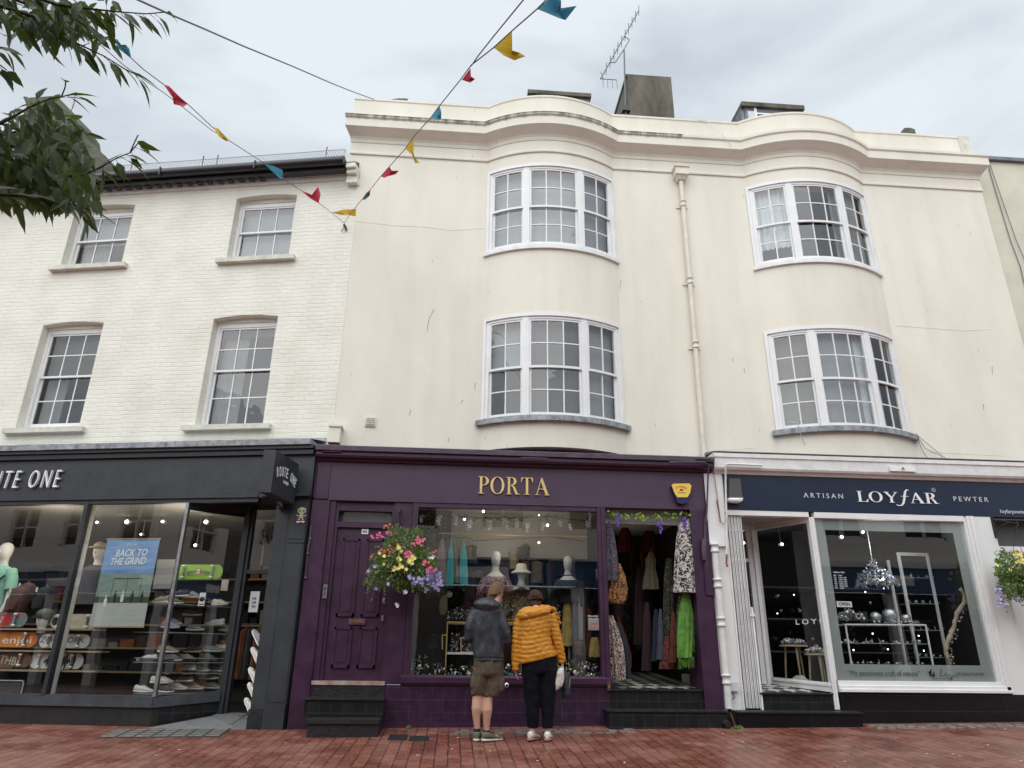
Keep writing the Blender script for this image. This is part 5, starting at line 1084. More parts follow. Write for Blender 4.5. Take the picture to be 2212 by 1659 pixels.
# door 4A
mb = MB().use('purple_paint'); mb.box(-1.765, -1.72, .03, .14, .5, 2.93); mb.box(-.955, -.921, .03, .14, .5, 2.93); mb.box(-1.72, -.955, .04, .14, 2.80, 2.93); mb.box(-1.72, -.955, .03, .14, 2.56, 2.64); fr_ = PF.part(mb, 'door_frame')
mb = MB().use('old_glass'); mb.quad((-1.71, .10, 2.64), (-.955, .10, 2.64), (-.955, .10, 2.80), (-1.71, .10, 2.80)); mb.use('blind_dark'); mb.box(-1.72, -.955, .135, .15, 2.6, 2.85); PF.part(mb, 'fanlight', parent=fr_)
x0, x1, z0, z1, y = -1.718, -.957, .52, 2.555, .075
mb = MB().use('purple_paint'); mb.box(x0, x1, y, y+.05, z0, z1)
def panel(a, b, c, d):
    mb.box(a, b, y-.012, y, c, d); 
    for (p, q, r_, s_) in ((a, b, d-.028, d), (a, b, c, c+.04), (a, a+.028, c, d), (b-.028, b, c, d)): mb.box(p, q, y-.028, y-.0125, r_, s_)
    mb.box(a+.055, b-.055, y-.02, y-.0122, c+.07, d-.055)
for a, b, c, d in ((x0+.09, x0+.335, 1.34, 2.40), (x0+.43, x0+.675, 1.34, 2.40), (x0+.09, x0+.335, .68, 1.20), (x0+.43, x0+.675, .68, 1.20)): panel(a, b, c, d)
dr = PF.part(mb, 'door')
mb = MB().use('purple_dull'); mb.box(x0+.27, x0+.50, y-.03, y-.0005, 1.235, 1.315); mb.use('rust'); mb.box(x0+.30, x0+.47, y-.036, y-.031, 1.26, 1.295); PF.part(mb, 'letterbox', parent=dr)
mb = MB().use('steel'); mb.box(x1-.05, x1-.01, y-.02, y, 1.52, 1.6); mb.box(x1-.045, x1-.015, y-.03, y-.001, 1.28, 1.36); mb.ball((x1-.03, y-.03, 1.56), .012, 8, 6); PF.part(mb, 'lock', parent=dr)
mb = MB().use('sign_white'); a = at('R', 'b3', 322, 218, .05); mb.box(a.x, a.x+.095, .058, .0745, a.z, a.z+.07); put_text(mb, 'ink', '4A', a.x+.012, .055, a.z+.014, .042, fit=.07, extrude=.002, bold=.01); PF.part(mb, 'door_number', parent=dr)
mb = MB().use('step_edge'); mb.box(-1.86, -.885, -.035, .2, .47, .52); mb.use('step_black'); mb.box(-1.85, -.89, -.02, .2, .318, .469)
PF.part(mb, 'threshold')
mb = MB().use('black_tile'); mb.box(-1.86, -.86, -.30, .1, .11, .30); mb.use('step_black'); mb.box(-1.875, -.85, -.325, .1, .301, .322)
mb.box(-1.72+.0, -.87, -.72, .0, -.25, .06); mb.box(-1.74, -.86, -.745, .0, .061, .105); PF.part(mb, 'door_steps')
for i in range(2): pass
# intercom, old locks on the pilaster
ic = T('intercom', 'small steel intercom box left of the purple panelled door', 'intercom', 'R', (-1.8, -.01, 1.5)); a = at('R', 'b3', 82, 615, -.03); b = at('R', 'b3', 115, 530, -.03)
mb = MB().use('steel'); mb.box(a.x, b.x, -.035, -.006, a.z, b.z); ic.part(mb, 'case'); mb = MB().use('ink'); mb.box(a.x+.015, b.x-.02, -.038, -.0352, b.z-.07, b.z-.03); mb.box(a.x+.02, a.x+.03, -.038, -.0352, a.z+.03, a.z+.1); ic.part(mb, 'buttons')
mb = MB().use('purple_dull', True); p = [at('R', 'b2', a, b, -.06) for a, b in ((945, 165), (940, 250), (928, 300), (925, 340), (918, 400), (912, 490))]; mb.tube(p, [.01, .014, .018, .012, .012, .01], 7)
for q in (1, 3, 5): mb.ball(tuple(p[q]), (.026, .02, .02), 8, 6)
single(mb, 'awning_fitting', 'old purple painted awning fitting on the left pilaster', 'awning fitting')
mb = MB().use('purple_dull', True); p = [at('R', 'b5', a, b, -.09) for a, b in ((735, 250), (735, 320), (738, 380))]; mb.tube(p, [.03, .04, .03], 8); mb.tube([at('R', 'b5', 745, 120, -.05), at('R', 'b5', 742, 250, -.05), at('R', 'b5', 755, 420, -.05)], .018, 8)
single(mb, 'awning_fitting', 'old purple painted awning fitting on the right pier beside the white pipe', 'awning fitting')
mb = MB().use('purple_paint', True); mb.tube([at('R', 'm1', a, b, yy) for a, b, yy in ((2100, 1222, -.19), (1990, 1222, -.19), (1965, 1240, -.1), (1962, 1270, -.06), (1950, 1290, -.05), (1930, 1500, -.05))], .013, 7)
single(mb, 'awning_pipe', 'bent purple pipe turning down from the cornice to the left pilaster', 'pipe')
mb = MB().use('purple_dull', True); mb.tube([at('R', 'm3', a, b, yy) for a, b, yy in ((30, 1288, -.24), (240, 1288, -.24), (268, 1300, -.2), (270, 1330, -.15), (262, 1560, -.08), (256, 1659, -.08))], .013, 7)
single(mb, 'awning_pipe', 'bent dark pipe turning down from the cornice at the right end of the purple shop', 'pipe')
# yellow alarm box
AL = T('alarm_box', 'yellow and dark blue wedge shaped burglar alarm box on the purple fascia', 'alarm box', 'R', (3.4, -.03, 3.05))
mat('alarm_yellow', (.80, .58, .09), .4); mat('alarm_blue', (.02, .02, .09), .35)
def PX(k, a, b, y): p = at('R', k, a, b, y); return (p.x, p.z)
mb = MB().use('alarm_yellow'); mb.prism([PX('m3', a, b, -.1) for a, b in ((45, 1435), (52, 1422), (150, 1420), (164, 1435), (155, 1480), (140, 1505), (78, 1505), (60, 1480))], -.12, -.035); AL.part(mb, 'cover')
mb = MB().use('alarm_blue'); mb.prism([PX('m3', a, b, -.1) for a, b in ((42, 1430), (60, 1478), (78, 1502), (140, 1502), (156, 1478), (164, 1440), (168, 1430), (140, 1535), (112, 1545), (82, 1538), (70, 1510))], -.105, -.034); AL.part(mb, 'base')
mb = MB(); c0 = PX('m3', 105, 1455, -.12)
for i, chh in enumerate('SCORPIO'):
    t = (i-3)/3; put_text(mb, 'logo_red', chh, c0[0]-.012+t*.07, -.123, c0[1]+.03-.02*t*t, .026, fit=.018, extrude=.001, rot=-t*.4, bold=.01)
mb.use('logo_red'); mb.add([(c0[0]-.07, -.122, c0[1]-.03), (c0[0]+.0, -.122, c0[1]-.012), (c0[0]+.07, -.122, c0[1]+.022), (c0[0]+.01, -.122, c0[1]-.004)], [(0, 1, 2, 3)]); mb.prism(ell(c0[0], c0[1]-.008, .03, .018, 9), -.122, -.1205)
put_text(mb, 'ink', 'FIRE & SECURITY', c0[0]-.06, -.123, c0[1]-.055, .013, fit=.12, extrude=.001)
AL.part(mb, 'lettering')
# hanging basket bracket etc is in the plants section
# window stickers
st = T('window_stickers', 'small white and red stickers on the lower right of the purple shop glass', 'sticker', 'R', (1.8, .01, 1.2)); mb = MB()
a = PX('b4', 852, 745, .012)
for i in range(2): put_text(mb, 'sign_white', ('PRE-LOVED', 'WELCOME')[i], a[0], .012, a[1]+.035-.035*i, .022, fit=.15, extrude=.0008)
a = PX('b4', 855, 810, .012); mb.use('curtain_grey'); mb.box(a[0], a[0]+.15, .011, .014, a[1], a[1]+.14); put_text(mb, 'logo_red', 'shop', a[0]+.03, .009, a[1]+.07, .04, fit=.1, extrude=.001); put_text(mb, 'logo_red', 'SMALL', a[0]+.02, .009, a[1]+.015, .03, fit=.12, extrude=.001)
st.part(mb, 'print')
for i, (k, a, b, kind) in enumerate((('b4', 352, 1150, 0), ('b4', 980, 1155, 1))):
    p = at('R', k, a, b, -.08); mb = MB()
    if kind == 0: mb.use('chrome', True); mb.lathe((p.x, -.072, p.z), [(.035, 0), (.035, -.012), (.02, -.02)], 14, 'y'); mb.use('ink'); mb.lathe((p.x, -.093, p.z), [(.012, 0), (.010, -.005)], 10, 'y'); lab = 'round chrome socket on the purple sill beside the standing man'
    else: mb.use('chrome'); mb.box(p.x-.02, p.x+.02, -.10, -.066, p.z-.03, p.z+.05); mb.box(p.x-.03, p.x+.03, -.11, -.066, p.z-.05, p.z-.03); mb.use('rust'); mb.box(p.x-.015, p.x+.012, -.115, -.101, p.z-.02, p.z+.02); lab = 'small metal hasp at the right end of the purple sill'
    single(mb, 'sill_fitting', lab, 'fitting', 'R', (p.x, -.07, p.z))
plight('lamp_purple_shop', 'R', .8, .4, 2.4, 9, r=.4); plight('lamp_purple_shop_deep', 'R', 2.9, 1.9, 2.5, 1.2, r=.3)

# ================================================================ navy and white shopfront (frame R)
NF = T('navy_white_shopfront', 'white framed shopfront with a navy fascia and recessed tiled entrance', 'shopfront', 'R', (6, 0, 0))
mb = MB().use('navy_paint'); mb.box(4.02, 11.5, -.035, .1, 2.945, 3.485); NF.part(mb, 'fascia')
mb = MB().use('white_wood'); cprof(mb, 3.86, 11.5, [(.0, 3.487), (-.06, 3.49), (-.09, 3.53), (-.13, 3.54), (-.15, 3.57), (-.155, 3.72), (-.175, 3.73), (-.175, 3.79), (-.1, 3.80), (.34, 3.80)]); NF.part(mb, 'cornice')
mb = MB().use('lead'); cprof(mb, 3.86, 11.5, [(-.18, 3.80), (-.185, 3.815), (-.1, 3.83), (.34, 3.92), (.34, 3.86)]); NF.part(mb, 'lead_top')
mb = MB(); a = at('R', 'm3', 1190, 1535, -.05); b = at('R', 'm3', 1690, 1545, -.05); serif(mb, 'sign_white', 'LOYfAR', a.x, -.04, at('R', 'm3', 1250, 1532, -.05).z, .165, b.x-a.x, .015)
p = PX('m3', 858, 1503, -.045); q = PX('m3', 1100, 1505, -.045); put_text(mb, 'sign_grey', 'ARTISAN', p[0], -.04, p[1]-.003, .075, fit=q[0]-p[0], extrude=.003, spacing=1.5)
p = PX('m3', 1782, 1525, -.045); q = PX('m3', 1996, 1530, -.045); put_text(mb, 'sign_grey', 'PEWTER', p[0], -.04, p[1]-.003, .075, fit=q[0]-p[0], extrude=.003, spacing=1.5)
p = PX('m3', 2068, 1600, -.045); put_text(mb, 'sign_grey', 'loyfarpewter.com', p[0], -.04, p[1]+.0, .06, extrude=.003)
p = PX('m3', 1648, 1463, -.045); put_text(mb, 'sign_grey', 'R', p[0]+.012, -.04, p[1], .028, extrude=.002); mb.add(*poly_mesh([ell(0, 0, .032, .032, 20), ell(0, 0, .026, .026, 20)], .001)); 
n_ = len(mb.v); 
k_ = poly_mesh([ell(0, 0, .032, .032, 20), ell(0, 0, .026, .026, 20)], .001)[0]
for i in range(n_-len(k_), n_): v_ = mb.v[i]; mb.v[i] = (p[0]+.026+v_[0], -.041-v_[2], p[1]+.013+v_[1])
NF.part(mb, 'lettering')
# white pier with gate
mb = MB().use('white_wall'); mb.box(3.73, 4.0, -.0, .4, .18, 3.49); mb.box(3.72, 3.995, -.05, -.001, 2.40, 3.487); mb.box(3.997, 4.02, -.02, .3, .18, 3.487); NF.part(mb, 'pier')
mb = MB().use('white_gloss')
for i in range(9):
    xx = 4.05+i*.024; mb.box(xx, xx+.010, .0+(i % 2)*.012, .035+(i % 2)*.012, .22, 2.88)
mb.box(4.262, 4.29, -.005, .05, .2, 1.55)
for z in (.55, 1.28, 2.02, 2.7): mb.box(4.045, 4.262, .05, .056, z, z+.008)
mb.box(4.23, 4.30, -.02, .0, 1.42, 1.46); NF.part(mb, 'folding_gate')
mb = MB().use('white_gloss'); mb.box(4.02, 5.30, -.03, .1, 2.87, 2.944)
for i, (a, b, yy) in enumerate(((5.30, 5.325, -.02), (5.325, 5.36, -.035), (5.362, 5.385, -.02))): mb.box(a, b, yy, .08, .212 if i < 2 else .59, 2.869)
mb.box(5.385, 7.76, -.035, .06, 2.86, 2.943)
for i, (a, b, yy) in enumerate(((7.765, 7.80, -.02), (7.802, 7.85, -.04), (7.852, 7.91, -.055))): mb.box(a, b, yy, .08, .45, 2.944)
NF.part(mb, 'frame')
mb = MB().use('white_gloss'); cprof(mb, 5.388, 7.93, [(.06, .435), (-.05, .435), (-.075, .44), (-.075, .475), (-.055, .48), (-.055, .52), (-.035, .525), (-.03, .58), (.06, .585)]); NF.part(mb, 'sill')
mb = MB().use('long_black_tile'); mb.box(5.40, 8.1, -.02, .2, -.1, .434); mb.box(8.102, 8.9, -.03, .2, -.1, .42); mb.use('black_render'); mb.box(8.9, 11.5, -.03, .2, -.1, .3); NF.part(mb, 'plinth')
g = MB().use('shop_glass'); g.quad((5.39, .02, .58), (7.77, .02, .58), (7.77, .02, 2.87), (5.39, .02, 2.87)); NF.part(g, 'shop_window')
g = MB().use('frosted_glass')
for a, b, c, d in ((5.39, 5.55, .58, 2.87), (7.58, 7.77, .58, 2.87), (5.55, 7.58, 2.69, 2.87), (5.55, 7.58, .58, .80)): g.quad((a, .026, c), (b, .026, c), (b, .026, d), (a, .026, d))
ff = NF.part(g, 'frosted_border')
mb = MB(); p = PX('b6', 900, 1088, .01); q = PX('b7', 470, 1088, .01); put_text(mb, 'grey_cloth', '“My passionate craft of nature”', p[0], .012, p[1], .07, fit=q[0]-p[0], extrude=.001)
p = PX('b7', 692, 1088, .01); put_text(mb, 'grey_cloth', 'ARTISAN PEWTER', p[0], .012, p[1], .04, fit=.42, extrude=.001)
p = PX('b7', 525, 1095, .01)
v, f = poly_mesh([stroke([(.0, .05), (.05, .10), (.02, .0), (.08, .06), (.09, .0), (.12, .01)], .008)], .001); mb.use('ink'); mb.add([(p[0]+a, .012-c, p[1]+b) for a, b, c in v], f)
v, f = poly_mesh([stroke([(.20, .10), (.16, .0), (.22, .01), (.25, .05), (.28, .0), (.31, .04), (.33, -.04), (.29, -.05), (.36, .02), (.42, .0)], .008)], .001); mb.add([(p[0]+a, .012-c, p[1]+b) for a, b, c in v], f); mb.box(p[0]+.03, p[0]+.36, .011, .013, p[1]-.03, p[1]-.025)
NF.part(mb, 'glass_lettering', parent=ff)
# entrance: steps, lobby, angled window
mb = MB().use('long_black_tile'); mb.box(3.80, 5.50, -.32, .1, -.1, .18); mb.use('step_black'); mb.box(3.78, 5.52, -.345, .0, .181, .20); mb.use('black_tile'); mb.box(4.27, 5.30, -.0, .3, .201, .40); mb.use('step_black'); mb.box(4.26, 5.30, -.03, .2, .401, .42); NF.part(mb, 'entrance_steps')
PBX, PBY = 4.80, .85
mb = MB().use('checker_floor'); mb.add([(4.05, .17, .422), (5.3, .17, .422), (5.3, .95, .52), (4.05, .95, .52)], [(0, 1, 2, 3)]); NF.part(mb, 'checker_floor')
mb = MB().use('white_gloss'); mb.box(PBX-.05, PBX+.04, PBY, PBY+.1, .48, 2.87); mb.box(PBX-.13, PBX-.052, PBY+.03, PBY+.1, .48, 2.87); slab(mb, (PBX+.02, PBY-.02), (5.31, .0), .50, .60, .08, .43, .55); slab(mb, (PBX+.01, PBY-.04), (5.31, -.02), .56, .585, .10, .50, .53); slab(mb, (PBX+.02, PBY), (5.30, .03), 2.80, 2.90, .05)
mb.box(4.3, PBX-.13, PBY+.04, PBY+.1, 2.3, 2.36); mb.box(4.3, PBX-.13, PBY+.04, PBY+.1, 2.80, 2.9); NF.part(mb, 'lobby_frame')
g = MB().use('shop_glass'); g.quad((PBX, PBY, .55), (5.31, .03, .52), (5.31, .03, 2.85), (PBX, PBY, 2.85)); sw_ = NF.part(g, 'shop_window')
g = MB().use('black_render'); slab(g, (PBX, PBY+.03), (5.31, .05), .2, .50, .1, .2, .44); NF.part(g, 'lobby_plinth')
g = MB().use('clear_glass'); g.quad((4.3, PBY+.08, .5), (PBX-.13, PBY+.08, .5), (PBX-.13, PBY+.08, 2.85), (4.3, PBY+.08, 2.85)); g.use('steel'); g.box(4.58, 4.60, PBY+.03, PBY+.05, .7, 2.1); g.box(4.50, 4.52, PBY+.03, PBY+.05, .7, 2.1); NF.part(g, 'glass_door')
mb = MB(); d_ = Vector((5.31-PBX, .03-PBY)); an = math.atan2(d_.y, d_.x)
p = at('R', 'b6', 570, 778, .45); put_text(mb, 'sign_white', 'L O Y f', PBX+.28, PBY-.47, p.z, .075, fit=.42, extrude=.001, rz=an); NF.part(mb, 'glass_lettering', parent=sw_)
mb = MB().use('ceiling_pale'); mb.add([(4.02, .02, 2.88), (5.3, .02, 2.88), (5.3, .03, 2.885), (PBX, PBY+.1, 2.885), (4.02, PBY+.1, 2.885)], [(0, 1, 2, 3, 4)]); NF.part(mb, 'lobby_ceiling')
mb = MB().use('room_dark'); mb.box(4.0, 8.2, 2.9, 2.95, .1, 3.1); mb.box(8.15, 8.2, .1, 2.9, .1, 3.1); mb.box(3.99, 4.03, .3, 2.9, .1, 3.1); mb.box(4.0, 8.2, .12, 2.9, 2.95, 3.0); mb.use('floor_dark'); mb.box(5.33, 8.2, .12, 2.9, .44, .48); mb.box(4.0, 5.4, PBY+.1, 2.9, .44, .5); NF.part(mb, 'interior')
# right-hand neighbour bay
mb = MB().use('white_wall'); mb.box(7.93, 8.20, -.03, .25, .421, 2.944); mb.box(8.26, 8.9, .18, .22, .422, 2.2); mb.use('white_gloss'); mb.box(8.205, 8.26, .0, .25, .421, 2.944); mb.box(8.26, 11.5, .1, .2, 2.44, 2.52); mb.box(8.26, 11.5, .1, .2, 2.22, 2.3); mb.use('white_wall'); mb.box(8.9, 11.5, .15, .22, .3, 2.22); mb.use('blind_dark'); mb.box(8.26, 11.5, .2, .22, 2.52, 2.944); mb.use('white_gloss'); mb.box(8.26, 11.5, .205, .23, 2.3, 2.44); NF.part(mb, 'side_panel')
plight('lamp_pewter_shop', 'R', 6.6, .35, 2.6, 13, (.95, .97, 1)); plight('lamp_pewter_shop_entrance', 'R', 5.0, 1.6, 2.7, 5, (.95, .97, 1))
# white rain pipe in front of the pier
WP = T('rainwater_pipe', 'white cast iron rainwater pipe with collars between the purple pier and white pier', 'drainpipe', 'R', (3.77, -.08, .2))
mb = MB().use('white_pipe', True); mb.tube([(3.775, -.075, 2.40), (3.775, -.075, .22)], .048, 14); WP.part(mb, 'pipe')
for z in (1.80, 1.27, .52, 2.30): mb = MB().use('white_pipe', True); mb.lathe((3.775, -.075, z), [(.05, 0), (.064, .004), (.064, .03), (.055, .04), (.055, .10), (.066, .105), (.066, .13), (.05, .135)], 14); WP.part(mb, 'collar')
mb = MB().use('ink', True); p = at('R', 'b5', 888, 1395, -.38); mb.tube([(p.x-.05, -.1, p.z+.05), (p.x, -.38, p.z)], .045, 12); mb.use('rust'); mb.tube([(3.80, -.03, .22), (3.80, -.2, .0)], .02, 6); WP.part(mb, 'shoe')
JB = T('junction_box', 'small grey electric box with a looped cable on the white pier', 'junction box', 'R', (3.95, -.03, .5)); a = at('R', 'b5', 895, 1185, -.04); b = at('R', 'b5', 943, 1130, -.04)
mb = MB().use('sign_grey'); mb.box(a.x, b.x, -.06, -.001, a.z, b.z); JB.part(mb, 'case'); mb = MB().use('ink'); mb.tube([(a.x+.04, -.03, a.z), (a.x+.06, -.05, a.z-.08), (a.x+.0, -.04, a.z-.12), (a.x-.04, -.03, a.z-.08)], .006, 5); JB.part(mb, 'cable')
CN = T('hanging_chain', 'rusty looped chain hanging down the white pier beside the fascia', 'chain', 'R', (3.9, -.08, 2.4))
mb = MB().use('rust'); cp_ = [at('R', 'm3', a, b, -.09) for a, b in ((300, 1335), (310, 1400), (322, 1480), (335, 1580), (345, 1650))]+[at('R', 'b5', a, b, -.09) for a, b in ((815, 10), (825, 70), (835, 140), (855, 158), (872, 145), (872, 100), (862, 78))]
L_ = 0
for i in range(len(cp_)-1):
    d = cp_[i+1]-cp_[i]; n = max(1, int(d.length/.028))
    for j in range(n):
        c_ = cp_[i]+d*(j/n); tdir = d.normalized(); sd_ = Vector((0, 1, 0)) if j % 2 else tdir.cross(Vector((0, 1, 0)))
        pts = [c_+tdir*(.017*math.cos(q))+sd_*(.009*math.sin(q)) for q in [2*math.pi*m_/8 for m_ in range(9)]]; mb.tube(pts, .0032, 4, False)
CN.part(mb, 'links')
ax = T('awning_crank', 'white awning pipe bent down from the cornice to a rusty hook', 'pipe', 'R', (4.05, -.2, 2)); mb = MB().use('white_pipe', True); mb.tube([at('R', 'm3', a, b, yy) for a, b, yy in ((600, 1307, -.2), (400, 1297, -.2), (383, 1300, -.2), (377, 1320, -.17), (376, 1400, -.1), (382, 1659, -.08))]+[at('R', 'b5', 876, 345, -.08)], .016, 8); ax.part(mb, 'pipe')
mb = MB().use('rust', True); mb.tube([at('R', 'b5', 876, 345, -.08), at('R', 'b5', 874, 400, -.08), at('R', 'b5', 880, 420, -.1)], .014, 6); ax.part(mb, 'hook')
DL = T('floodlight', 'slim dark wall lamp with a white base on the left of the navy fascia', 'wall lamp', 'R', (4.25, -.1, 3)); mb = MB().use('blind_dark'); mb.prism([PX('m3', a, b, -.08) for a, b in ((395, 1392), (460, 1392), (475, 1510), (393, 1508))], -.12, -.036); DL.part(mb, 'body'); mb = MB().use('sign_white', True); mb.prism([PX('m3', a, b, -.08) for a, b in ((390, 1512), (475, 1512), (472, 1530), (455, 1540), (405, 1536), (390, 1528))], -.14, -.036); DL.part(mb, 'base')
mb = MB().use('white_gloss'); p = at('R', 'm3', 1380, 1330, -.16); mb.box(p.x, p.x+.42, -.185, -.158, p.z-.035, p.z+.035); mb.use('rust'); mb.tube([(p.x+.2, -.19, p.z), (p.x+.2, -.21, p.z+.02), (p.x+.22, -.21, p.z-.02)], .008, 5); single(mb, 'cornice_hook', 'small rusty hook on a plate in the middle of the white cornice', 'hook')
# ================================================================ people
def remesh(mb, voxel, smooth=4, disp=None):
    me = bpy.data.meshes.new('tmp'); me.from_pydata([tuple(v) for v in mb.v], [], mb.f); me.update()
    bm = bmesh.new(); bm.from_mesh(me); bmesh.ops.recalc_face_normals(bm, faces=bm.faces); bm.to_mesh(me); bm.free()
    ob = bpy.data.objects.new('tmp', me); C.objects.link(ob)
    r = ob.modifiers.new('r', 'REMESH'); r.mode = 'VOXEL'; r.voxel_size = voxel; r.adaptivity = 0
    if smooth: s = ob.modifiers.new('s', 'SMOOTH'); s.iterations = smooth; s.factor = .5
    dg = bpy.context.evaluated_depsgraph_get(); m2 = bpy.data.meshes.new_from_object(ob.evaluated_get(dg))
    if disp:
        for v in m2.vertices:
            d = disp(v.co, v.normal)
            v.co = v.co+(d if isinstance(d, Vector) else v.normal*d)
    v = [tuple(p.co) for p in m2.vertices]; f = [list(p.vertices) for p in m2.polygons]
    bpy.data.objects.remove(ob); bpy.data.meshes.remove(me); bpy.data.meshes.remove(m2)
    return v, f
def made(name, parent, mname, v, f, smooth=True):
    mb = MB().use(mname, smooth); mb.v = v; mb.f = f; mb.m = [0]*len(f); mb.smooth = [smooth]*len(f)
    return mb.build(name, parent, off=(0, 0, 0))
def skin_mat(name, col):
    m = mat(name, col, .55, var=.08, vs=25); b = m.node_tree.nodes['Principled BSDF']; b.inputs['Subsurface Weight'].default_value = .15; b.inputs['Subsurface Radius'].default_value = (.02, .008, .004)
skin_mat('skin', (.56, .33, .24)); skin_mat('skin_pale', (.60, .38, .29))
mat('hair_brown', (.13, .07, .038), .9, var=.4, vs=60, stretch=(1, 1, .2)); mat('hair_dark', (.045, .018, .010), .95, var=.4, vs=60)
mat('jacket_slate', (.028, .033, .042), .45, var=.25, vs=14, bump=.25, bs=30); mat('shorts_khaki', (.105, .078, .05), .9, var2=(.05, .038, .025), vs=9, bump=.3, bs=30)
mat('canvas_green', (.12, .125, .085), .85, var=.15, vs=30); mat('sole_pale', (.62, .60, .55), .6); mat('puffer_mustard', (.52, .215, .012), .55, var=.14, vs=12, bump=.2, bs=40)
mat('puffer_lining', (.35, .13, .01), .6); mat('trouser_black', (.0035, .004, .008), .9, spec=.2); mat('shoe_leather', (.68, .66, .62), .45, var=.06); mat('sole_tan', (.42, .22, .15), .6); mat('tote_cream', (.62, .60, .54), .85, var=.1, vs=9, bump=.2)
mat('bag_slate', (.03, .035, .045), .6, var=.2)
class Per:
    def __init__(s, k, y, feet):
        s.k = k; s.y = y; f = at('R', k, feet[0], feet[1], y); s.o = Vector((f.x, y, gz(f.x, y)+.002)); s.dz = s.o.z-f.z
    def p(s, a, b, dy=0.):
        q = at('R', s.k, a, b, s.y+dy); return Vector((q.x, s.y+dy, q.z+s.dz))-s.o
    def tube(s, mb, pts, n=14):
        """pts (a,b,dy,r)"""
        mb.tube([s.p(a, b, dy) for a, b, dy, r in pts], [r for *_, r in pts], n)
    def rings(s, mb, rr, n=28, tilt=0.):
        """rr (a,b,dy,halfwidth_px,halfdepth_m[,tilt])"""
        L = []
        for q in rr:
            a, b, dy, w, d = q[:5]; tl = q[5] if len(q) > 5 else 0
            c = s.p(a, b, dy); hw = (s.p(a+w, b, dy)-c).x
            L.append([(c.x+hw*math.cos(t), c.y+d*math.sin(t), c.z+tl*math.cos(t)) for t in [2*math.pi*i/n for i in range(n)]])
        mb.loft(L)
def head_into(mb, c, yaw, pitch, s=1.):
    """anatomical head: local +y is the face"""
    Rm_ = Matrix.Rotation(yaw, 3, 'Z') @ Matrix.Rotation(pitch, 3, 'X')
    def loc(p): return tuple(Vector(c)+Rm_ @ (Vector(p)*s))
    n = 20; L = []
    for z, rx, ry, oy in ((-.125, .03, .03, .055), (-.11, .05, .062, .03), (-.08, .062, .08, .012), (-.04, .070, .092, .004), (0, .076, .098, 0), (.04, .079, .101, -.004), (.075, .073, .093, -.006), (.10, .057, .073, -.006), (.118, .033, .043, -.006), (.125, .01, .012, -.006)):
        L.append([loc((rx*math.cos(t), oy+ry*math.sin(t), z)) for t in [2*math.pi*i/n for i in range(n)]])
    mb.loft(L)
    mb.loft([[loc((w*math.cos(t), .092+h*.5+.008*math.sin(t)-.002, z)) for t in [2*math.pi*i/8 for i in range(8)]] for z, w, h in ((.03, .008, -.004), (.0, .010, .012), (-.022, .017, .03), (-.03, .014, .014))])   # nose
    for sx in (-1, 1):
        mb.ball(loc((sx*.030, .088, .012)), (.014*s,)*3, 8, 6)      # eye sockets / lids
        e = [loc((sx*.078, -.005+.012*math.cos(t), .0+.030*math.sin(t))) for t in [2*math.pi*i/10 for i in range(10)]]
        e2 = [loc((sx*.092, -.016+.018*math.cos(t), .004+.034*math.sin(t))) for t in [2*math.pi*i/10 for i in range(10)]]
        mb.loft([e, e2])
    for dz, w in ((-.058, .020), (-.068, .018)): mb.ball(loc((0, .088, dz)), (w*s, .010*s, .006*s), 8, 6)
    mb.ball(loc((0, .072, -.105)), (.022*s, .018*s, .015*s), 8, 6)
    return loc
def hand_into(mb, wrist, d, palm_n, s=1., curl=.5, thumb=1):
    """wrist point, direction of the palm d, palm normal; five separate bent fingers"""
    d = d.normalized(); n = palm_n.normalized(); sd_ = d.cross(n).normalized()
    L = []
    for t, w, h in ((-.01, .026, .020), (.02, .034, .017), (.05, .041, .016), (.085, .040, .013), (.092, .034, .010)):
        c = wrist+d*t*s; L.append([tuple(c+sd_*w*s*math.cos(q)+n*h*s*math.sin(q)) for q in [2*math.pi*i/12 for i in range(12)]])
    mb.loft(L)
    for i, (off, ln) in enumerate(((-.030, .066), (-.010, .078), (.011, .074), (.030, .058))):
        p0 = wrist+d*.08*s+sd_*off*s; p = [p0]; dd = d.copy()
        for j in range(3):
            dd = (dd*math.cos(curl*(.5+.35*j))+n*math.sin(curl*(.5+.35*j))).normalized(); p.append(p[-1]+dd*ln*s*(.45, .32, .25)[j])
        mb.tube(p, [.0095*s, .009*s, .008*s, .0065*s], 8)
    p0 = wrist+d*.02*s+sd_*-.030*s*thumb; t1 = p0+(d*.6-sd_*.7*thumb+n*.3).normalized()*.035*s; t2 = t1+(d*.9-sd_*.1*thumb+n*.4).normalized()*.030*s; t3 = t2+(d*.8+n*.6).normalized()*.022*s
    mb.tube([p0, t1, t2, t3], [.013*s, .011*s, .010*s, .0075*s], 8)
def wrink(sc_, am, st=(1, 1, .5)):
    def f(co, n):
        return am*mnoise.noise(Vector((co.x*sc_*st[0], co.y*sc_*st[1], co.z*sc_*st[2])))+am*.5*mnoise.noise(Vector((co.x*sc_*2.3*st[0]+7, co.y*sc_*2.3, co.z*sc_*2.3*st[2])))
    return f
# ---------------------------------------------------------------- man
P1 = Per('b4', -1.1, (225, 1490))
ym = 0
mb = MB()
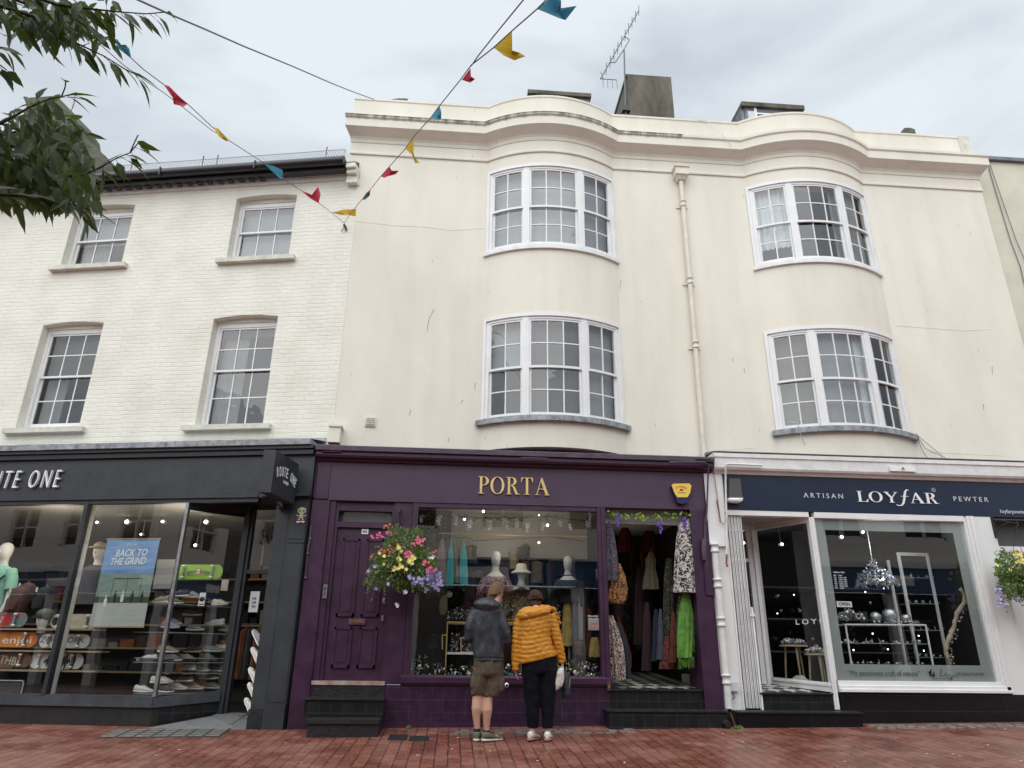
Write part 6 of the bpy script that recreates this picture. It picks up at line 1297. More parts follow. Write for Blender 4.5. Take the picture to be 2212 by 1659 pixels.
# skin: head, neck, trunk core, arms with hands, legs, all one surface
hc = P1.p(287, 583, .06); head_into(mb, hc, -.55, -.35, 1.02)
P1.tube(mb, [(283, 612, .02, .056), (272, 650, -.01, .058), (250, 680, -.02, .07)])
P1.rings(mb, [(245, 672, -.01, 40, .06), (235, 700, 0, 78, .09), (228, 780, 0, 76, .10), (235, 900, .0, 70, .095), (240, 1000, 0, 80, .10), (238, 1060, 0, 82, .11)])
P1.tube(mb, [(155, 705, 0, .06), (125, 800, .0, .05), (118, 850, .05, .045), (165, 850, .24, .036)]); P1.tube(mb, [(315, 720, 0, .06), (345, 840, .0, .05), (350, 865, .03, .045), (338, 925, .16, .034)])
hand_into(mb, P1.p(170, 850, .25), Vector((.5, .8, .1)), Vector((.6, -.3, .4)), 1, .7); hand_into(mb, P1.p(336, 930, .17), Vector((-.5, .6, -.5)), Vector((-.5, .2, .5)), 1, .6, -1)
P1.tube(mb, [(195, 1040, 0, .095), (182, 1140, .01, .085), (176, 1195, .0, .066), (171, 1235, -.012, .061), (167, 1290, -.022, .062), (166, 1350, -.01, .045), (170, 1405, .0, .037), (170, 1440, .0, .04)])
P1.tube(mb, [(268, 1040, 0, .095), (255, 1140, .01, .085), (238, 1200, .0, .066), (234, 1245, -.012, .061), (231, 1300, -.024, .063), (229, 1360, -.012, .046), (228, 1412, .0, .037), (228, 1450, .0, .04)])
P1.tube(mb, [(170, 1452, -.03, .036), (166, 1462, .08, .034)]); P1.tube(mb, [(226, 1462, -.03, .036), (290, 1470, .03, .034)])
v, f = remesh(mb, .0085, 3)
man = made('person', None, 'skin', v, f); man.matrix_world = Matrix.Translation(P1.o)
tag(man, 'man in a dark slate hooded jacket and khaki shorts looking into the purple shop window', 'person')
# hair
mb = MB(); Rm_ = Matrix.Rotation(-.55, 3, 'Z') @ Matrix.Rotation(-.35, 3, 'X')
L = []
for th in [i/9*1.75 for i in range(10)]:
    L.append([tuple(hc+Rm_ @ Vector((.094*math.sin(th+.01)*math.cos(t), -.014+.116*math.sin(th+.01)*math.sin(t), .018+.138*math.cos(th)-.04*max(0, -math.sin(t))*th+.05*max(0, math.sin(t))*th))) for t in [2*math.pi*i/26 for i in range(26)]])
mb.loft(L); P1.rings(mb, [(268, 585, .0, 34, .05), (264, 610, -.0, 32, .05), (266, 630, .0, 26, .045)]); v, f = remesh(mb, .006, 2, lambda co, n: .007*mnoise.noise(Vector((co.x*80, co.y*80, co.z*35)))+.001)
made('hair', man, 'hair_brown', v, f)
mb = MB().use('ink'); loc = lambda p: hc+Rm_ @ Vector(p)
mb.tube([loc((.086, -.01, .018)), loc((.082, .05, .014)), loc((.072, .098, .010))], .0025, 5); mb.tube([loc((-.086, -.01, .018)), loc((-.072, .098, .010))], .0025, 5)
for sx in (-1, 1): mb.tube([loc((sx*.035+.03*math.cos(t), .108, .0+.02*math.sin(t))) for t in [2*math.pi*i/12 for i in range(13)]], .002, 4)
mb.build('spectacles', man, off=(0, 0, 0))
# jacket
mb = MB()
P1.rings(mb, [(262, 640, .0, 36, .06), (250, 662, -.01, 66, .09), (238, 690, -.01, 96, .12), (228, 730, 0, 97, .135), (226, 800, 0, 92, .14), (234, 880, 0, 93, .14), (240, 950, 0, 96, .145), (242, 985, 0, 97, .145), (243, 1003, 0, 90, .135)])
P1.tube(mb, [(165, 695, 0, .075), (140, 745, -.01, .078), (124, 800, -.02, .070), (120, 842, .0, .066), (138, 862, .10, .058), (165, 852, .22, .048)]); P1.tube(mb, [(305, 710, 0, .080), (325, 770, -.01, .078), (345, 835, -.02, .072), (350, 868, .0, .070), (345, 905, .08, .062), (338, 935, .15, .052)])
P1.rings(mb, [(232, 612, -.03, 40, .05), (232, 632, -.06, 74, .09, -.01), (230, 655, -.075, 82, .095, -.012), (228, 680, -.07, 62, .075, -.01), (225, 698, -.05, 30, .04)])     # hood lying on the back
P1.tube(mb, [(270, 622, .03, .03), (300, 640, .07, .03), (310, 665, .09, .03)])
hem = P1.p(240, 1000).z
def jd(co, n):
    a = .013*mnoise.noise(Vector((co.x*11, co.y*11, co.z*4)))+.008*mnoise.noise(Vector((co.x*26+3, co.y*20, co.z*9)))
    k = max(0, 1-abs(co.z-hem-.02)/.07); a += k*.008*math.sin(math.atan2(co.y, co.x-P1.p(240, 1000).x)*30); a -= .012*max(0, 1-abs(co.z-hem-.035)/.012); return a
v, f = remesh(mb, .0105, 3, jd); made('jacket', man, 'jacket_slate', v, f)
# shorts with cargo pocket
mb = MB()
P1.rings(mb, [(241, 975, 0, 88, .13), (240, 1030, 0, 92, .135), (238, 1070, .0, 96, .135), (236, 1090, 0, 90, .12)])
P1.rings(mb, [(195, 1060, 0, 50, .115), (188, 1120, 0, 50, .108), (180, 1180, 0, 46, .10), (176, 1207, 0, 42, .095)]); P1.rings(mb, [(275, 1060, 0, 56, .115), (272, 1120, 0, 58, .108), (266, 1180, 0, 57, .10), (258, 1215, 0, 52, .095)])
P1.rings(mb, [(318, 1090, 0, 14, .07), (322, 1110, 0, 18, .08), (318, 1175, 0, 20, .08), (310, 1190, 0, 12, .07)]); P1.rings(mb, [(146, 1095, 0, 10, .06), (142, 1120, 0, 12, .07), (140, 1160, 0, 12, .07)])
v, f = remesh(mb, .0105, 2, wrink(14, .012, (1, 1, .6))); made('shorts', man, 'shorts_khaki', v, f)
def pair_shoes(P, par, mt_up, mt_sole, specs, sock=None):
    for (hx_, hy, ang, ln, dyy) in specs:
        base = P.p(hx_, hy, dyy); base.z = 0.0
        dv = Vector((math.sin(ang), math.cos(ang), 0)); sv = Vector((dv.y, -dv.x, 0))
        def rg(t, w, z0, z1, n=14, flat=.8):
            c = base+dv*t*ln; return [tuple(c+sv*w*math.cos(q)+Vector((0, 0, z0+(z1-z0)*(.5+.5*np.sign(math.sin(q))*abs(math.sin(q))**flat)))) for q in [2*math.pi*i/n for i in range(n)]]
        mb = MB().use(mt_up, True); mb.loft([rg(-.26, .018, .03, .08), rg(-.22, .033, .024, .098), rg(-.12, .038, .022, .104), rg(.0, .040, .022, .100), (rg(.12, .042, .022, .094)), rg(.28, .044, .022, .072), rg(.48, .047, .022, .056), rg(.62, .044, .022, .05), rg(.72, .03, .024, .042), rg(.77, .012, .026, .034)])
        so_ = mb.build('shoe', par, off=(0, 0, 0))
        mb = MB().use(mt_sole, True); mb.loft([rg(-.28, .018, .006, .03), rg(-.24, .037, .001, .034), rg(-.1, .042, .0, .03), rg(.2, .042, .0, .027), rg(.48, .051, .0, .027), rg(.66, .046, .002, .027), rg(.76, .028, .006, .029), rg(.795, .01, .014, .028)]); mb.build('sole', so_, off=(0, 0, 0))
        if sock == 'stripes':
            mb = MB().use('ink')
            for q in (.02, .12, .22):
                for s_ in (1, -1):
                    c = base+dv*ln*q+sv*s_*.043; c2 = base+dv*ln*(q+.10)+sv*s_*.036; mb.add([tuple(c+Vector((0, 0, .032))), tuple(c+dv*.010+Vector((0, 0, .032))), tuple(c2+dv*.010+Vector((0, 0, .085))), tuple(c2+Vector((0, 0, .085)))], [(0, 1, 2, 3)])
            mb.build('stripes', so_, off=(0, 0, 0))
pair_shoes(P1, man, 'canvas_green', 'sole_pale', [(168, 1475, .15, .27, -.0), (232, 1490, 1.0, .27, -.03)], 'stripes')
mb = MB().use('black_cloth', True); P1.tube(mb, [(170, 1412, 0, .041), (170, 1432, .0, .043)], 14); P1.tube(mb, [(228, 1422, 0, .041), (228, 1445, .0, .044)], 14); mb.build('socks', man, off=(0, 0, 0))
# ---------------------------------------------------------------- woman
P2 = Per('b4', -1.1, (552, 1497))
mb = MB(); hc = P2.p(530, 636, .13); head_into(mb, hc, .1, -.75, .96)
P2.tube(mb, [(531, 655, .09, .048), (531, 675, .04, .05), (532, 700, .0, .065)])
P2.rings(mb, [(532, 690, .02, 36, .055), (530, 720, 0, 80, .085), (525, 780, 0, 72, .09), (530, 880, 0, 66, .085), (545, 980, 0, 84, .10), (550, 1040, 0, 90, .11)])
P2.tube(mb, [(440, 735, 0, .05), (412, 870, 0, .042), (408, 950, .01, .036), (410, 1050, .03, .028)]); P2.tube(mb, [(628, 735, 0, .05), (660, 860, 0, .042), (678, 930, .01, .036), (694, 1018, .02, .028)])
hand_into(mb, P2.p(410, 1055, .03), Vector((0, .15, -1)), Vector((1, 0, .0)), .92, .6, 1); hand_into(mb, P2.p(694, 1022, .02), Vector((.05, .1, -1)), Vector((-1, 0, 0)), .92, 1.15, -1)
P2.tube(mb, [(500, 1060, 0, .09), (505, 1200, .01, .066), (508, 1250, 0, .058), (510, 1320, -.02, .055), (510, 1400, 0, .036), (510, 1450, 0, .037)]); P2.tube(mb, [(608, 1060, 0, .09), (608, 1200, .01, .066), (606, 1250, 0, .058), (606, 1320, -.02, .055), (606, 1400, 0, .036), (605, 1455, 0, .037)])
P2.tube(mb, [(510, 1465, -.03, .032), (515, 1470, .08, .030)]); P2.tube(mb, [(606, 1470, -.03, .032), (606, 1475, .08, .030)])
v, f = remesh(mb, .0085, 3); wom = made('person', None, 'skin_pale', v, f); wom.matrix_world = Matrix.Translation(P2.o)
tag(wom, 'woman with a dark bun in a mustard quilted hooded jacket and black trousers', 'person')
mb = MB(); Rm_ = Matrix.Rotation(.1, 3, 'Z') @ Matrix.Rotation(-.75, 3, 'X'); L = []
for th in [i/9*1.9 for i in range(10)]:
    L.append([tuple(hc+Rm_ @ Vector((.092*math.sin(th+.01)*math.cos(t), -.016+.116*math.sin(th+.01)*math.sin(t), .015+.136*math.cos(th)-.03*max(0, -math.sin(t))*th+.045*max(0, math.sin(t))*th))) for t in [2*math.pi*i/26 for i in range(26)]])
mb.loft(L)
bc = P2.p(534, 606, .03); mb.ball(tuple(bc), (.050, .045, .042), 12, 8); P2.rings(mb, [(532, 640, .06, 36, .05), (531, 662, .03, 28, .045), (531, 674, .03, 18, .03)]); r_ = random.Random(2); [mb.tube([hc+Vector((r_.uniform(-.06, .06), -.06, r_.uniform(-.02, .06))), hc+Vector((r_.uniform(-.12, .12), -.11, r_.uniform(-.08, .10)))], .0055, 5) for _ in range(16)]
v, f = remesh(mb, .006, 1, lambda co, n: .010*mnoise.noise(Vector((co.x*70, co.y*70, co.z*30)))+.002); made('hair', wom, 'hair_dark', v, f)
mb = MB()
P2.rings(mb, [(530, 685, .03, 44, .06), (531, 705, .0, 84, .10), (528, 735, 0, 103, .125), (524, 790, 0, 98, .135), (524, 850, 0, 95, .135), (530, 910, 0, 104, .14), (538, 960, 0, 118, .145), (540, 985, 0, 121, .145, .05), (541, 1000, 0, 119, .14, .055)])
P2.tube(mb, [(448, 722, 0, .068), (424, 790, 0, .062), (412, 870, 0, .056), (408, 960, .01, .052), (408, 1030, .02, .048), (408, 1065, .02, .044)]); P2.tube(mb, [(618, 722, 0, .070), (640, 790, 0, .064), (660, 860, 0, .060), (676, 930, .01, .056), (688, 990, .02, .050), (692, 1016, .02, .045)])
P2.rings(mb, [(530, 676, -.02, 64, .06), (530, 692, -.055, 100, .09, .01), (520, 715, -.075, 98, .09, .02), (508, 740, -.07, 78, .07, .02), (500, 758, -.05, 44, .04, .01)])
P2.tube(mb, [(560, 680, -.03, .035), (610, 682, .01, .034), (640, 690, .06, .028), (655, 715, .10, .024), (678, 780, .14, .02)])
hz_ = P2.p(540, 1010).z
def qd(co, n):
    s_ = (co.z-hz_-.03*math.sin(co.x*9))/.052; q = abs(math.sin(math.pi*s_)); return .0085*(q**.6)-.002+.007*mnoise.noise(Vector((co.x*22, co.y*22, co.z*30)))+.003*mnoise.noise(Vector((co.x*60, co.y*60, co.z*20)))
v, f = remesh(mb, .0095, 2, qd); made('jacket', wom, 'puffer_mustard', v, f)
mb = MB()
P2.rings(mb, [(548, 960, 0, 98, .12), (550, 1030, 0, 106, .13), (552, 1070, 0, 104, .125), (552, 1085, 0, 98, .11)])
P2.rings(mb, [(500, 1060, 0, 56, .11), (506, 1150, 0, 52, .095), (510, 1250, 0, 46, .08), (511, 1340, 0, 39, .075), (511, 1418, 0, 34, .068)]); P2.rings(mb, [(606, 1060, 0, 56, .11), (608, 1150, 0, 52, .095), (607, 1250, 0, 46, .08), (606, 1340, 0, 37, .075), (605, 1420, 0, 32, .068)])
v, f = remesh(mb, .0105, 2, wrink(13, .010, (1, 1, .7))); made('trousers', wom, 'trouser_black', v, f)
pair_shoes(P2, wom, 'shoe_leather', 'sole_tan', [(505, 1490, .55, .25, -.0), (604, 1497, .25, .25, -.03)])
# bags she holds
hp = P2.o+P2.p(695, 1040, .02)
def sack(name, label, cat, pts, depth, m, yy, extra=None):
    o = Vector((hp.x, hp.y, hp.z-.6)); t = T(name, label, cat, 'R', tuple(o)); mb = MB(); L = []
    for a, b, w_, dd in pts:
        q = at('R', 'b4', a, b, yy); hw = at('R', 'b4', a+w_, b, yy).x-q.x; q.z += P2.dz
        L.append([(q.x+hw*math.cos(u), yy+dd*math.sin(u), q.z) for u in [2*math.pi*i/20 for i in range(20)]])
    mb.loft(L); v, f = remesh(mb, .008, 2, wrink(22, .012)); mb2 = MB().use(m, True); mb2.v = v; mb2.f = f; mb2.m = [0]*len(f); mb2.smooth = [True]*len(f); t.part(mb2, 'body')
    return t
tt = sack('tote_bag', 'soft cream cloth tote bag crumpled in the right hand of the woman', 'bag', [(690, 1052, 14, .03), (680, 1080, 24, .045), (676, 1120, 30, .05), (668, 1160, 24, .04), (656, 1188, 8, .02)], .05, 'tote_cream', -1.12)
mb = MB().use('tote_cream', True); q0 = at('R', 'b4', 692, 1052, -1.12); mb.tube([tuple(hp+Vector((-.012, 0, -.0))), (q0.x-.02, -1.12, q0.z+P2.dz)], .008, 6); mb.tube([tuple(hp+Vector((-.002, .03, -.0))), (q0.x+.02, -1.11, q0.z+P2.dz)], .008, 6); tt.part(mb, 'handle')
bk = sack('backpack', 'small slate grey backpack with a dangling strap held behind the cream tote', 'bag', [(706, 1066, 16, .04), (712, 1100, 28, .07), (716, 1160, 30, .08), (718, 1210, 26, .075), (712, 1238, 16, .05)], .05, 'bag_slate', -1.0)
mb = MB().use('bag_slate', True)
def pq(a, b, y): q = at('R', 'b4', a, b, y); return (q.x, y, q.z+P2.dz)
mb.tube([tuple(hp+Vector((.01, .02, 0))), pq(704, 1066, -1.0)], .01, 6); mb.tube([pq(690, 1180, -1.04), pq(680, 1240, -1.04), pq(690, 1300, -1.04), pq(692, 1365, -1.04)], .010, 6); mb.tube([pq(700, 1200, -1.04), pq(655, 1250, -1.05), pq(648, 1300, -1.05)], .004, 4); bk.part(mb, 'strap')
mb = MB().use('steel'); mb.tube([pq(742, 1110, -1.05), pq(738, 1160, -1.07), pq(730, 1190, -1.07)], .003, 4); bk.part(mb, 'zip')
# ================================================================ plants
def leafmat(name, c, c2, tr=.25):
    m = mat(name, c, .5, var2=c2, vs=9); n, l = nodes(m); b = n['Principled BSDF']; o = n['Material Output']
    t = n.new('ShaderNodeBsdfTranslucent'); t.inputs['Color'].default_value = (c[0]*1.6, c[1]*1.8, c[2]*.8, 1); x = n.new('ShaderNodeMixShader'); x.inputs[0].default_value = tr
    l.new(b.outputs[0], x.inputs[1]); l.new(t.outputs[0], x.inputs[2]); l.new(x.outputs[0], o.inputs['Surface'])
leafmat('leaf_tree', (.080, .112, .036), (.024, .040, .014), .3); leafmat('leaf_basket', (.19, .27, .08), (.05, .09, .025)); leafmat('leaf_lime', (.30, .42, .05), (.18, .3, .04)); leafmat('leaf_olive', (.17, .19, .10), (.06, .07, .035))
for n_, c_ in dict(petal_pink=(.78, .16, .30), petal_coral=(.62, .16, .14), petal_yellow=(.85, .78, .25), petal_violet=(.46, .40, .74), petal_purple=(.22, .10, .55), petal_white=(.66, .66, .70), petal_lilac=(.45, .42, .58)).items(): mat(n_, c_, .6, var=.15, vs=40)
mat('bark', (.06, .045, .035), .9, var=.3, vs=20, bump=.5, bs=30)
def rv(r, s=1.): return Vector((r.uniform(-s, s), r.uniform(-s, s), r.uniform(-s, s)))
def leaf(mb, p, d, n, L_, W_, r, serr=False, droop=.25):
    d = d.normalized(); s_ = d.cross(n); 
    if s_.length < 1e-4: s_ = d.orthogonal()
    s_.normalize(); n = s_.cross(d).normalized(); ts = (0, .12, .3, .5, .7, .86, 1) if serr else (0, .35, .75, 1); ws = (.04, .62, 1, .92, .62, .28, 0) if serr else (.05, 1, .7, 0)
    v = []; f = []
    for i, (t, w_) in enumerate(zip(ts, ws)):
        c = p+d*t*L_-n*droop*L_*t*t; j = (1+.09*(-1)**i) if serr else 1
        v += [tuple(c-s_*W_/2*w_*j+n*.12*W_*w_), tuple(c), tuple(c+s_*W_/2*w_*j+n*.12*W_*w_)]
    for i in range(len(ts)-1):
        a = i*3; f += [(a, a+1, a+4, a+3), (a+1, a+2, a+5, a+4)]
    mb.add(v, f)
def flower(mb, p, n, r_, r, k=5):
    n = n.normalized(); u = n.orthogonal().normalized(); w_ = n.cross(u); v = [tuple(p)]; m = k*2
    for i in range(m):
        a = 2*math.pi*i/m; rr = r_*(1 if i % 2 == 0 else .62); v.append(tuple(p+(u*math.cos(a)+w_*math.sin(a))*rr+n*r_*.35))
    mb.add(v, [(0, 1+i, 1+(i+1) % m) for i in range(m)])
# ---------------------------------------------------------------- tree reaching in at the top left
TR = T('cherry_tree', 'leafy street tree whose dark serrated leaves hang into the top left corner', 'tree', 'R', (-3.6, -8.5, -.55))
r = random.Random(11)
tr = MB().use('bark', True); tr.tube([(-3.6, -8.5, -.6), (-3.6, -8.5, .6), (-3.55, -8.45, 1.8), (-3.45, -8.4, 3.2), (-3.3, -8.3, 5.0)], [.17, .14, .12, .09, .05], 12); TR.part(tr, 'trunk')
BR = [([(-420, 20), (0, 35), (200, 100), (330, 190), (480, 270), (640, 345), (760, 420), (860, 470)], 2.7, 3.0), ([(-420, -200), (100, -60), (350, 30), (600, 60), (760, 75), (900, 85), (1010, 75)], 2.6, 2.9), ([(-420, -100), (0, -40), (250, 60), (430, 90), (560, 180), (680, 250)], 2.9, 3.2), ([(-420, 200), (-200, 300), (0, 290), (70, 300)], 2.8, 2.9), ([(-420, 260), (-100, 380), (0, 400), (40, 430)], 2.8, 2.9),
      ([(-420, 700), (0, 760), (80, 720), (180, 660), (300, 610), (400, 590), (470, 570)], 2.7, 3.0), ([(-420, 1000), (0, 1040), (250, 1060), (480, 1090), (620, 1030), (720, 970), (800, 940), (850, 880)], 2.8, 3.1),
      ([(-420, 1100), (0, 1200), (250, 1210), (420, 1250), (560, 1290)], 2.6, 2.8), ([(-420, 900), (0, 900), (200, 900), (380, 960), (500, 1060), (560, 1130)], 3.0, 3.3), ([(-420, 1000), (0, 1100), (150, 1150), (330, 1180), (520, 1240)], 2.9, 3.2), ([(-420, 850), (0, 830), (150, 800), (300, 760), (380, 720)], 3.2, 3.5),
      ([(-420, 900), (-50, 960), (120, 1000), (300, 1010), (450, 1000)], 3.3, 3.6), ([(380, 590), (400, 540), (405, 500)], 2.9, 2.9), ([(800, 940), (830, 870), (850, 830)], 3.05, 3.05), ([(200, 100), (230, 170), (280, 240)], 2.8, 2.8), ([(150, 110), (130, 150), (140, 180)], 2.75, 2.75), ([(600, 60), (700, 130)], 2.8, 2.85), ([(-100, 20), (0, 90), (30, 130)], 2.8, 2.8)]
lf = MB().use('leaf_tree', False); tw = MB().use('bark', True)
DN = Vector((0, 0, -1))
for bi, (pts, d0, d1) in enumerate(BR):
    W_ = [atd('t1', a, b, d0+(d1-d0)*i/(len(pts)-1)) for i, (a, b) in enumerate(pts)]
    if pts[0][0] <= -400: W_ = [Vector((-3.52, -8.43, 1.5+bi*.22 if pts[0][1] < 300 else 1.2+.05*bi))]+W_
    tw.tube(W_, [max(.0025, (.012 if len(W_) > 4 else .003)*(1-i/len(W_))**1.5) for i in range(len(W_))], 6)
    start = 1
    for i in range(start, len(W_)-1):
        seg = W_[i+1]-W_[i]; dens = 66 if bi in (7, 8, 9, 10, 11) else 50
        n = max(1, int(seg.length*dens))
        for j in range(n):
            t = (j+r.random())/n; p = W_[i]+seg*t
            side = seg.normalized()
            d = side*r.uniform(.3, 1.2)+rt*r.uniform(-.1, .9)+DN*r.uniform(.35, 1.5)+rv(r, .45)
            if r.random() < .12: d = side+Vector((0, 0, 1))*r.uniform(0, .6)+rv(r, .6)
            st = d.normalized()*r.uniform(.008, .03); leaf(lf, p+st, d, rv(r, .6)+Vector((0, -.5, .7)), r.uniform(.075, .12), r.uniform(.025, .036), r, True, r.uniform(.05, .4))
            tw.tube([p, p+st], .0012, 3, False)
# dense clump
for i in range(800):
    a, b = r.gauss(180, 200), r.gauss(1040, 160)
    if b > 1190+.12*a or a > 590 or b < 640 or (b < 880 and a > 460-(880-b)): continue
    p = atd('t1', a, b, r.uniform(2.7, 3.9)); d = rt*r.uniform(-.2, .9)+DN*r.uniform(.2, 1.4)+rv(r, .5); leaf(lf, p, d, rv(r, .7)+Vector((0, -.5, .6)), r.uniform(.075, .115), r.uniform(.026, .038), r, True, r.uniform(.05, .4))
for i in range(230):
    a, b = r.gauss(330, 170), r.gauss(105, 75)
    p = atd('t1', a, b, r.uniform(2.7, 3.3)); d = rt*r.uniform(-.2, .8)+DN*r.uniform(.3, 1.4)+rv(r, .5); leaf(lf, p, d, rv(r, .7)+Vector((0, -.5, .6)), r.uniform(.07, .11), r.uniform(.026, .038), r, True, r.uniform(.05, .4))
for i in range(260):
    a, b = r.gauss(330, 120), r.gauss(800, 95)
    if b > 1000 or a > 300+.9*(b-560) or a < 60 or b < 590: continue
    p = atd('t1', a, b, r.uniform(3.0, 4.2)); d = rt*r.uniform(-.1, .8)+DN*r.uniform(.2, 1.2)+rv(r, .5); leaf(lf, p, d, rv(r, .7)+Vector((0, -.5, .6)), r.uniform(.08, .12), r.uniform(.026, .038), r, True, r.uniform(.05, .4))
TR.part(tw, 'branches'); TR.part(lf, 'foliage')
# ---------------------------------------------------------------- hanging baskets
def basket(label, k, ca, cb, ra, rb, y, seed, cols, brk, hook, arm):
    r = random.Random(seed); c = at('R', k, ca, cb, y); rx = at('R', k, ca+ra, cb, y).x-c.x; rz = c.z-at('R', k, ca, cb+rb, y).z; ry = rx*.8
    t = T('hanging_basket', label, 'hanging basket', 'R', tuple(c-Vector((0, 0, rz))))
    mb = MB().use('dark_metal', True); mb.lathe((c.x, y, c.z-rz*.65), [(.03, 0), (.13, .04), (.19, .12), (.20, .20), (.18, .20)], 18); t.part(mb, 'basket')
    mb = MB().use('dark_metal'); h = at('R', k, hook[0], hook[1], y)
    for q in (0, 2.1, 4.2): mb.tube([h, (c.x+.19*math.cos(q), y+.19*math.sin(q), c.z-rz*.1)], .003, 4)
    t.part(mb, 'chain')
    mb = MB().use('dark_metal'); w0 = at('R', k, brk[0], brk[1], -.03); w1 = at('R', k, brk[2], brk[3], -.03); mb.box(w0.x-.012, w0.x+.012, -.045, -.02, w1.z, w0.z)
    a0 = Vector((w0.x, -.04, w0.z-.03)); tip = Vector((h.x, y, h.z+.04)); mb.tube([a0, a0.lerp(tip, .5)+Vector((0, 0, .01)), tip, tip+Vector((0, -.03, .02)), tip+Vector((0, -.04, -.03)), h], .008, 6); mb.tube([(w0.x, -.04, w1.z+.06), a0.lerp(tip, .35)+Vector((0, 0, -.07)), a0.lerp(tip, .75)], .007, 6)
    mb.tube([tuple(Vector((w0.x, -.09, w0.z-.07))+Vector((0, .03*math.cos(q), .03*math.sin(q)))) for q in [i*.8 for i in range(8)]], .005, 5); t.part(mb, 'bracket')
    lf = MB().use('leaf_basket'); 
    def sp(rr=1.):
        while True:
            v = rv(r)
            if .25 < v.length < 1: break
        v = v.normalized()*(.45+.6*r.random()**.6)*rr
        lump = 1+.22*math.sin(3*math.atan2(v.z, v.x)+seed)+.1*math.sin(7*math.atan2(v.z, v.x))
        return Vector((c.x+v.x*rx*lump, y+v.y*ry*.8, c.z+v.z*rz*lump+.0)), v
    for i in range(3000):
        p, v = sp(); d = v+DN*r.uniform(-.2, .8)+rv(r, .7); leaf(lf, p, d, v+rv(r, .7), r.uniform(.028, .055), r.uniform(.018, .032), r, False, .2)
    for i in range(26):   # trailing stems
        p, v = sp(.8); q = p+Vector((v.x*.05, v.y*.05, -.0)); st = [p]
        dirx = Vector((v.x*.7, -.1, -.5 if v.z < .3 else .5)).normalized()
        for j in range(7): q = q+dirx*.035+rv(r, .012)+DN*.01*j*.4; st.append(q.copy()); [leaf(lf, q, rv(r)+DN*.2, rv(r)+Vector((0, -1, 0)), r.uniform(.02, .04), r.uniform(.014, .022), r) for _ in range(3)]
        lf.tube(st, .002, 3, False)
    t.part(lf, 'foliage')
    for nm, m, lst, fr_, k_ in cols:
        mb = MB().use(m)
        for (fa, fb, sp_, cnt) in lst:
            for i in range(cnt):
                a, b = r.gauss(fa, sp_), r.gauss(fb, sp_*.8); yy = y-ry*.8*math.sqrt(max(0.05, 1-((a-ca)/ra/1.1)**2-((b-cb)/rb/1.1)**2))-r.uniform(0, .03); p = at('R', k, a, b, yy); flower(mb, p, Vector((r.uniform(-.6, .6), -1, r.uniform(-.4, .6))), fr_*r.uniform(1.1, 1.5), r, k_)
        if nm: fo = t.part(mb, nm); fo['kind'] = 'stuff'
    return t
basket('hanging basket of pink, yellow and violet flowers beside the purple shop door', 'b3', 580, 395, 205, 190, -.45, 3, [
    ('pink_flowers', 'petal_pink', [(672, 265, 16, 26), (612, 345, 14, 20), (712, 395, 10, 12), (745, 440, 14, 22), (420, 230, 16, 14), (485, 215, 8, 8)], .016, 5), ('coral_flowers', 'petal_coral', [(480, 170, 10, 10), (510, 320, 20, 12), (450, 320, 10, 6), (770, 330, 8, 6), (380, 355, 10, 3), (560, 300, 30, 6)], .013, 4),
    ('yellow_flowers', 'petal_yellow', [(550, 305, 5, 3), (570, 325, 5, 3), (553, 372, 8, 5), (570, 418, 8, 4), (635, 385, 15, 13), (535, 430, 10, 4), (432, 338, 2, 1), (458, 402, 2, 1), (455, 357, 4, 1), (595, 435, 4, 2)], .022, 5), ('violet_flowers', 'petal_violet', [(760, 490, 30, 52), (690, 515, 16, 14), (655, 520, 9, 6), (790, 470, 10, 6), (620, 480, 10, 5), (780, 540, 20, 12), (370, 450, 4, 2), (405, 420, 4, 2), (415, 555, 4, 2), (730, 565, 8, 4), (490, 530, 5, 2)], .022, 5),
    ('white_flowers', 'petal_white', [(755, 365, 6, 4), (810, 520, 6, 3), (545, 655, 6, 4), (598, 575, 6, 4)], .02, 5)], (560, 60, 585, 165), (555, 95), 0)
basket('hanging basket of cream and violet flowers on the white pier at the right edge', 'b7', 1105, 475, 165, 140, -.40, 8, [
    ('yellow_flowers', 'petal_yellow', [(1025, 440, 5, 2), (1078, 385, 12, 8), (1050, 345, 10, 5), (1085, 345, 8, 5), (940, 412, 3, 2), (1100, 400, 10, 5)], .02, 5), ('coral_flowers', 'petal_coral', [(1050, 335, 20, 8), (1095, 335, 10, 5)], .012, 4),
    ('violet_flowers', 'petal_violet', [(955, 590, 14, 18), (965, 640, 12, 16), (945, 565, 8, 8), (1000, 655, 8, 6), (1060, 610, 8, 5)], .018, 5), ('white_flowers', 'petal_white', [(1100, 640, 6, 3), (1000, 650, 5, 3)], .02, 5)], (905, 118, 930, 245), (1058, 170), 0)
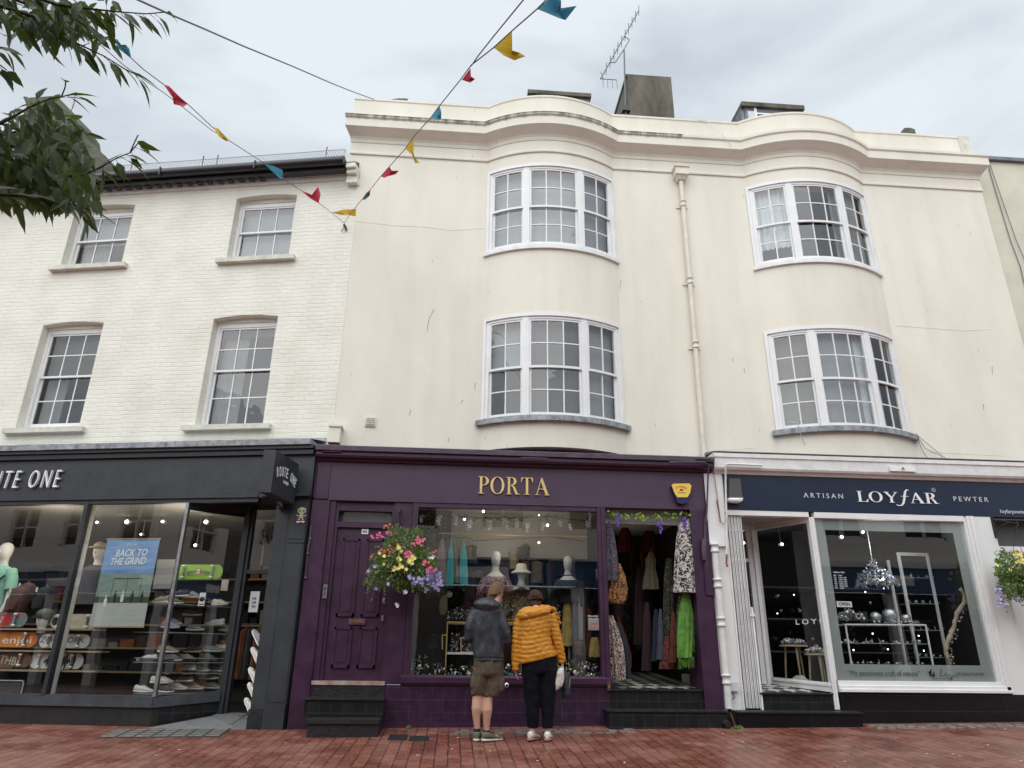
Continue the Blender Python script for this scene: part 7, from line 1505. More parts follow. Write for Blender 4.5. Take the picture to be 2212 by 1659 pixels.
# ---------------------------------------------------------------- garlands
def garland(label, pts, y, seed, lm, clusters, cm, fr='R', nleaf=14, hang=.16, llen=.06):
    r = random.Random(seed); P_ = [at('R', k, a, b, y) for k, a, b in pts]; t = T('flower_garland', label, 'garland', 'R', tuple(P_[0]))
    mb = MB().use('bark', True); mb.tube(P_, .005, 5); t.part(mb, 'stem')
    mb = MB().use(lm)
    for i in range(len(P_)-1):
        d = P_[i+1]-P_[i]
        for j in range(int(d.length*nleaf*5)): p = P_[i]+d*r.random()+rv(r, .035); leaf(mb, p, rv(r)+DN*.4, rv(r)+Vector((0, -1, 0)), llen*r.uniform(.6, 1.1), llen*.5*r.uniform(.6, 1), r)
    t.part(mb, 'leaves')
    for (k, a, b, h) in clusters:
        p = at('R', k, a, b, y-.03); mb = MB().use(cm)
        for j in range(int(34*h/.16)):
            q = j/(34*h/.16); w_ = .035*(1-q*.8)+.006; flower(mb, p+Vector((r.uniform(-w_, w_), r.uniform(-w_, w_), -h*q)), rv(r)+Vector((0, -.8, 0)), .017*r.uniform(.7, 1.2), r, 4)
        t.part(mb, 'blossom')
    return t
garland('garland of pale wisteria hanging across the top of the purple shop window', [('b3', 680, 90), ('b3', 820, 110), ('b3', 960, 120), ('b4', 60, 110), ('b4', 200, 120), ('b4', 420, 120), ('b4', 600, 110), ('b4', 760, 130), ('b4', 870, 140)], .22, 5, 'leaf_olive',
        [('b3', 690, 100, .12), ('b3', 800, 110, .13), ('b3', 905, 110, .14), ('b3', 985, 140, .14), ('b4', 40, 110, .13), ('b4', 125, 135, .14), ('b4', 245, 130, .16), ('b4', 350, 125, .14), ('b4', 415, 120, .15), ('b4', 475, 150, .15), ('b4', 575, 150, .12), ('b4', 680, 140, .08), ('b4', 745, 160, .09), ('b4', 850, 130, .13)], 'petal_white', nleaf=13, llen=.05)
garland('leafy garland with three violet wisteria blooms over the open purple doorway', [('b5', 130, 80), ('b5', 250, 110), ('b5', 310, 100), ('b5', 390, 120), ('b5', 470, 110), ('b5', 560, 105), ('b5', 640, 90)], .02, 6, 'leaf_lime',
        [('b5', 205, 95, .19), ('b5', 465, 140, .19), ('b5', 612, 110, .18)], 'petal_purple', nleaf=15, llen=.075)
garland('fairy-light vine of small dried leaves across the purple shop window below the wisteria', [('b3', 820, 235), ('b3', 1000, 245), ('b4', 150, 260), ('b4', 400, 250), ('b4', 620, 235), ('b4', 830, 265)], .35, 9, 'leaf_olive', [], 'petal_white', nleaf=4, llen=.035)
bush = T('olive_plant', 'dark leaved potted branch in the top left corner of the purple window', 'plant', 'R', (-.3, .4, 2.4)); mb = MB().use('leaf_olive'); r = random.Random(4)
for i in range(170): p = at('R', 'b3', r.gauss(760, 45), r.gauss(180, 65), .38); leaf(mb, p, rv(r)+Vector((0, 0, .4)), rv(r)+Vector((0, -1, 0)), .07, .022, r)
bush.part(mb, 'leaves'); mb = MB().use('bark', True)
for a, b in ((700, 90), (800, 80), (740, 60), (830, 160), (690, 180)): mb.tube([at('R', 'b3', 765, 290, .38), at('R', 'b3', (765+a)/2, (290+b)/2-10, .38), at('R', 'b3', a, b, .38)], .004, 4)
bush.part(mb, 'stems')
# small weeds
for i, (k, a, b, y, lab) in enumerate((('b5', 945, 1420, -.40, 'tuft of weed at the foot of the white pier steps'), ('b3', 612, 1438, -.1, 'tiny weed at the foot of the purple tiled plinth'))):
    p = at('R', k, a, b, y); p.z = gz(p.x, y); mb = MB().use('leaf_basket'); r = random.Random(i)
    for j in range((30, 14)[i]): leaf(mb, p+Vector((r.uniform(-.06, .06)*(1, .4)[i], r.uniform(-.03, .03), 0)), rv(r)+Vector((0, 0, 1)), Vector((0, -1, .2))+rv(r, .4), .05, .018, r)
    single(mb, 'weed', lab, 'plant', 'R', tuple(p))
# ================================================================ bunting and overhead cables
mat('flag_blue', (.16, .50, .64), .7, var=.1); mat('flag_teal', (.03, .20, .26), .7, var=.1); mat('flag_red', (.78, .14, .20), .7, var=.1); mat('flag_yellow', (.85, .68, .12), .7, var=.1); mat('cord', (.20, .19, .19), .8)
for n_ in ('flag_blue', 'flag_teal', 'flag_red', 'flag_yellow'):
    m = M[n_]; n, l = nodes(m); b = n['Principled BSDF']; o = n['Material Output']; t = n.new('ShaderNodeBsdfTranslucent'); t.inputs['Color'].default_value = b.inputs['Base Color'].default_value; x = n.new('ShaderNodeMixShader'); x.inputs[0].default_value = .5
    l.new(b.outputs[0], x.inputs[1]); l.new(t.outputs[0], x.inputs[2]); l.new(x.outputs[0], o.inputs['Surface'])
def pxd(x, y, d): return CAM+(rt*(x-1106)+up*(829.5-y)+fw*FPX)*(d/FPX)
def flag(t, crop, pts, d, m, ridge=.0):
    """pts: outline in crop pixels, cloth folded in depth"""
    P_ = []; n = len(pts)
    for i, (a, b) in enumerate(pts):
        x, y = px(crop, a, b); P_.append(pxd(x, y, d+(.0, .02, -.05, .04, -.03, .05, .0)[i % 7]))
    c = sum(P_, Vector())/n+Vector((0, .03, 0)); mb = MB().use(m, True); mb.add([tuple(p) for p in P_]+[tuple(c)], [(i, (i+1) % n, n) for i in range(n)]); mb.add([tuple(p+Vector((0, .002, 0))) for p in P_]+[tuple(c+Vector((0, .002, 0)))], [((i+1) % n, i, n) for i in range(n)])
    mb.add([tuple(p) for p in P_]+[tuple(p+Vector((0, .002, 0))) for p in P_], [(i, (i+1) % n, n+(i+1) % n, n+i) for i in range(n)])
    t.part(mb, 'flag')
# depth along each string: straight in space, so 1/d is linear in the picture
A0 = px('t1', 2118, 1372); dA = (at('L', 't1', 2118, 1372, -.03)-CAM).dot(fw)
E1 = px('t1', 640, 150); dE1 = 6.0; E2 = px('t2', 1400, -80); dE2 = 4.2
def dd_(p, E, dE): t = math.dist(p, A0)/math.dist(E, A0); return 1/((1-t)/dA+t/dE)
BL = T('bunting', 'bunting string running up left from the wall hook toward the tree', 'bunting', 'L', (-.1, 0, 7.6)); BRt = T('bunting', 'bunting string running up right from the wall hook across the sky', 'bunting', 'L', (-.05, 0, 7.6))
BL.o['group'] = BRt.o['group'] = 'bunting strings over the street'
# strings are built in world space: neutralise the frame
for t in (BL, BRt): o_ = t.o.matrix_world.translation.copy(); t.o.matrix_world = Matrix.Translation(o_); t.loc = o_
def cord(t, crop, pts, E, dE, r_=.0048, name='cord'):
    mb = MB().use('cord', True); P_ = []
    for a, b in pts:
        p = px(crop, a, b); P_.append(pxd(*p, dd_(p, E, dE)))
    mb.tube(P_, r_, 5); t.part(mb, name)
cord(BL, 't1', [(2118, 1372), (1990, 1270), (1850, 1170), (1740, 1100), (1620, 1000), (1410, 865), (1310, 785), (1155, 640), (1005, 518), (880, 425), (805, 355), (690, 240), (560, 110), (380, -80), (100, -380)], E1, dE1)
cord(BL, 't1', [(1410, 865), (1300, 800), (1120, 655), (1000, 565), (900, 500), (760, 400), (600, 260), (300, 0), (0, -260)], E1, dE1, .004)
for pts, m in (([(695, 238), (720, 240), (745, 275), (775, 275), (795, 300), (808, 360), (730, 300)], 'flag_blue'), ([(1005, 518), (1040, 530), (1085, 575), (1152, 640), (1130, 655), (1068, 640), (1062, 600)], 'flag_red'), ([(1312, 782), (1340, 790), (1410, 862), (1395, 870), (1345, 840)], 'flag_yellow'), ([(1625, 1008), (1680, 1020), (1738, 1045), (1742, 1100), (1725, 1098), (1680, 1060)], 'flag_blue'), ([(1850, 1172), (1870, 1178), (1918, 1198), (1958, 1148), (1972, 1195), (1960, 1250), (1910, 1222)], 'flag_red')):
    x, y = px('t1', *pts[0]); flag(BL, 't1', pts, dd_((x, y), E1, dE1), m)
cord(BRt, 't2', [(78, 1372), (150, 1272), (240, 1165), (305, 1082), (360, 1020), (450, 920), (510, 835), (610, 725), (665, 650), (790, 495), (860, 400), (995, 295), (1110, 190), (1265, 55), (1400, -80), (1700, -400)], E2, dE2)
cord(BRt, 't2', [(860, 405), (905, 340), (1000, 220), (1180, 0), (1400, -270)], E2, dE2, .005)
for k, pts, m in (('t1', [(2040, 1308), (2110, 1290), (2190, 1285), (2188, 1330), (2150, 1325), (2080, 1318)], 'flag_yellow'), ('t2', [(185, 1228), (215, 1185), (238, 1170), (236, 1200), (208, 1228)], 'flag_teal'), ('t2', [(305, 1085), (355, 1025), (372, 1050), (415, 1050), (395, 1072), (350, 1082), (325, 1094)], 'flag_red'), ('t2', [(455, 915), (505, 845), (498, 920), (512, 965), (540, 1002), (515, 1003), (495, 950)], 'flag_yellow'),
                  ('t2', [(612, 722), (665, 652), (675, 685), (675, 732), (640, 738)], 'flag_blue'), ('t2', [(802, 490), (855, 418), (858, 470), (882, 486), (855, 508), (830, 500)], 'flag_red'), ('t2', [(998, 292), (1110, 196), (1112, 310), (1160, 325), (1192, 345), (1126, 370), (1060, 340)], 'flag_yellow'), ('t2', [(1268, 55), (1340, -10), (1412, 0), (1412, 50), (1508, 36), (1440, 122), (1400, 110)], 'flag_teal' )):
    x, y = px(k, *pts[0]); flag(BRt, k, pts, dd_((x, y), E2 if k == 't2' else E2, dE2) if k == 't2' else dA-.15, m if pts[0] != (1268, 55) else 'flag_blue')
hk = T('wall_hook', 'small dark hook and knotted cord fixed on the white brick near the cream wall', 'hook', 'L', (-.12, 0, 7.5)); mb = MB().use('ink', True); p = at('L', 't1', 2120, 1378, -.03); q = at('L', 't1', 2130, 1425, -.02); mb.tube([p, (p.x+.0, -.05, p.z-.03), (p.x+.03, -.04, p.z-.08), q], [.012, .022, .02, .006], 7); mb.tube([(p.x, -.04, p.z-.05), (p.x-.05, -.03, p.z-.16)], .005, 5); hk.part(mb, 'hook')
mb = MB().use('cable_grey', True); pe = at('R', 't2', 262, 612, .2); de = (pe-CAM).dot(fw); Ec = (290.0, -20.0); 
def dc(p): t = math.dist(p, px('t2', 262, 612))/math.dist(Ec, px('t2', 262, 612)); return 1/((1-t)/de+t/5.0)
cpx = [px('t2', 262, 612), px('t2', 120, 560), px('t2', 0, 512)]+[px('t1', a, b) for a, b in ((1800, 408), (1500, 285), (1250, 175), (1050, 90), (840, -5), (600, -120))]
mb.tube([pxd(*p, dc(p)) for p in cpx], .008, 6); single(mb, 'overhead_cable', 'thick grey cable crossing the sky from the tree to the cream parapet', 'cable')
# ================================================================ goods in the purple shop
for n_, c_, c2 in (('cloth_teal', (.05, .30, .30), (.03, .2, .22)), ('cloth_mauve', (.16, .10, .14), (.24, .17, .13)), ('cloth_pink', (.30, .14, .17), (.12, .06, .09)), ('cloth_olive', (.16, .13, .07), (.06, .05, .03)), ('cloth_sage', (.16, .14, .09), (.12, .10, .06)), ('cloth_green', (.15, .35, .05), (.035, .10, .015)), ('cloth_rust', (.17, .035, .02), (.05, .015, .01)), ('cloth_orange', (.50, .20, .05), (.12, .06, .04)), ('cloth_red', (.12, .01, .012), (.04, .005, .006)), ('cloth_blue', (.02, .03, .055), (.01, .018, .03)), ('cloth_gold', (.45, .32, .09), (.2, .14, .05)), ('cloth_grey', (.09, .10, .13), (.04, .04, .06)), ('hat_straw', (.42, .40, .32), (.34, .32, .25)), ('cloth_dim', (.025, .02, .025), (.05, .015, .02))): mat(n_, c_, .9, var2=c2, vs=10)
def pattern(name, a, b, scale, thr=.5, dist=3.):
    m = mat(name, a, .85); n, l = nodes(m); t = n.new('ShaderNodeTexCoord'); z = n.new('ShaderNodeTexNoise'); z.inputs['Scale'].default_value = scale; z.inputs['Detail'].default_value = 2; z.inputs['Distortion'].default_value = dist
    r = n.new('ShaderNodeValToRGB'); r.color_ramp.interpolation = 'CONSTANT'; r.color_ramp.elements[0].color = (*a, 1); r.color_ramp.elements[1].color = (*b, 1); r.color_ramp.elements[1].position = thr
    l.new(t.outputs['Object'], z.inputs['Vector']); l.new(z.outputs['Fac'], r.inputs['Fac']); l.new(r.outputs['Color'], n['Principled BSDF'].inputs['Base Color'])
pattern('print_mono', (.018, .016, .022), (.52, .48, .44), 22, .49, 1.5); pattern('print_robe', (.022, .016, .02), (.50, .40, .34), 14, .5, 4); pattern('print_shawl', (.03, .028, .045), (.13, .11, .15), 16, .5, 3); pattern('print_orange', (.05, .03, .03), (.48, .22, .06), 12, .5, 3); pattern('print_plum', (.05, .02, .03), (.34, .19, .22), 20, .5, 3); pattern('print_camo', (.05, .04, .025), (.22, .17, .09), 18, .5, 3); pattern('print_dark', (.015, .015, .012), (.10, .11, .05), 18, .55, 3); pattern('print_red', (.03, .006, .006), (.17, .04, .025), 16, .5, 3)
def garment(mb, m, prof, y, k='b5', folds=9, amp=.012, seed=0):
    """prof: (centre a, b, halfwidth px, half depth m)"""
    mb.use(m, True); L = []
    for i, (a, b, w_, d) in enumerate(prof):
        c = at('R', k, a, b, y); hw = at('R', k, a+w_, b, y).x-c.x; gr = min(1, i/2)
        L.append([(c.x+(hw+amp*gr*math.sin(folds*t+seed))*math.cos(t), y+(d+amp*gr*math.sin(folds*t+seed+1))*math.sin(t), c.z+.004*math.sin(5*t)*gr) for t in [2*math.pi*j/44 for j in range(44)]])
    mb.loft(L)
def hang(name, label, cat, m, prof, y, k='b5', folds=9, amp=.012, grp=None, hanger=True, seed=0):
    c = at('R', k, prof[0][0], prof[0][1], y); t = T(name, label, cat, 'R', tuple(c), group=grp); mb = MB(); garment(mb, m, prof, y, k, folds, amp, seed); t.part(mb, 'cloth')
    if hanger: mb = MB().use('steel'); mb.tube([c+Vector((0, 0, -.01)), c+Vector((0, 0, .05)), c+Vector((.015, 0, .065)), c+Vector((.025, 0, .05))], .003, 4); t.part(mb, 'hanger')
    return t
G_ = 'scarves and clothes in the purple shop'
hang('scarf', 'long brown and mauve scarf hanging at the left of the purple shop window', 'scarf', 'cloth_mauve', [(820, 250, 10, .02), (815, 330, 26, .03), (815, 440, 34, .035), (822, 520, 30, .03)], .34, 'b3', 7, .01, G_)
hang('scarf', 'grey lilac scarf between the brown scarf and the teal one', 'scarf', 'cloth_grey', [(850, 250, 8, .02), (848, 340, 16, .03), (838, 450, 20, .03), (842, 520, 20, .03)], .38, 'b3', 7, .01, G_)
hang('scarf', 'teal scarf hanging longest in the left of the purple shop window', 'scarf', 'cloth_teal', [(873, 262, 6, .02), (872, 350, 16, .03), (868, 460, 22, .03), (864, 552, 22, .03)], .32, 'b3', 7, .01, G_)
hang('scarf', 'thin pale green patterned scarf between the two teal scarves', 'scarf', 'cloth_sage', [(892, 262, 5, .02), (900, 350, 12, .02), (905, 440, 14, .03), (912, 520, 12, .03)], .35, 'b3', 7, .01, G_)
hang('scarf', 'right teal scarf cut on a slant in the purple shop window', 'scarf', 'cloth_teal', [(952, 268, 8, .02), (950, 360, 20, .03), (950, 470, 24, .03), (955, 552, 20, .03)], .34, 'b3', 7, .01, G_)
def bust(label, hk, ha, hb, y, top, m, ww=.36, h=.55, hat=False, s=1.):
    p = at('R', hk, ha, hb, y); t = T('mannequin', label, 'mannequin', 'R', (p.x, y, p.z-1)); 
    mannequin_head(t, (p.x, y, p.z), s, 'dummy'); mb = MB().use('dummy', True); mb.loft([[(p.x+w_*math.cos(a), y+d_*math.sin(a), p.z-zz) for a in [2*math.pi*i/20 for i in range(20)]] for zz, w_, d_ in ((.19, .07, .06), (.24, .13, .08), (.33, .15, .1))]); t.part(mb, 'shoulders')
    torso(t, p.x, y, p.z-.22, ww, h, m, 'top', arms=False)
    for sx in (-1, 1): mb = MB().use(m, True); mb.tube([(p.x+sx*ww*.42, y, p.z-.29), (p.x+sx*ww*.6, y, p.z-.42), (p.x+sx*ww*.66, y, p.z-.62)], [.06, .06, .065], 10); t.part(mb, 'sleeve')
    mb = MB().use('steel'); mb.tube([(p.x, y, p.z-.22-h), (p.x, y, .52)], .015, 8); mb.lathe((p.x, y, .5), [(.13, 0), (.13, .01), (.02, .02)], 16); t.part(mb, 'stand')
    if hat: mb = MB().use('hat_straw', True); mb.lathe((p.x, y, p.z+.0), [(.155, -.015), (.15, .0), (.085, .045), (.08, .10), (.06, .125), (.01, .13)], 22); t.part(mb, 'hat')
    return t
bust('faceless mannequin in a pink and plum waistcoat left of the bucket hat', 'b4', 285, 375, .55, 0, 'print_plum', .36, .45, s=.95)
bust('mannequin wearing a pale bucket hat and an olive jacket in the purple window', 'b4', 442, 455, .50, 0, 'print_camo', .36, .5, True, .9)
b3_ = bust('white mannequin head turned down over a black top at the right of the purple window', 'b4', 727, 400, .50, 0, 'black_cloth', .34, .35, s=.85)
mb = MB(); garment(mb, 'cloth_gold', [(725, 600, 18, .05), (722, 700, 24, .06), (722, 800, 28, .07), (720, 908, 30, .08)], .5, 'b4', 9, .012); garment(mb, 'cloth_grey', [(765, 600, 18, .05), (768, 700, 20, .06), (768, 800, 22, .07), (768, 900, 22, .08)], .5, 'b4', 9, .012); garment(mb, 'curtain_grey', [(800, 600, 14, .05), (802, 700, 18, .06), (802, 870, 18, .07)], .52, 'b4', 7, .01); b3_.part(mb, 'striped_skirt')
hang('tassel_skirt', 'yellow tasselled cloth near the right end of the purple shop glass', 'skirt', 'cloth_gold', [(893, 855, 20, .04), (893, 900, 28, .05), (893, 975, 32, .05)], .35, 'b4', 13, .01, None, False)
hang('fur_bag', 'round brown furry bag with a black cup under the striped skirt', 'bag', 'brown_cloth', [(795, 878, 22, .05), (795, 892, 32, .07), (795, 915, 22, .06), (795, 960, 20, .06)], .42, 'b4', 11, .008, None, False)
# rail, glass shelf lines
mb = MB().use('gold'); p = at('R', 'b3', 800, 215, .32); q = at('R', 'b4', 850, 235, .32); mb.tube([(p.x, .32, p.z), (q.x, .32, p.z)], .008, 6); single(mb, 'clothes_rail', 'thin brass rail across the upper part of the purple shop window', 'rail')
mb = MB().use('shelf_glass'); p = at('R', 'b3', 640, 528, .3); mb.box(-.5, 1.75, .2, .42, p.z-.008, p.z); single(mb, 'glass_shelf', 'long glass shelf edge across the middle of the purple shop window', 'shelf')
# brass shelf unit with jewellery
BS = T('brass_shelf_unit', 'brass framed jewellery shelf unit behind the standing man', 'shelf unit', 'R', (.3, .5, .5)); mb = MB().use('gold')
y = .40
def BB(k, a, b, yy=y): p = at('R', k, a, b, yy); return Vector((p.x, yy, p.z))
for (a, b), (c, d) in (((850, 760), (1110, 768)), ((852, 760), (838, 1070)), ((935, 858), (1010, 858)), ((935, 858), (935, 945)), ((935, 945), (1010, 945)), ((820, 840), (820, 930)), ((820, 840), (848, 840))): 
    mb.tube([BB('b3', a, b), BB('b3', c, d)], .011, 4)
p = BB('b4', 400, 765); mb.tube([BB('b3', 1110, 768), p], .011, 4); BS.part(mb, 'frame')
mb = MB().use('off_white'); p = BB('b3', 850, 945); q = BB('b3', 1110, 948); mb.box(p.x, q.x+.1, .38, .7, p.z-.03, p.z); p = BB('b3', 850, 768); q = BB('b4', 400, 765); mb.use('shelf_glass'); mb.box(p.x, q.x, .38, .75, p.z-.012, p.z); BS.part(mb, 'shelf')
# jewellery busts and trees
mat('sparkle', (.8, .82, .85), .12, metal=1); mat('velvet', (.012, .012, .014), 1.)
JG = 'jewellery stands in the purple shop window'
r = random.Random(21)
spots = [('b3', 880, 750, .14), ('b3', 925, 752, .17), ('b3', 968, 752, .15), ('b3', 1010, 754, .19), ('b3', 1050, 756, .16), ('b3', 1092, 756, .2), ('b4', 390, 755, .20), ('b4', 335, 755, .22), ('b4', 300, 755, .15), ('b3', 905, 900, .15), ('b3', 958, 940, .11), ('b3', 885, 945, .1), ('b4', 560, 800, .2), ('b4', 655, 760, .22), ('b4', 640, 1060, .14), ('b3', 790, 1060, .1), ('b3', 700, 1060, .2), ('b3', 660, 1062, .18), ('b4', 830, 1060, .12), ('b4', 880, 1065, .1), ('b4', 740, 1060, .15)]
def jstand(i, c, h):
    t = T('jewellery_stand', '', 'jewellery stand', 'R', tuple(c), group=JG)
    mb = MB().use('velvet', True)
    if i % 3 == 0: mb.loft([[(c.x+w_*math.cos(a), c.y+.4*w_*math.sin(a), c.z+h*f) for a in [2*math.pi*j/14 for j in range(14)]] for f, w_ in ((0, .05), (.04, .05), (.08, .03), (.3, .055), (.65, .065), (.78, .03), (1, .022))])
    else: mb.lathe(tuple(c), [(.045, 0), (.045, .008), (.008, .015), (.008, h)], 10); mb.tube([(c.x-.06, c.y, c.z+h), (c.x+.06, c.y, c.z+h)], .006, 5); mb.tube([(c.x-.045, c.y, c.z+h*.65), (c.x+.045, c.y, c.z+h*.65)], .005, 5)
    t.part(mb, 'stand'); mb = MB().use('sparkle')
    for j in range(46):
        u, v_ = r.uniform(-.07, .07), r.uniform(.1, 1.05); mb.use('off_white' if j % 3 == 0 else 'sparkle'); mb.ball((c.x+u, c.y-.045+r.uniform(-.02, .01), c.z+h*v_), r.uniform(.003, .010), 5, 3)
    t.part(mb, 'jewels'); return t.o
descr = ['first on the brass shelf from the left', 'second on the brass shelf from the left', 'third on the brass shelf from the left', 'fourth on the brass shelf from the left', 'fifth on the brass shelf, just left of the man', 'partly behind the man on the brass shelf', 'between the man and the woman, nearest the woman', 'between the man and the woman, in the middle of the gap', 'between the man and the woman, nearest the man', 'inside the brass frame holding a dark necklace', 'inside the small inner brass frame', 'low and left inside the brass frame', 'hidden mostly by the mustard jacket', 'just right of the hood of the mustard jacket', 'low beside the cream tote bag', 'on the floor left of the brass frame', 'on the floor in the left corner of the window, taller one', 'on the floor in the left corner of the window, leftmost one', 'on the floor below the furry bag', 'on the floor at the right end of the window', 'on the floor between the tote bag and the furry bag']
for i, (k, a, b, h) in enumerate(spots):
    c = at('R', k, a, b, .46 if b < 1000 else .3); o = jstand(i, Vector((c.x, c.y, c.z)), h); o['label'] = 'small sparkling jewellery stand '+descr[i]
mb = MB().use('dark_metal'); c = BB('b3', 768, 880, .3)
for rr in (.045, .09): mb.tube([(c.x+rr*math.cos(a), .3, c.z+rr*math.sin(a)) for a in [2*math.pi*j/20 for j in range(21)]], .005, 5)
for j in range(6): mb.tube([(c.x, .3, c.z), (c.x+.09*math.cos(j), .3, c.z+.09*math.sin(j))], .004, 4)
mb.tube([(c.x, .3, c.z-.09), (c.x, .3, .6)], .006, 5); single(mb, 'wire_stand', 'round black wire stand at lower left in the purple window', 'stand')
t = T('handbag', 'grey soft handbag hanging left of the jewellery in the purple window', 'bag', 'R', (0, .4, 1.5)); mb = MB(); garment(mb, 'cloth_sage', [(835, 590, 16, .03), (825, 630, 26, .05), (822, 680, 30, .05), (820, 715, 14, .03)], .4, 'b3', 5, .006); t.part(mb, 'body'); mb = MB().use('hat_straw', True); c = BB('b3', 862, 590, .38); mb.ball(tuple(c), (.05, .03, .05), 12, 8); t.part(mb, 'pompom')
TK = MB(); r = random.Random(5)
for i in range(320):
    x = r.uniform(-.5, 2.0); m = r.choice(['sparkle', 'cloth_rust', 'leaf_basket', 'gold', 'cloth_teal', 'off_white', 'velvet', 'velvet']); TK.use(m, True); s_ = r.uniform(.006, .028); TK.ball((x, r.uniform(.08, .5), .60+s_*.7+(r.uniform(0, .12) if i % 3 else 0)), (s_, s_, s_*r.uniform(.6, 1.4)), 7, 5)
TK.use('velvet', False); TK.box(-.55, 2.03, .05, .5, .5, .598); single(TK, 'trinkets', 'scatter of small trinkets and beads along the window floor', 'trinkets', kind='stuff')
CR = MB(); r = random.Random(77)       # crowded stock deeper in
for i in range(120):
    x, y_, z = r.uniform(-.05, 2.0), r.uniform(.62, 2.0), r.uniform(1.0, 2.55); CR.use(r.choice(['cloth_dim', 'cloth_rust', 'cloth_grey', 'print_shawl', 'print_dark', 'cloth_olive', 'velvet', 'cloth_dim']), True); w_ = r.uniform(.05, .13); h = r.uniform(.15, .7)
    CR.loft([[(x+(ww+.01*math.sin(7*t))*math.cos(t), y_+.05*math.sin(t), z-hh*h) for t in [2*math.pi*j/18 for j in range(18)]] for hh, ww in ((0, .02), (.03, w_*.75), (.12, w_), (.35, w_*.8), (1, w_*r.uniform(.7, 1.3)))])
single(CR, 'hanging_stock', 'dim crowd of clothes hanging deeper inside the purple shop', 'clothes', kind='stuff')
for a, b, rr, lab in ((208, 80, .02, 'warm bulb near the left of the window top'), (92, 128, .018, 'warm bulb left of the brightest one'), (603, 165, .02, 'warm bulb right of centre under the garland'), (550, 103, .012, 'tiny warm bulb near the centre of the window top'), (550, 272, .016, 'warm lamp above the bucket hat')):
    p = at('R', 'b4', a, b, .7); t = T('light_bulb', lab+' in the purple shop', 'light bulb', 'R', (p.x, .7, p.z), group='bulbs in the purple shop'); mb = MB().use('lamp_warm', True); mb.ball((p.x, .7, p.z), rr, 10, 7); t.part(mb, 'globe'); mb = MB().use('ink'); mb.tube([(p.x, .7, p.z+rr), (p.x, .7, 3.0)], .003, 4); t.part(mb, 'flex')
# doorway goods (b5)
hang('shawl', 'dark patterned shawl hanging on the left inside the purple doorway', 'shawl', 'print_shawl', [(150, 140, 14, .03), (160, 230, 26, .05), (168, 350, 34, .06), (170, 440, 36, .06), (172, 505, 30, .05)], .15, folds=7)
hang('shawl', 'orange and brown patterned cloth bunched below the dark shawl at the doorway', 'shawl', 'print_orange', [(205, 400, 14, .05), (215, 480, 36, .07), (212, 560, 50, .08), (200, 620, 52, .08), (205, 648, 30, .06)], .28, folds=11, amp=.02, hanger=False)
hang('robe', 'black and cream patterned robe hanging low at the left of the doorway', 'robe', 'print_robe', [(160, 720, 16, .05), (175, 800, 30, .09), (190, 900, 44, .11), (200, 1010, 48, .12), (205, 1115, 46, .12)], .25, folds=9, amp=.018, hanger=False)
hang('robe', 'dark blue edged robe just behind the cream patterned robe', 'robe', 'cloth_blue', [(205, 760, 10, .04), (225, 850, 24, .07), (243, 960, 30, .08), (255, 1110, 30, .09)], .45, folds=9, amp=.015, hanger=False)
hang('robe', 'red robe edge peeping out behind the patterned robes', 'robe', 'cloth_red', [(205, 720, 8, .04), (235, 850, 24, .06), (262, 960, 26, .07), (270, 1040, 20, .06)], .6, folds=7, amp=.012, hanger=False)
hang('jacket', 'black and white printed jacket hanging on the right of the purple doorway', 'jacket', 'print_mono', [(632, 128, 22, .03), (634, 165, 52, .06), (637, 260, 68, .08), (642, 380, 82, .09), (648, 500, 94, .09), (650, 580, 98, .09)], .06, folds=7, amp=.014)
hang('scarf', 'bright green fringed scarf hanging under the black and white jacket', 'scarf', 'cloth_green', [(625, 585, 22, .03), (625, 700, 44, .05), (622, 850, 46, .05), (618, 980, 42, .05)], .14, folds=9, amp=.014, hanger=False)
mb = MB().use('cloth_green')
for i in range(40): a = 578+i*2.5; p = at('R', 'b5', a, 975+rnd.uniform(-6, 6), .12+rnd.uniform(-.03, .03)); q = at('R', 'b5', a+rnd.uniform(-4, 4), 1040+rnd.uniform(-12, 14), .12); mb.tube([p, q], .003, 3)
for i in range(34): b = 690+i*7; p = at('R', 'b5', 664, b, .12); q = at('R', 'b5', 664+rnd.uniform(6, 18), b+30, .12); mb.tube([p, q], .003, 3)
ob_ = [o for o in C.objects if o.get('label', '').startswith('bright green fringed')][0]; mb.build('fringe', ob_, off=tuple(ob_.location))
hang('dress', 'olive dress hanging in the middle of the dark purple shop doorway', 'dress', 'cloth_sage', [(412, 330, 14, .03), (410, 380, 34, .05), (408, 420, 26, .04), (410, 500, 44, .06), (410, 560, 50, .06)], .9, folds=9)
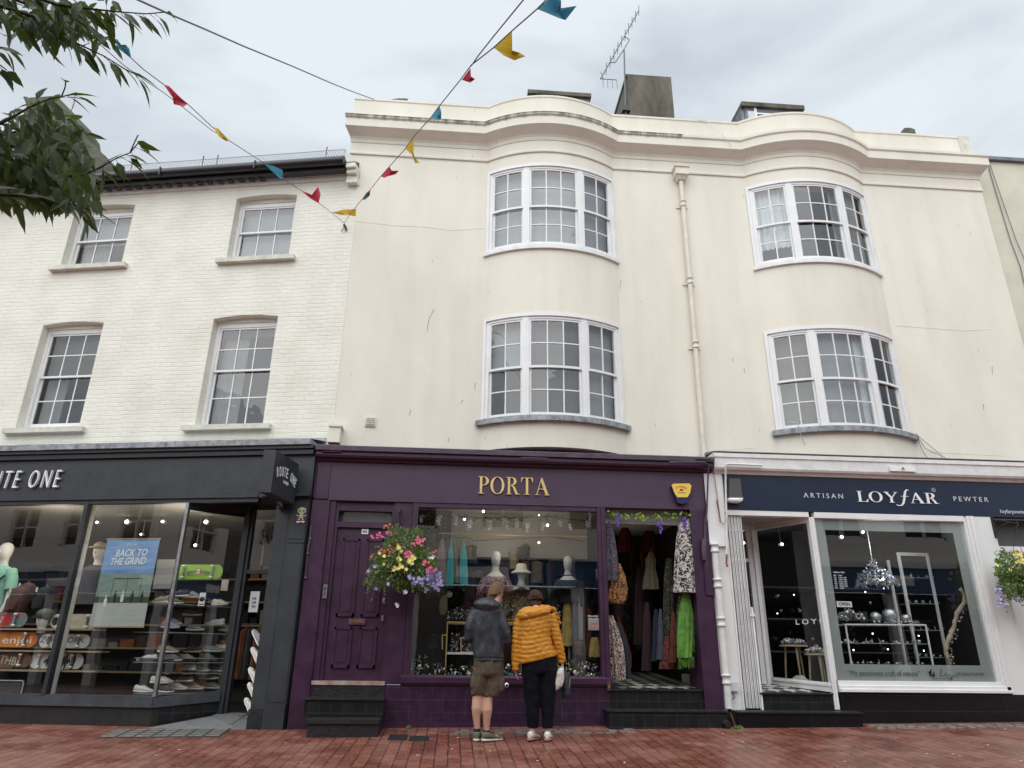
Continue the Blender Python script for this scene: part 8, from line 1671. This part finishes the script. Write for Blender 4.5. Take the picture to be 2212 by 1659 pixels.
for i, (m, a, b0, b1, w_, lab, yy) in enumerate((('cloth_dim', 385, 640, 1060, 26, 'plum scarf leftmost of the long hanging scarves', .8), ('cloth_blue', 440, 680, 1000, 18, 'slate scarf with a teal edge', .6), ('cloth_grey', 468, 680, 990, 14, 'thin lilac grey scarf', .5), ('print_dark', 520, 370, 860, 34, 'dark green printed scarf', .55), ('print_red', 520, 850, 1050, 50, 'red printed skirt hem', .5), ('cloth_rust', 548, 700, 1010, 18, 'rust scarf beside the green one', .35), ('print_dark', 590, 600, 900, 22, 'mottled dark scarf behind the green one', .3), ('cloth_dim', 340, 420, 900, 30, 'dim brown dress at the left of the olive one', 1.3), ('cloth_red', 250, 180, 330, 40, 'dark red paper lantern shape high at left', 1.2), ('cloth_red', 400, 200, 330, 48, 'dark red cloth high in the middle', 1.3), ('cloth_dim', 660, 600, 1000, 20, 'dim scarf at the right jamb', .5))):
    hang('scarf', lab+' in the purple shop doorway', 'scarf', m, [(a, b0, w_*.5, .02), (a, b0+(b1-b0)*.25, w_*.9, .04), (a, b0+(b1-b0)*.7, w_, .05), (a-4, b1, w_*1.1, .05)], yy, folds=9, amp=.012, hanger=False, seed=i)
cr_ = MB(); r = random.Random(3)
for i in range(30):
    x, y_, z = r.uniform(2.2, 3.4), r.uniform(1.5, 2.7), r.uniform(1.3, 2.7); cr_.use(r.choice(['cloth_dim', 'print_dark', 'print_shawl', 'cloth_red', 'velvet', 'print_red']), True); w_ = r.uniform(.07, .13); h = r.uniform(.4, .9)
    cr_.loft([[(x+(ww+.01*math.sin(7*t))*math.cos(t), y_+.05*math.sin(t), z-hh*h) for t in [2*math.pi*j/18 for j in range(18)]] for hh, ww in ((0, .02), (.1, w_*.8), (.6, w_), (1, w_*1.1))])
single(cr_, 'hanging_stock', 'shadowy clothes hanging at the back of the purple doorway', 'clothes', kind='stuff')
mat('door_mat', (.05, .047, .042), .95, var=.2, vs=50); mb = MB().use('door_mat'); mb.add([(2.40, .24, .458), (3.0, .24, .458), (3.0, 1.2, .497), (2.42, 1.2, .497)], [(0, 1, 2, 3)]); single(mb, 'door_mat', 'worn dark mat on the checkered floor of the purple doorway', 'mat', 'R', (2.7, .6, .46))
# ================================================================ goods in the pewter shop
mat('pewter', (.52, .53, .55), .28, metal=.9, var=.35, vs=30, bump=.5, bs=50); mat('pale_wood', (.42, .33, .22), .6, var=.15, vs=8, stretch=(4, 4, 1)); mat('driftwood', (.36, .31, .23), .8, var=.35, vs=14, bump=.6, bs=25); mat('chand_blue', (.45, .52, .62), .2, metal=.6)
CH = T('chandelier', 'domed pewter chandelier of overlapping leaves hanging on a chain in the pewter shop', 'chandelier', 'R', (6.6, .6, 1.6)); y = .6
top = at('R', 'b7', 145, 190, y); hub = at('R', 'b7', 172, 385, y); mb = MB().use('pewter', True); mb.tube([(hub.x, y, 2.95), (hub.x, y, hub.z)], .008, 6); CH.part(mb, 'chain')
c = at('R', 'b7', 205, 540, y); rx = at('R', 'b7', 318, 540, y).x-c.x; hz = at('R', 'b7', 205, 425, y).z-c.z; mb = MB().use('pewter'); r = random.Random(6)
for i in range(620):
    th = math.acos(r.uniform(.05, 1)); a = r.uniform(0, 2*math.pi); n_ = Vector((math.sin(th)*math.cos(a), math.sin(th)*math.sin(a), math.cos(th))); p = Vector((c.x+n_.x*rx, y+n_.y*rx, c.z+n_.z*hz)); mb.use('pewter' if r.random() < .6 else 'chand_blue'); leaf(mb, p, rv(r)+DN*.6, n_+rv(r, .6), r.uniform(.03, .055), r.uniform(.02, .035), r)
for i in range(60): p = Vector((hub.x, y, hub.z))+rv(r, .05)+Vector((0, 0, -.04)); leaf(mb, p, rv(r), rv(r), .04, .025, r)
CH.part(mb, 'shade'); mb = MB().use('lamp_warm', True); p = at('R', 'b7', 186, 498, .3); mb.ball((c.x-.02, y-rx*.7, c.z+hz*.3), .016, 8, 6); CH.part(mb, 'bulb')
DC = T('display_case', 'pale framed glass display case of small pewter pieces in the pewter shop window', 'display case', 'R', (6.3, .4, .8)); y = .30
def NN(k, a, b, yy=.30): p = at('R', k, a, b, yy); return Vector((p.x, yy, p.z))
A_, B_, C_, D_ = NN('b6', 880, 775), NN('b7', 500, 778), NN('b6', 925, 1020), NN('b7', 550, 1025); mb = MB().use('white_gloss')
for p, q in ((A_, B_), (A_, Vector((A_.x, .3, C_.z))), (B_, Vector((B_.x, .3, C_.z))), (A_+Vector((0, .45, 0)), B_+Vector((0, .45, 0))), (A_, A_+Vector((0, .45, 0))), (B_, B_+Vector((0, .45, 0)))): mb.tube([p, q], .014, 4)
DC.part(mb, 'frame'); mb = MB().use('clear_glass'); mb.box(A_.x, B_.x, .31, .74, A_.z-.01, A_.z+.002); zs = NN('b7', 250, 890).z; mb.use('shelf_glass'); mb.box(A_.x, B_.x, .33, .74, zs-.01, zs); DC.part(mb, 'shelf'); mb = MB().use('grey_cloth'); mb.box(A_.x, B_.x, .31, .74, .5, C_.z-.0); DC.part(mb, 'base')
def pew(mb, p, s, kind, r):
    mb.use('pewter', True)
    if kind == 0: mb.lathe(tuple(p), [(.3*s, 0), (.9*s, .5*s), (1.0*s, 1.0*s), (.85*s, 1.5*s), (.5*s, 1.75*s), (.45*s, 1.7*s)], 14)
    elif kind == 1: mb.ball((p.x, p.y, p.z+s*.9), (s, s, s*.9), 12, 8)
    elif kind == 2:
        for j in range(6): d = rv(r)+Vector((0, 0, .5)); leaf(mb, p+Vector((0, 0, s*.3)), d, rv(r), s*1.6, s*.8, r)
    else: mb.tube([p, p+Vector((r.uniform(-.3, .3)*s, 0, s*1.2)), p+Vector((r.uniform(-1, 1)*s, 0, s*2.2))], [s*.3, s*.2, s*.08], 7)
r = random.Random(14); mb = MB()
for zrow in (C_.z, zs):
    x = A_.x+.06
    while x < B_.x-.05: pew(mb, Vector((x, r.uniform(.36, .5), zrow)), r.uniform(.016, .034), r.choice([0, 1, 2, 2, 3]), r); x += r.uniform(.035, .07)
o = DC.part(mb, 'small_pewter'); o['kind'] = 'stuff'
PG = 'pewter pieces on the display case'
def ppiece(name, label, k, a, b, s, kind, yy=.45, grp=PG):
    p = at('R', k, a, b, yy); p = Vector((p.x, yy, p.z)); t = T(name, label, 'pewter piece', 'R', tuple(p), group=grp); mb = MB(); pew(mb, p, s, kind, r); t.part(mb, 'body'); return t
def cluster(label, k, a0, a1, b, h, yy, n, seed, loc):
    r = random.Random(seed); mb = MB()
    for i in range(n):
        p = at('R', k, r.uniform(a0, a1), b, yy); f = 1-abs((p.x-at('R', k, (a0+a1)/2, b, yy).x)/(at('R', k, a1, b, yy).x-at('R', k, (a0+a1)/2, b, yy).x)); pew(mb, Vector((p.x, yy+r.uniform(-.1, .1), p.z+r.random()*h*(.3+.7*f))), r.uniform(.018, .035), r.choice([2, 2, 1, 3]), r)
    single(mb, 'pewter_cluster', label, 'pewter pieces', 'R', loc, kind='stuff')
c_ = at('R', 'b6', 900, 750, .5); cluster('heap of small pewter pieces under the open sign', 'b6', 838, 975, 752, .16, .5, 90, 1, (c_.x, .5, c_.z))
t = T('carriage_clock', 'small dark boxed clock left of the round pewter bowl', 'clock', 'R', tuple(NN('b6', 992, 755))); p = NN('b6', 972, 758, .42); q = NN('b6', 1012, 698, .42); mb = MB().use('ink'); mb.box(p.x, q.x, .42, .5, p.z, q.z); t.part(mb, 'case'); mb = MB().use('sign_white', True); mb.ball(((p.x+q.x)/2, .418, p.z+.05), (.022, .003, .022), 12, 6); t.part(mb, 'face')
ppiece('pewter_bowl', 'round openwork pewter globe on the display case beside the small clock', 'b7', 198, 762, .085, 1)
ppiece('pewter_vase', 'large domed pewter vessel in the middle of the display case top', 'b7', 288, 765, .115, 0, .5)
ppiece('pewter_bowl', 'dark pewter shell bowl at the right end of the display case top', 'b7', 385, 765, .07, 0, .4)
mb = MB()
for i in range(26): p = at('R', 'b7', r.uniform(150, 480), 768, .36); pew(mb, Vector((p.x, .36, p.z)), r.uniform(.012, .025), r.choice([1, 2, 3]), r)
p = NN('b7', 300, 768); single(mb, 'pewter_cluster', 'row of tiny pewter pieces along the front of the display case top', 'pewter pieces', 'R', tuple(p), kind='stuff')
TC = T('tall_cabinet', 'tall narrow white framed glass cabinet behind the display case', 'cabinet', 'R', (7, 1, .5)); y = .85
q = [NN('b7', a, b, y) for a, b in ((342, 332), (525, 328), (640, 1020), (440, 1020))]; xl, xr = (q[0].x+q[3].x)/2, (q[1].x+q[2].x)/2; mb = MB().use('white_gloss'); mb.box(xl, xl+.035, y, y+.04, .5, q[0].z); mb.box(xr-.03, xr, y, y+.04, .5, q[0].z); mb.box(xl+.035, xr-.03, y, y+.04, q[0].z-.05, q[0].z); mb.box(xl-.07, xl-.04, y+.2, y+.24, .5, q[0].z-.1); TC.part(mb, 'frame')
mb = MB().use('shelf_glass')
for z in (.9, 1.3, 1.7, 2.1): mb.box(xl+.04, xr-.03, y+.02, y+.4, z, z+.01)
TC.part(mb, 'shelf'); mb = MB()
for z in (.91, 1.31, 1.71, 2.11):
    for i in range(5): pew(mb, Vector((xl+.1+.12*i, y+.1, z)), r.uniform(.015, .035), r.choice([0, 1, 2, 3]), r)
o = TC.part(mb, 'small_pewter'); o['kind'] = 'stuff'
mb = MB().use('driftwood', True); pts = [NN('b7', a, b, .35) for a, b in ((712, 555), (735, 590), (738, 640), (692, 710), (678, 780), (650, 850), (628, 905), (626, 960), (650, 1025))]; mb.tube(pts, [.03, .02, .03, .034, .032, .034, .034, .034, .03], 10); v_ = remesh(mb, .012, 1, wrink(20, .012)); mb2 = MB().use('driftwood', True); mb2.v, mb2.f = v_; mb2.m = [0]*len(mb2.f); mb2.smooth = [True]*len(mb2.f)
DW = T('driftwood_branch', 'crooked driftwood branch leaning at the right of the pewter shop window', 'branch', 'R', tuple(pts[-1])); DW.part(mb2, 'branch'); mb = MB().use('pewter')
for i in range(110): j = r.uniform(1.5, 7.9); a = pts[int(j)].lerp(pts[int(j)+1], j % 1); leaf(mb, a+Vector((r.uniform(.03, .075), -.02, r.uniform(-.03, .03))), rv(r)+DN*.5, rv(r)+Vector((0, -1, 0)), .028, .016, r)
DW.part(mb, 'hung_jewellery')
t = T('open_sign', 'white sign reading OPEN hung in the pewter shop window', 'sign', 'R', (5.8, .06, 1.5)); p = NN('b6', 830, 668, .06); q = NN('b6', 917, 634, .06); mb = MB().use('sign_white'); mb.box(p.x, q.x, .06, .068, p.z, q.z); t.part(mb, 'card'); mb = MB(); put_text(mb, 'ink', 'OPEN', p.x+.03, .057, p.z+.022, .045, fit=q.x-p.x-.06, extrude=.001, bold=.012); t.part(mb, 'lettering')
t = T('opening_hours', 'white opening hours lettering on the upper left of the pewter shop glass', 'lettering', 'R', (5.8, .015, 2)); mb = MB(); p = NN('b6', 805, 458, .015); 
for i, (a, b) in enumerate((('OPENING TIMES', ''), ('MON', 'CLOSED'), ('TUE', '10.30AM - 5.30PM'), ('WED', '10.30AM - 5.30PM'), ('THU', '10.30AM - 5.30PM'), ('FRI', '10.30AM - 5.30PM'), ('SAT', '10.00AM - 6.00PM'), ('SUN', 'CLOSED'))):
    z = p.z-.030*i-(0 if i == 0 else .015); put_text(mb, 'sign_white', a, p.x, .012, z, .018, fit=.17 if i == 0 else .035, extrude=.0008)
    if b: put_text(mb, 'sign_white', b, p.x+.07, .012, z, .016, fit=.12 if len(b) > 8 else .06, extrude=.0008)
mb.use('sign_white')
t.part(mb, 'print')
def side_table(label, k, a0, a1, b, foot, yy):
    p, q = at('R', k, a0, b, yy), at('R', k, a1, b, yy); cx, rr = (p.x+q.x)/2, (q.x-p.x)/2; z = (p.z+q.z)/2; t = T('side_table', label, 'table', 'R', (cx, yy, .5), group='round pale wooden side tables'); mb = MB().use('pale_wood', True); mb.lathe((cx, yy, z), [(rr, 0), (rr, .022), (rr*.98, .026)], 28, sq=.7); t.part(mb, 'table_top')
    for an in (.6, 2.5, 4.7): mb = MB().use('pale_wood', True); mb.tube([(cx+rr*.6*math.cos(an), yy+rr*.42*math.sin(an), z), (cx+rr*.85*math.cos(an), yy+rr*.6*math.sin(an), .49)], [.02, .013], 8); t.part(mb, 'leg')
    return cx, z+.026, rr
cx, z, rr = side_table('larger round wooden side table behind the angled entrance glass', 'b6', 475, 645, 912, 0, 1.0); cx2, z2, rr2 = side_table('lower round wooden side table touching the white window post', 'b6', 630, 775, 965, 0, .75)
def heap(label, cx, z, yy, rr, n, seed):
    r = random.Random(seed); mb = MB()
    for i in range(n): a, q = r.uniform(0, 6.3), rr*.85*math.sqrt(r.random()); pew(mb, Vector((cx+q*math.cos(a), yy+.6*q*math.sin(a), z+r.random()*.10*(1-q/rr))), r.uniform(.015, .035), r.choice([2, 1, 2, 0]), r)
    single(mb, 'pewter_cluster', label, 'pewter pieces', 'R', (cx, yy, z), kind='stuff')
heap('heap of pewter and grey stone pieces on the larger side table', cx, z, 1.0, rr, 90, 2); heap('clustered small pewter cups on the lower side table', cx2, z2, .75, rr2, 60, 3)
mb = MB().use('off_white', True); p = at('R', 'b6', 600, 1085, .8); mb.loft([[(p.x+w_*(1+.2*math.sin(3*a))*math.cos(a), .8+.12*math.sin(a), .5+z_) for a in [2*math.pi*j/22 for j in range(22)]] for z_, w_ in ((0, .22), (.04, .18), (.09, .09), (.13, .03))]); single(mb, 'pale_stone', 'pale rough stone under the side tables in the pewter shop', 'stone', 'R', (p.x, .8, .5))
for k, a, b, yy, rr, lab in (('b6', 855, 238, .6, .032, 'bright spotlight above the opening hours'), ('b6', 985, 207, .6, .026, 'spotlight beside the chandelier chain'), ('b6', 487, 283, 1.0, .030, 'spotlight over the angled entrance glass'), ('b6', 252, 275, 1.1, .026, 'spotlight over the glass door'), ('b7', 112, 205, .7, .022, 'small spotlight left of the chandelier chain')):
    spot('R', k, a, b, yy, 'lamp_white', rr, lab, 'spotlights in the pewter shop', 2.94)
mb = MB().use('lamp_white', True)
for k, a, b, yy in (('b6', 1003, 576, 1.2), ('b6', 563, 593, 1.8), ('b6', 1048, 832, .5), ('b6', 930, 933, .5), ('b7', 268, 928, .5), ('b7', 490, 937, .5), ('b7', 458, 845, .5), ('b6', 290, 692, 1.8), ('b6', 338, 588, 1.8), ('b6', 462, 708, 1.8), ('b6', 358, 816, 1.8)): p = at('R', k, a, b, yy); mb.ball((p.x, yy, p.z), .009, 7, 5)
single(mb, 'fairy_lights', 'scatter of tiny white points of light among the pewter', 'lights', kind='stuff')
CR = MB(); r = random.Random(9)
for i in range(60): x, y_, z = r.uniform(4.4, 7.9), r.uniform(1.4, 2.6), r.uniform(1.0, 2.0); pew(CR, Vector((x, y_, z)), r.uniform(.02, .05), r.choice([0, 1, 2, 2]), r)
CR.use('blind_dark', False)
for z in (.98, 1.48, 1.98): CR.box(4.4, 7.9, 1.4, 2.7, z-.02, z)
single(CR, 'back_shelves', 'dim shelves of pewter deeper inside the pewter shop', 'shelves', 'R', (6, 2, 1), kind='stuff')
# ================================================================ paving details
mb = MB().use('drain_iron')
def cover(label, k, corners, m='drain_iron', setts=False):
    P_ = []
    for a, b in corners:
        v = ray(k, a, b); z = -.08
        for _ in range(6): t = (z-CAM.z)/v.z; p = CAM+v*t; z = gz(p.x, p.y)
        P_.append(p)
    c = sum(P_, Vector())/4; t = T('drain_cover', label, 'drain cover', 'R', tuple(c)); mb = MB().use(m); mb.add([tuple(p+Vector((0, 0, .006))) for p in P_]+[tuple(p+Vector((0, 0, -.02))) for p in P_], [(0, 1, 2, 3), (0, 4, 5, 1), (1, 5, 6, 2), (2, 6, 7, 3), (3, 7, 4, 0)]); t.part(mb, 'plate')
    mb = MB().use('granite' if setts else 'dark_metal'); nx, ny = (7, 4) if setts else (6, 3)
    for i in range(nx):
        for j in range(ny):
            u0, u1, w0, w1 = (i+.08)/nx, (i+.92)/nx, (j+.1)/ny, (j+.9)/ny; f = lambda u, w_: P_[0].lerp(P_[1], u).lerp(P_[3].lerp(P_[2], u), w_)+Vector((0, 0, .011)); mb.add([tuple(f(u0, w0)), tuple(f(u1, w0)), tuple(f(u1, w1)), tuple(f(u0, w1))], [(0, 1, 2, 3)])
    t.part(mb, 'inset')
cover('left of two small iron covers beside the purple plinth', 'b3', [(500, 1455), (610, 1455), (600, 1490), (480, 1490)]); cover('right of two small iron covers beside the purple plinth', 'b3', [(620, 1465), (735, 1465), (740, 1495), (610, 1495)]); cover('large sett-filled cover in front of the charcoal entrance', 'b1', [(720, 1425), (1420, 1418), (1350, 1470), (600, 1475)], 'drain_iron', True)
mb = MB().use('off_white'); r = random.Random(31)
for k, a, b in (('b1', 205, 1578), ('b1', 960, 1585), ('b2', 790, 1508), ('b2', 885, 1626), ('b2', 135, 1550), ('b3', 670, 1583), ('b3', 880, 1545), ('b3', 920, 1475), ('b4', 250, 1556), ('b4', 545, 1618), ('b4', 50, 1475), ('b5', 250, 1628), ('b5', 975, 1502), ('b5', 850, 1450), ('b6', 878, 1622), ('b6', 250, 1503), ('b7', 885, 1520), ('b7', 672, 1577), ('b7', 712, 1590), ('b7', 508, 1575), ('b7', 990, 1422), ('b7', 1090, 1620), ('b2', 18, 1548)):
    v = ray(k, a, b); z = -.1
    for _ in range(6): t_ = (z-CAM.z)/v.z; p = CAM+v*t_; z = gz(p.x, p.y)
    s_ = r.uniform(.010, .02); mb.add([tuple(p+Vector((s_*math.cos(q)*r.uniform(.6, 1.3), s_*math.sin(q), .004+.004*(j % 2)))) for j, q in enumerate([1.05*j for j in range(6)])], [(0, 1, 2, 3, 4, 5)])
single(mb, 'litter', 'pale petals and scraps scattered on the red brick paving', 'litter', kind='stuff')
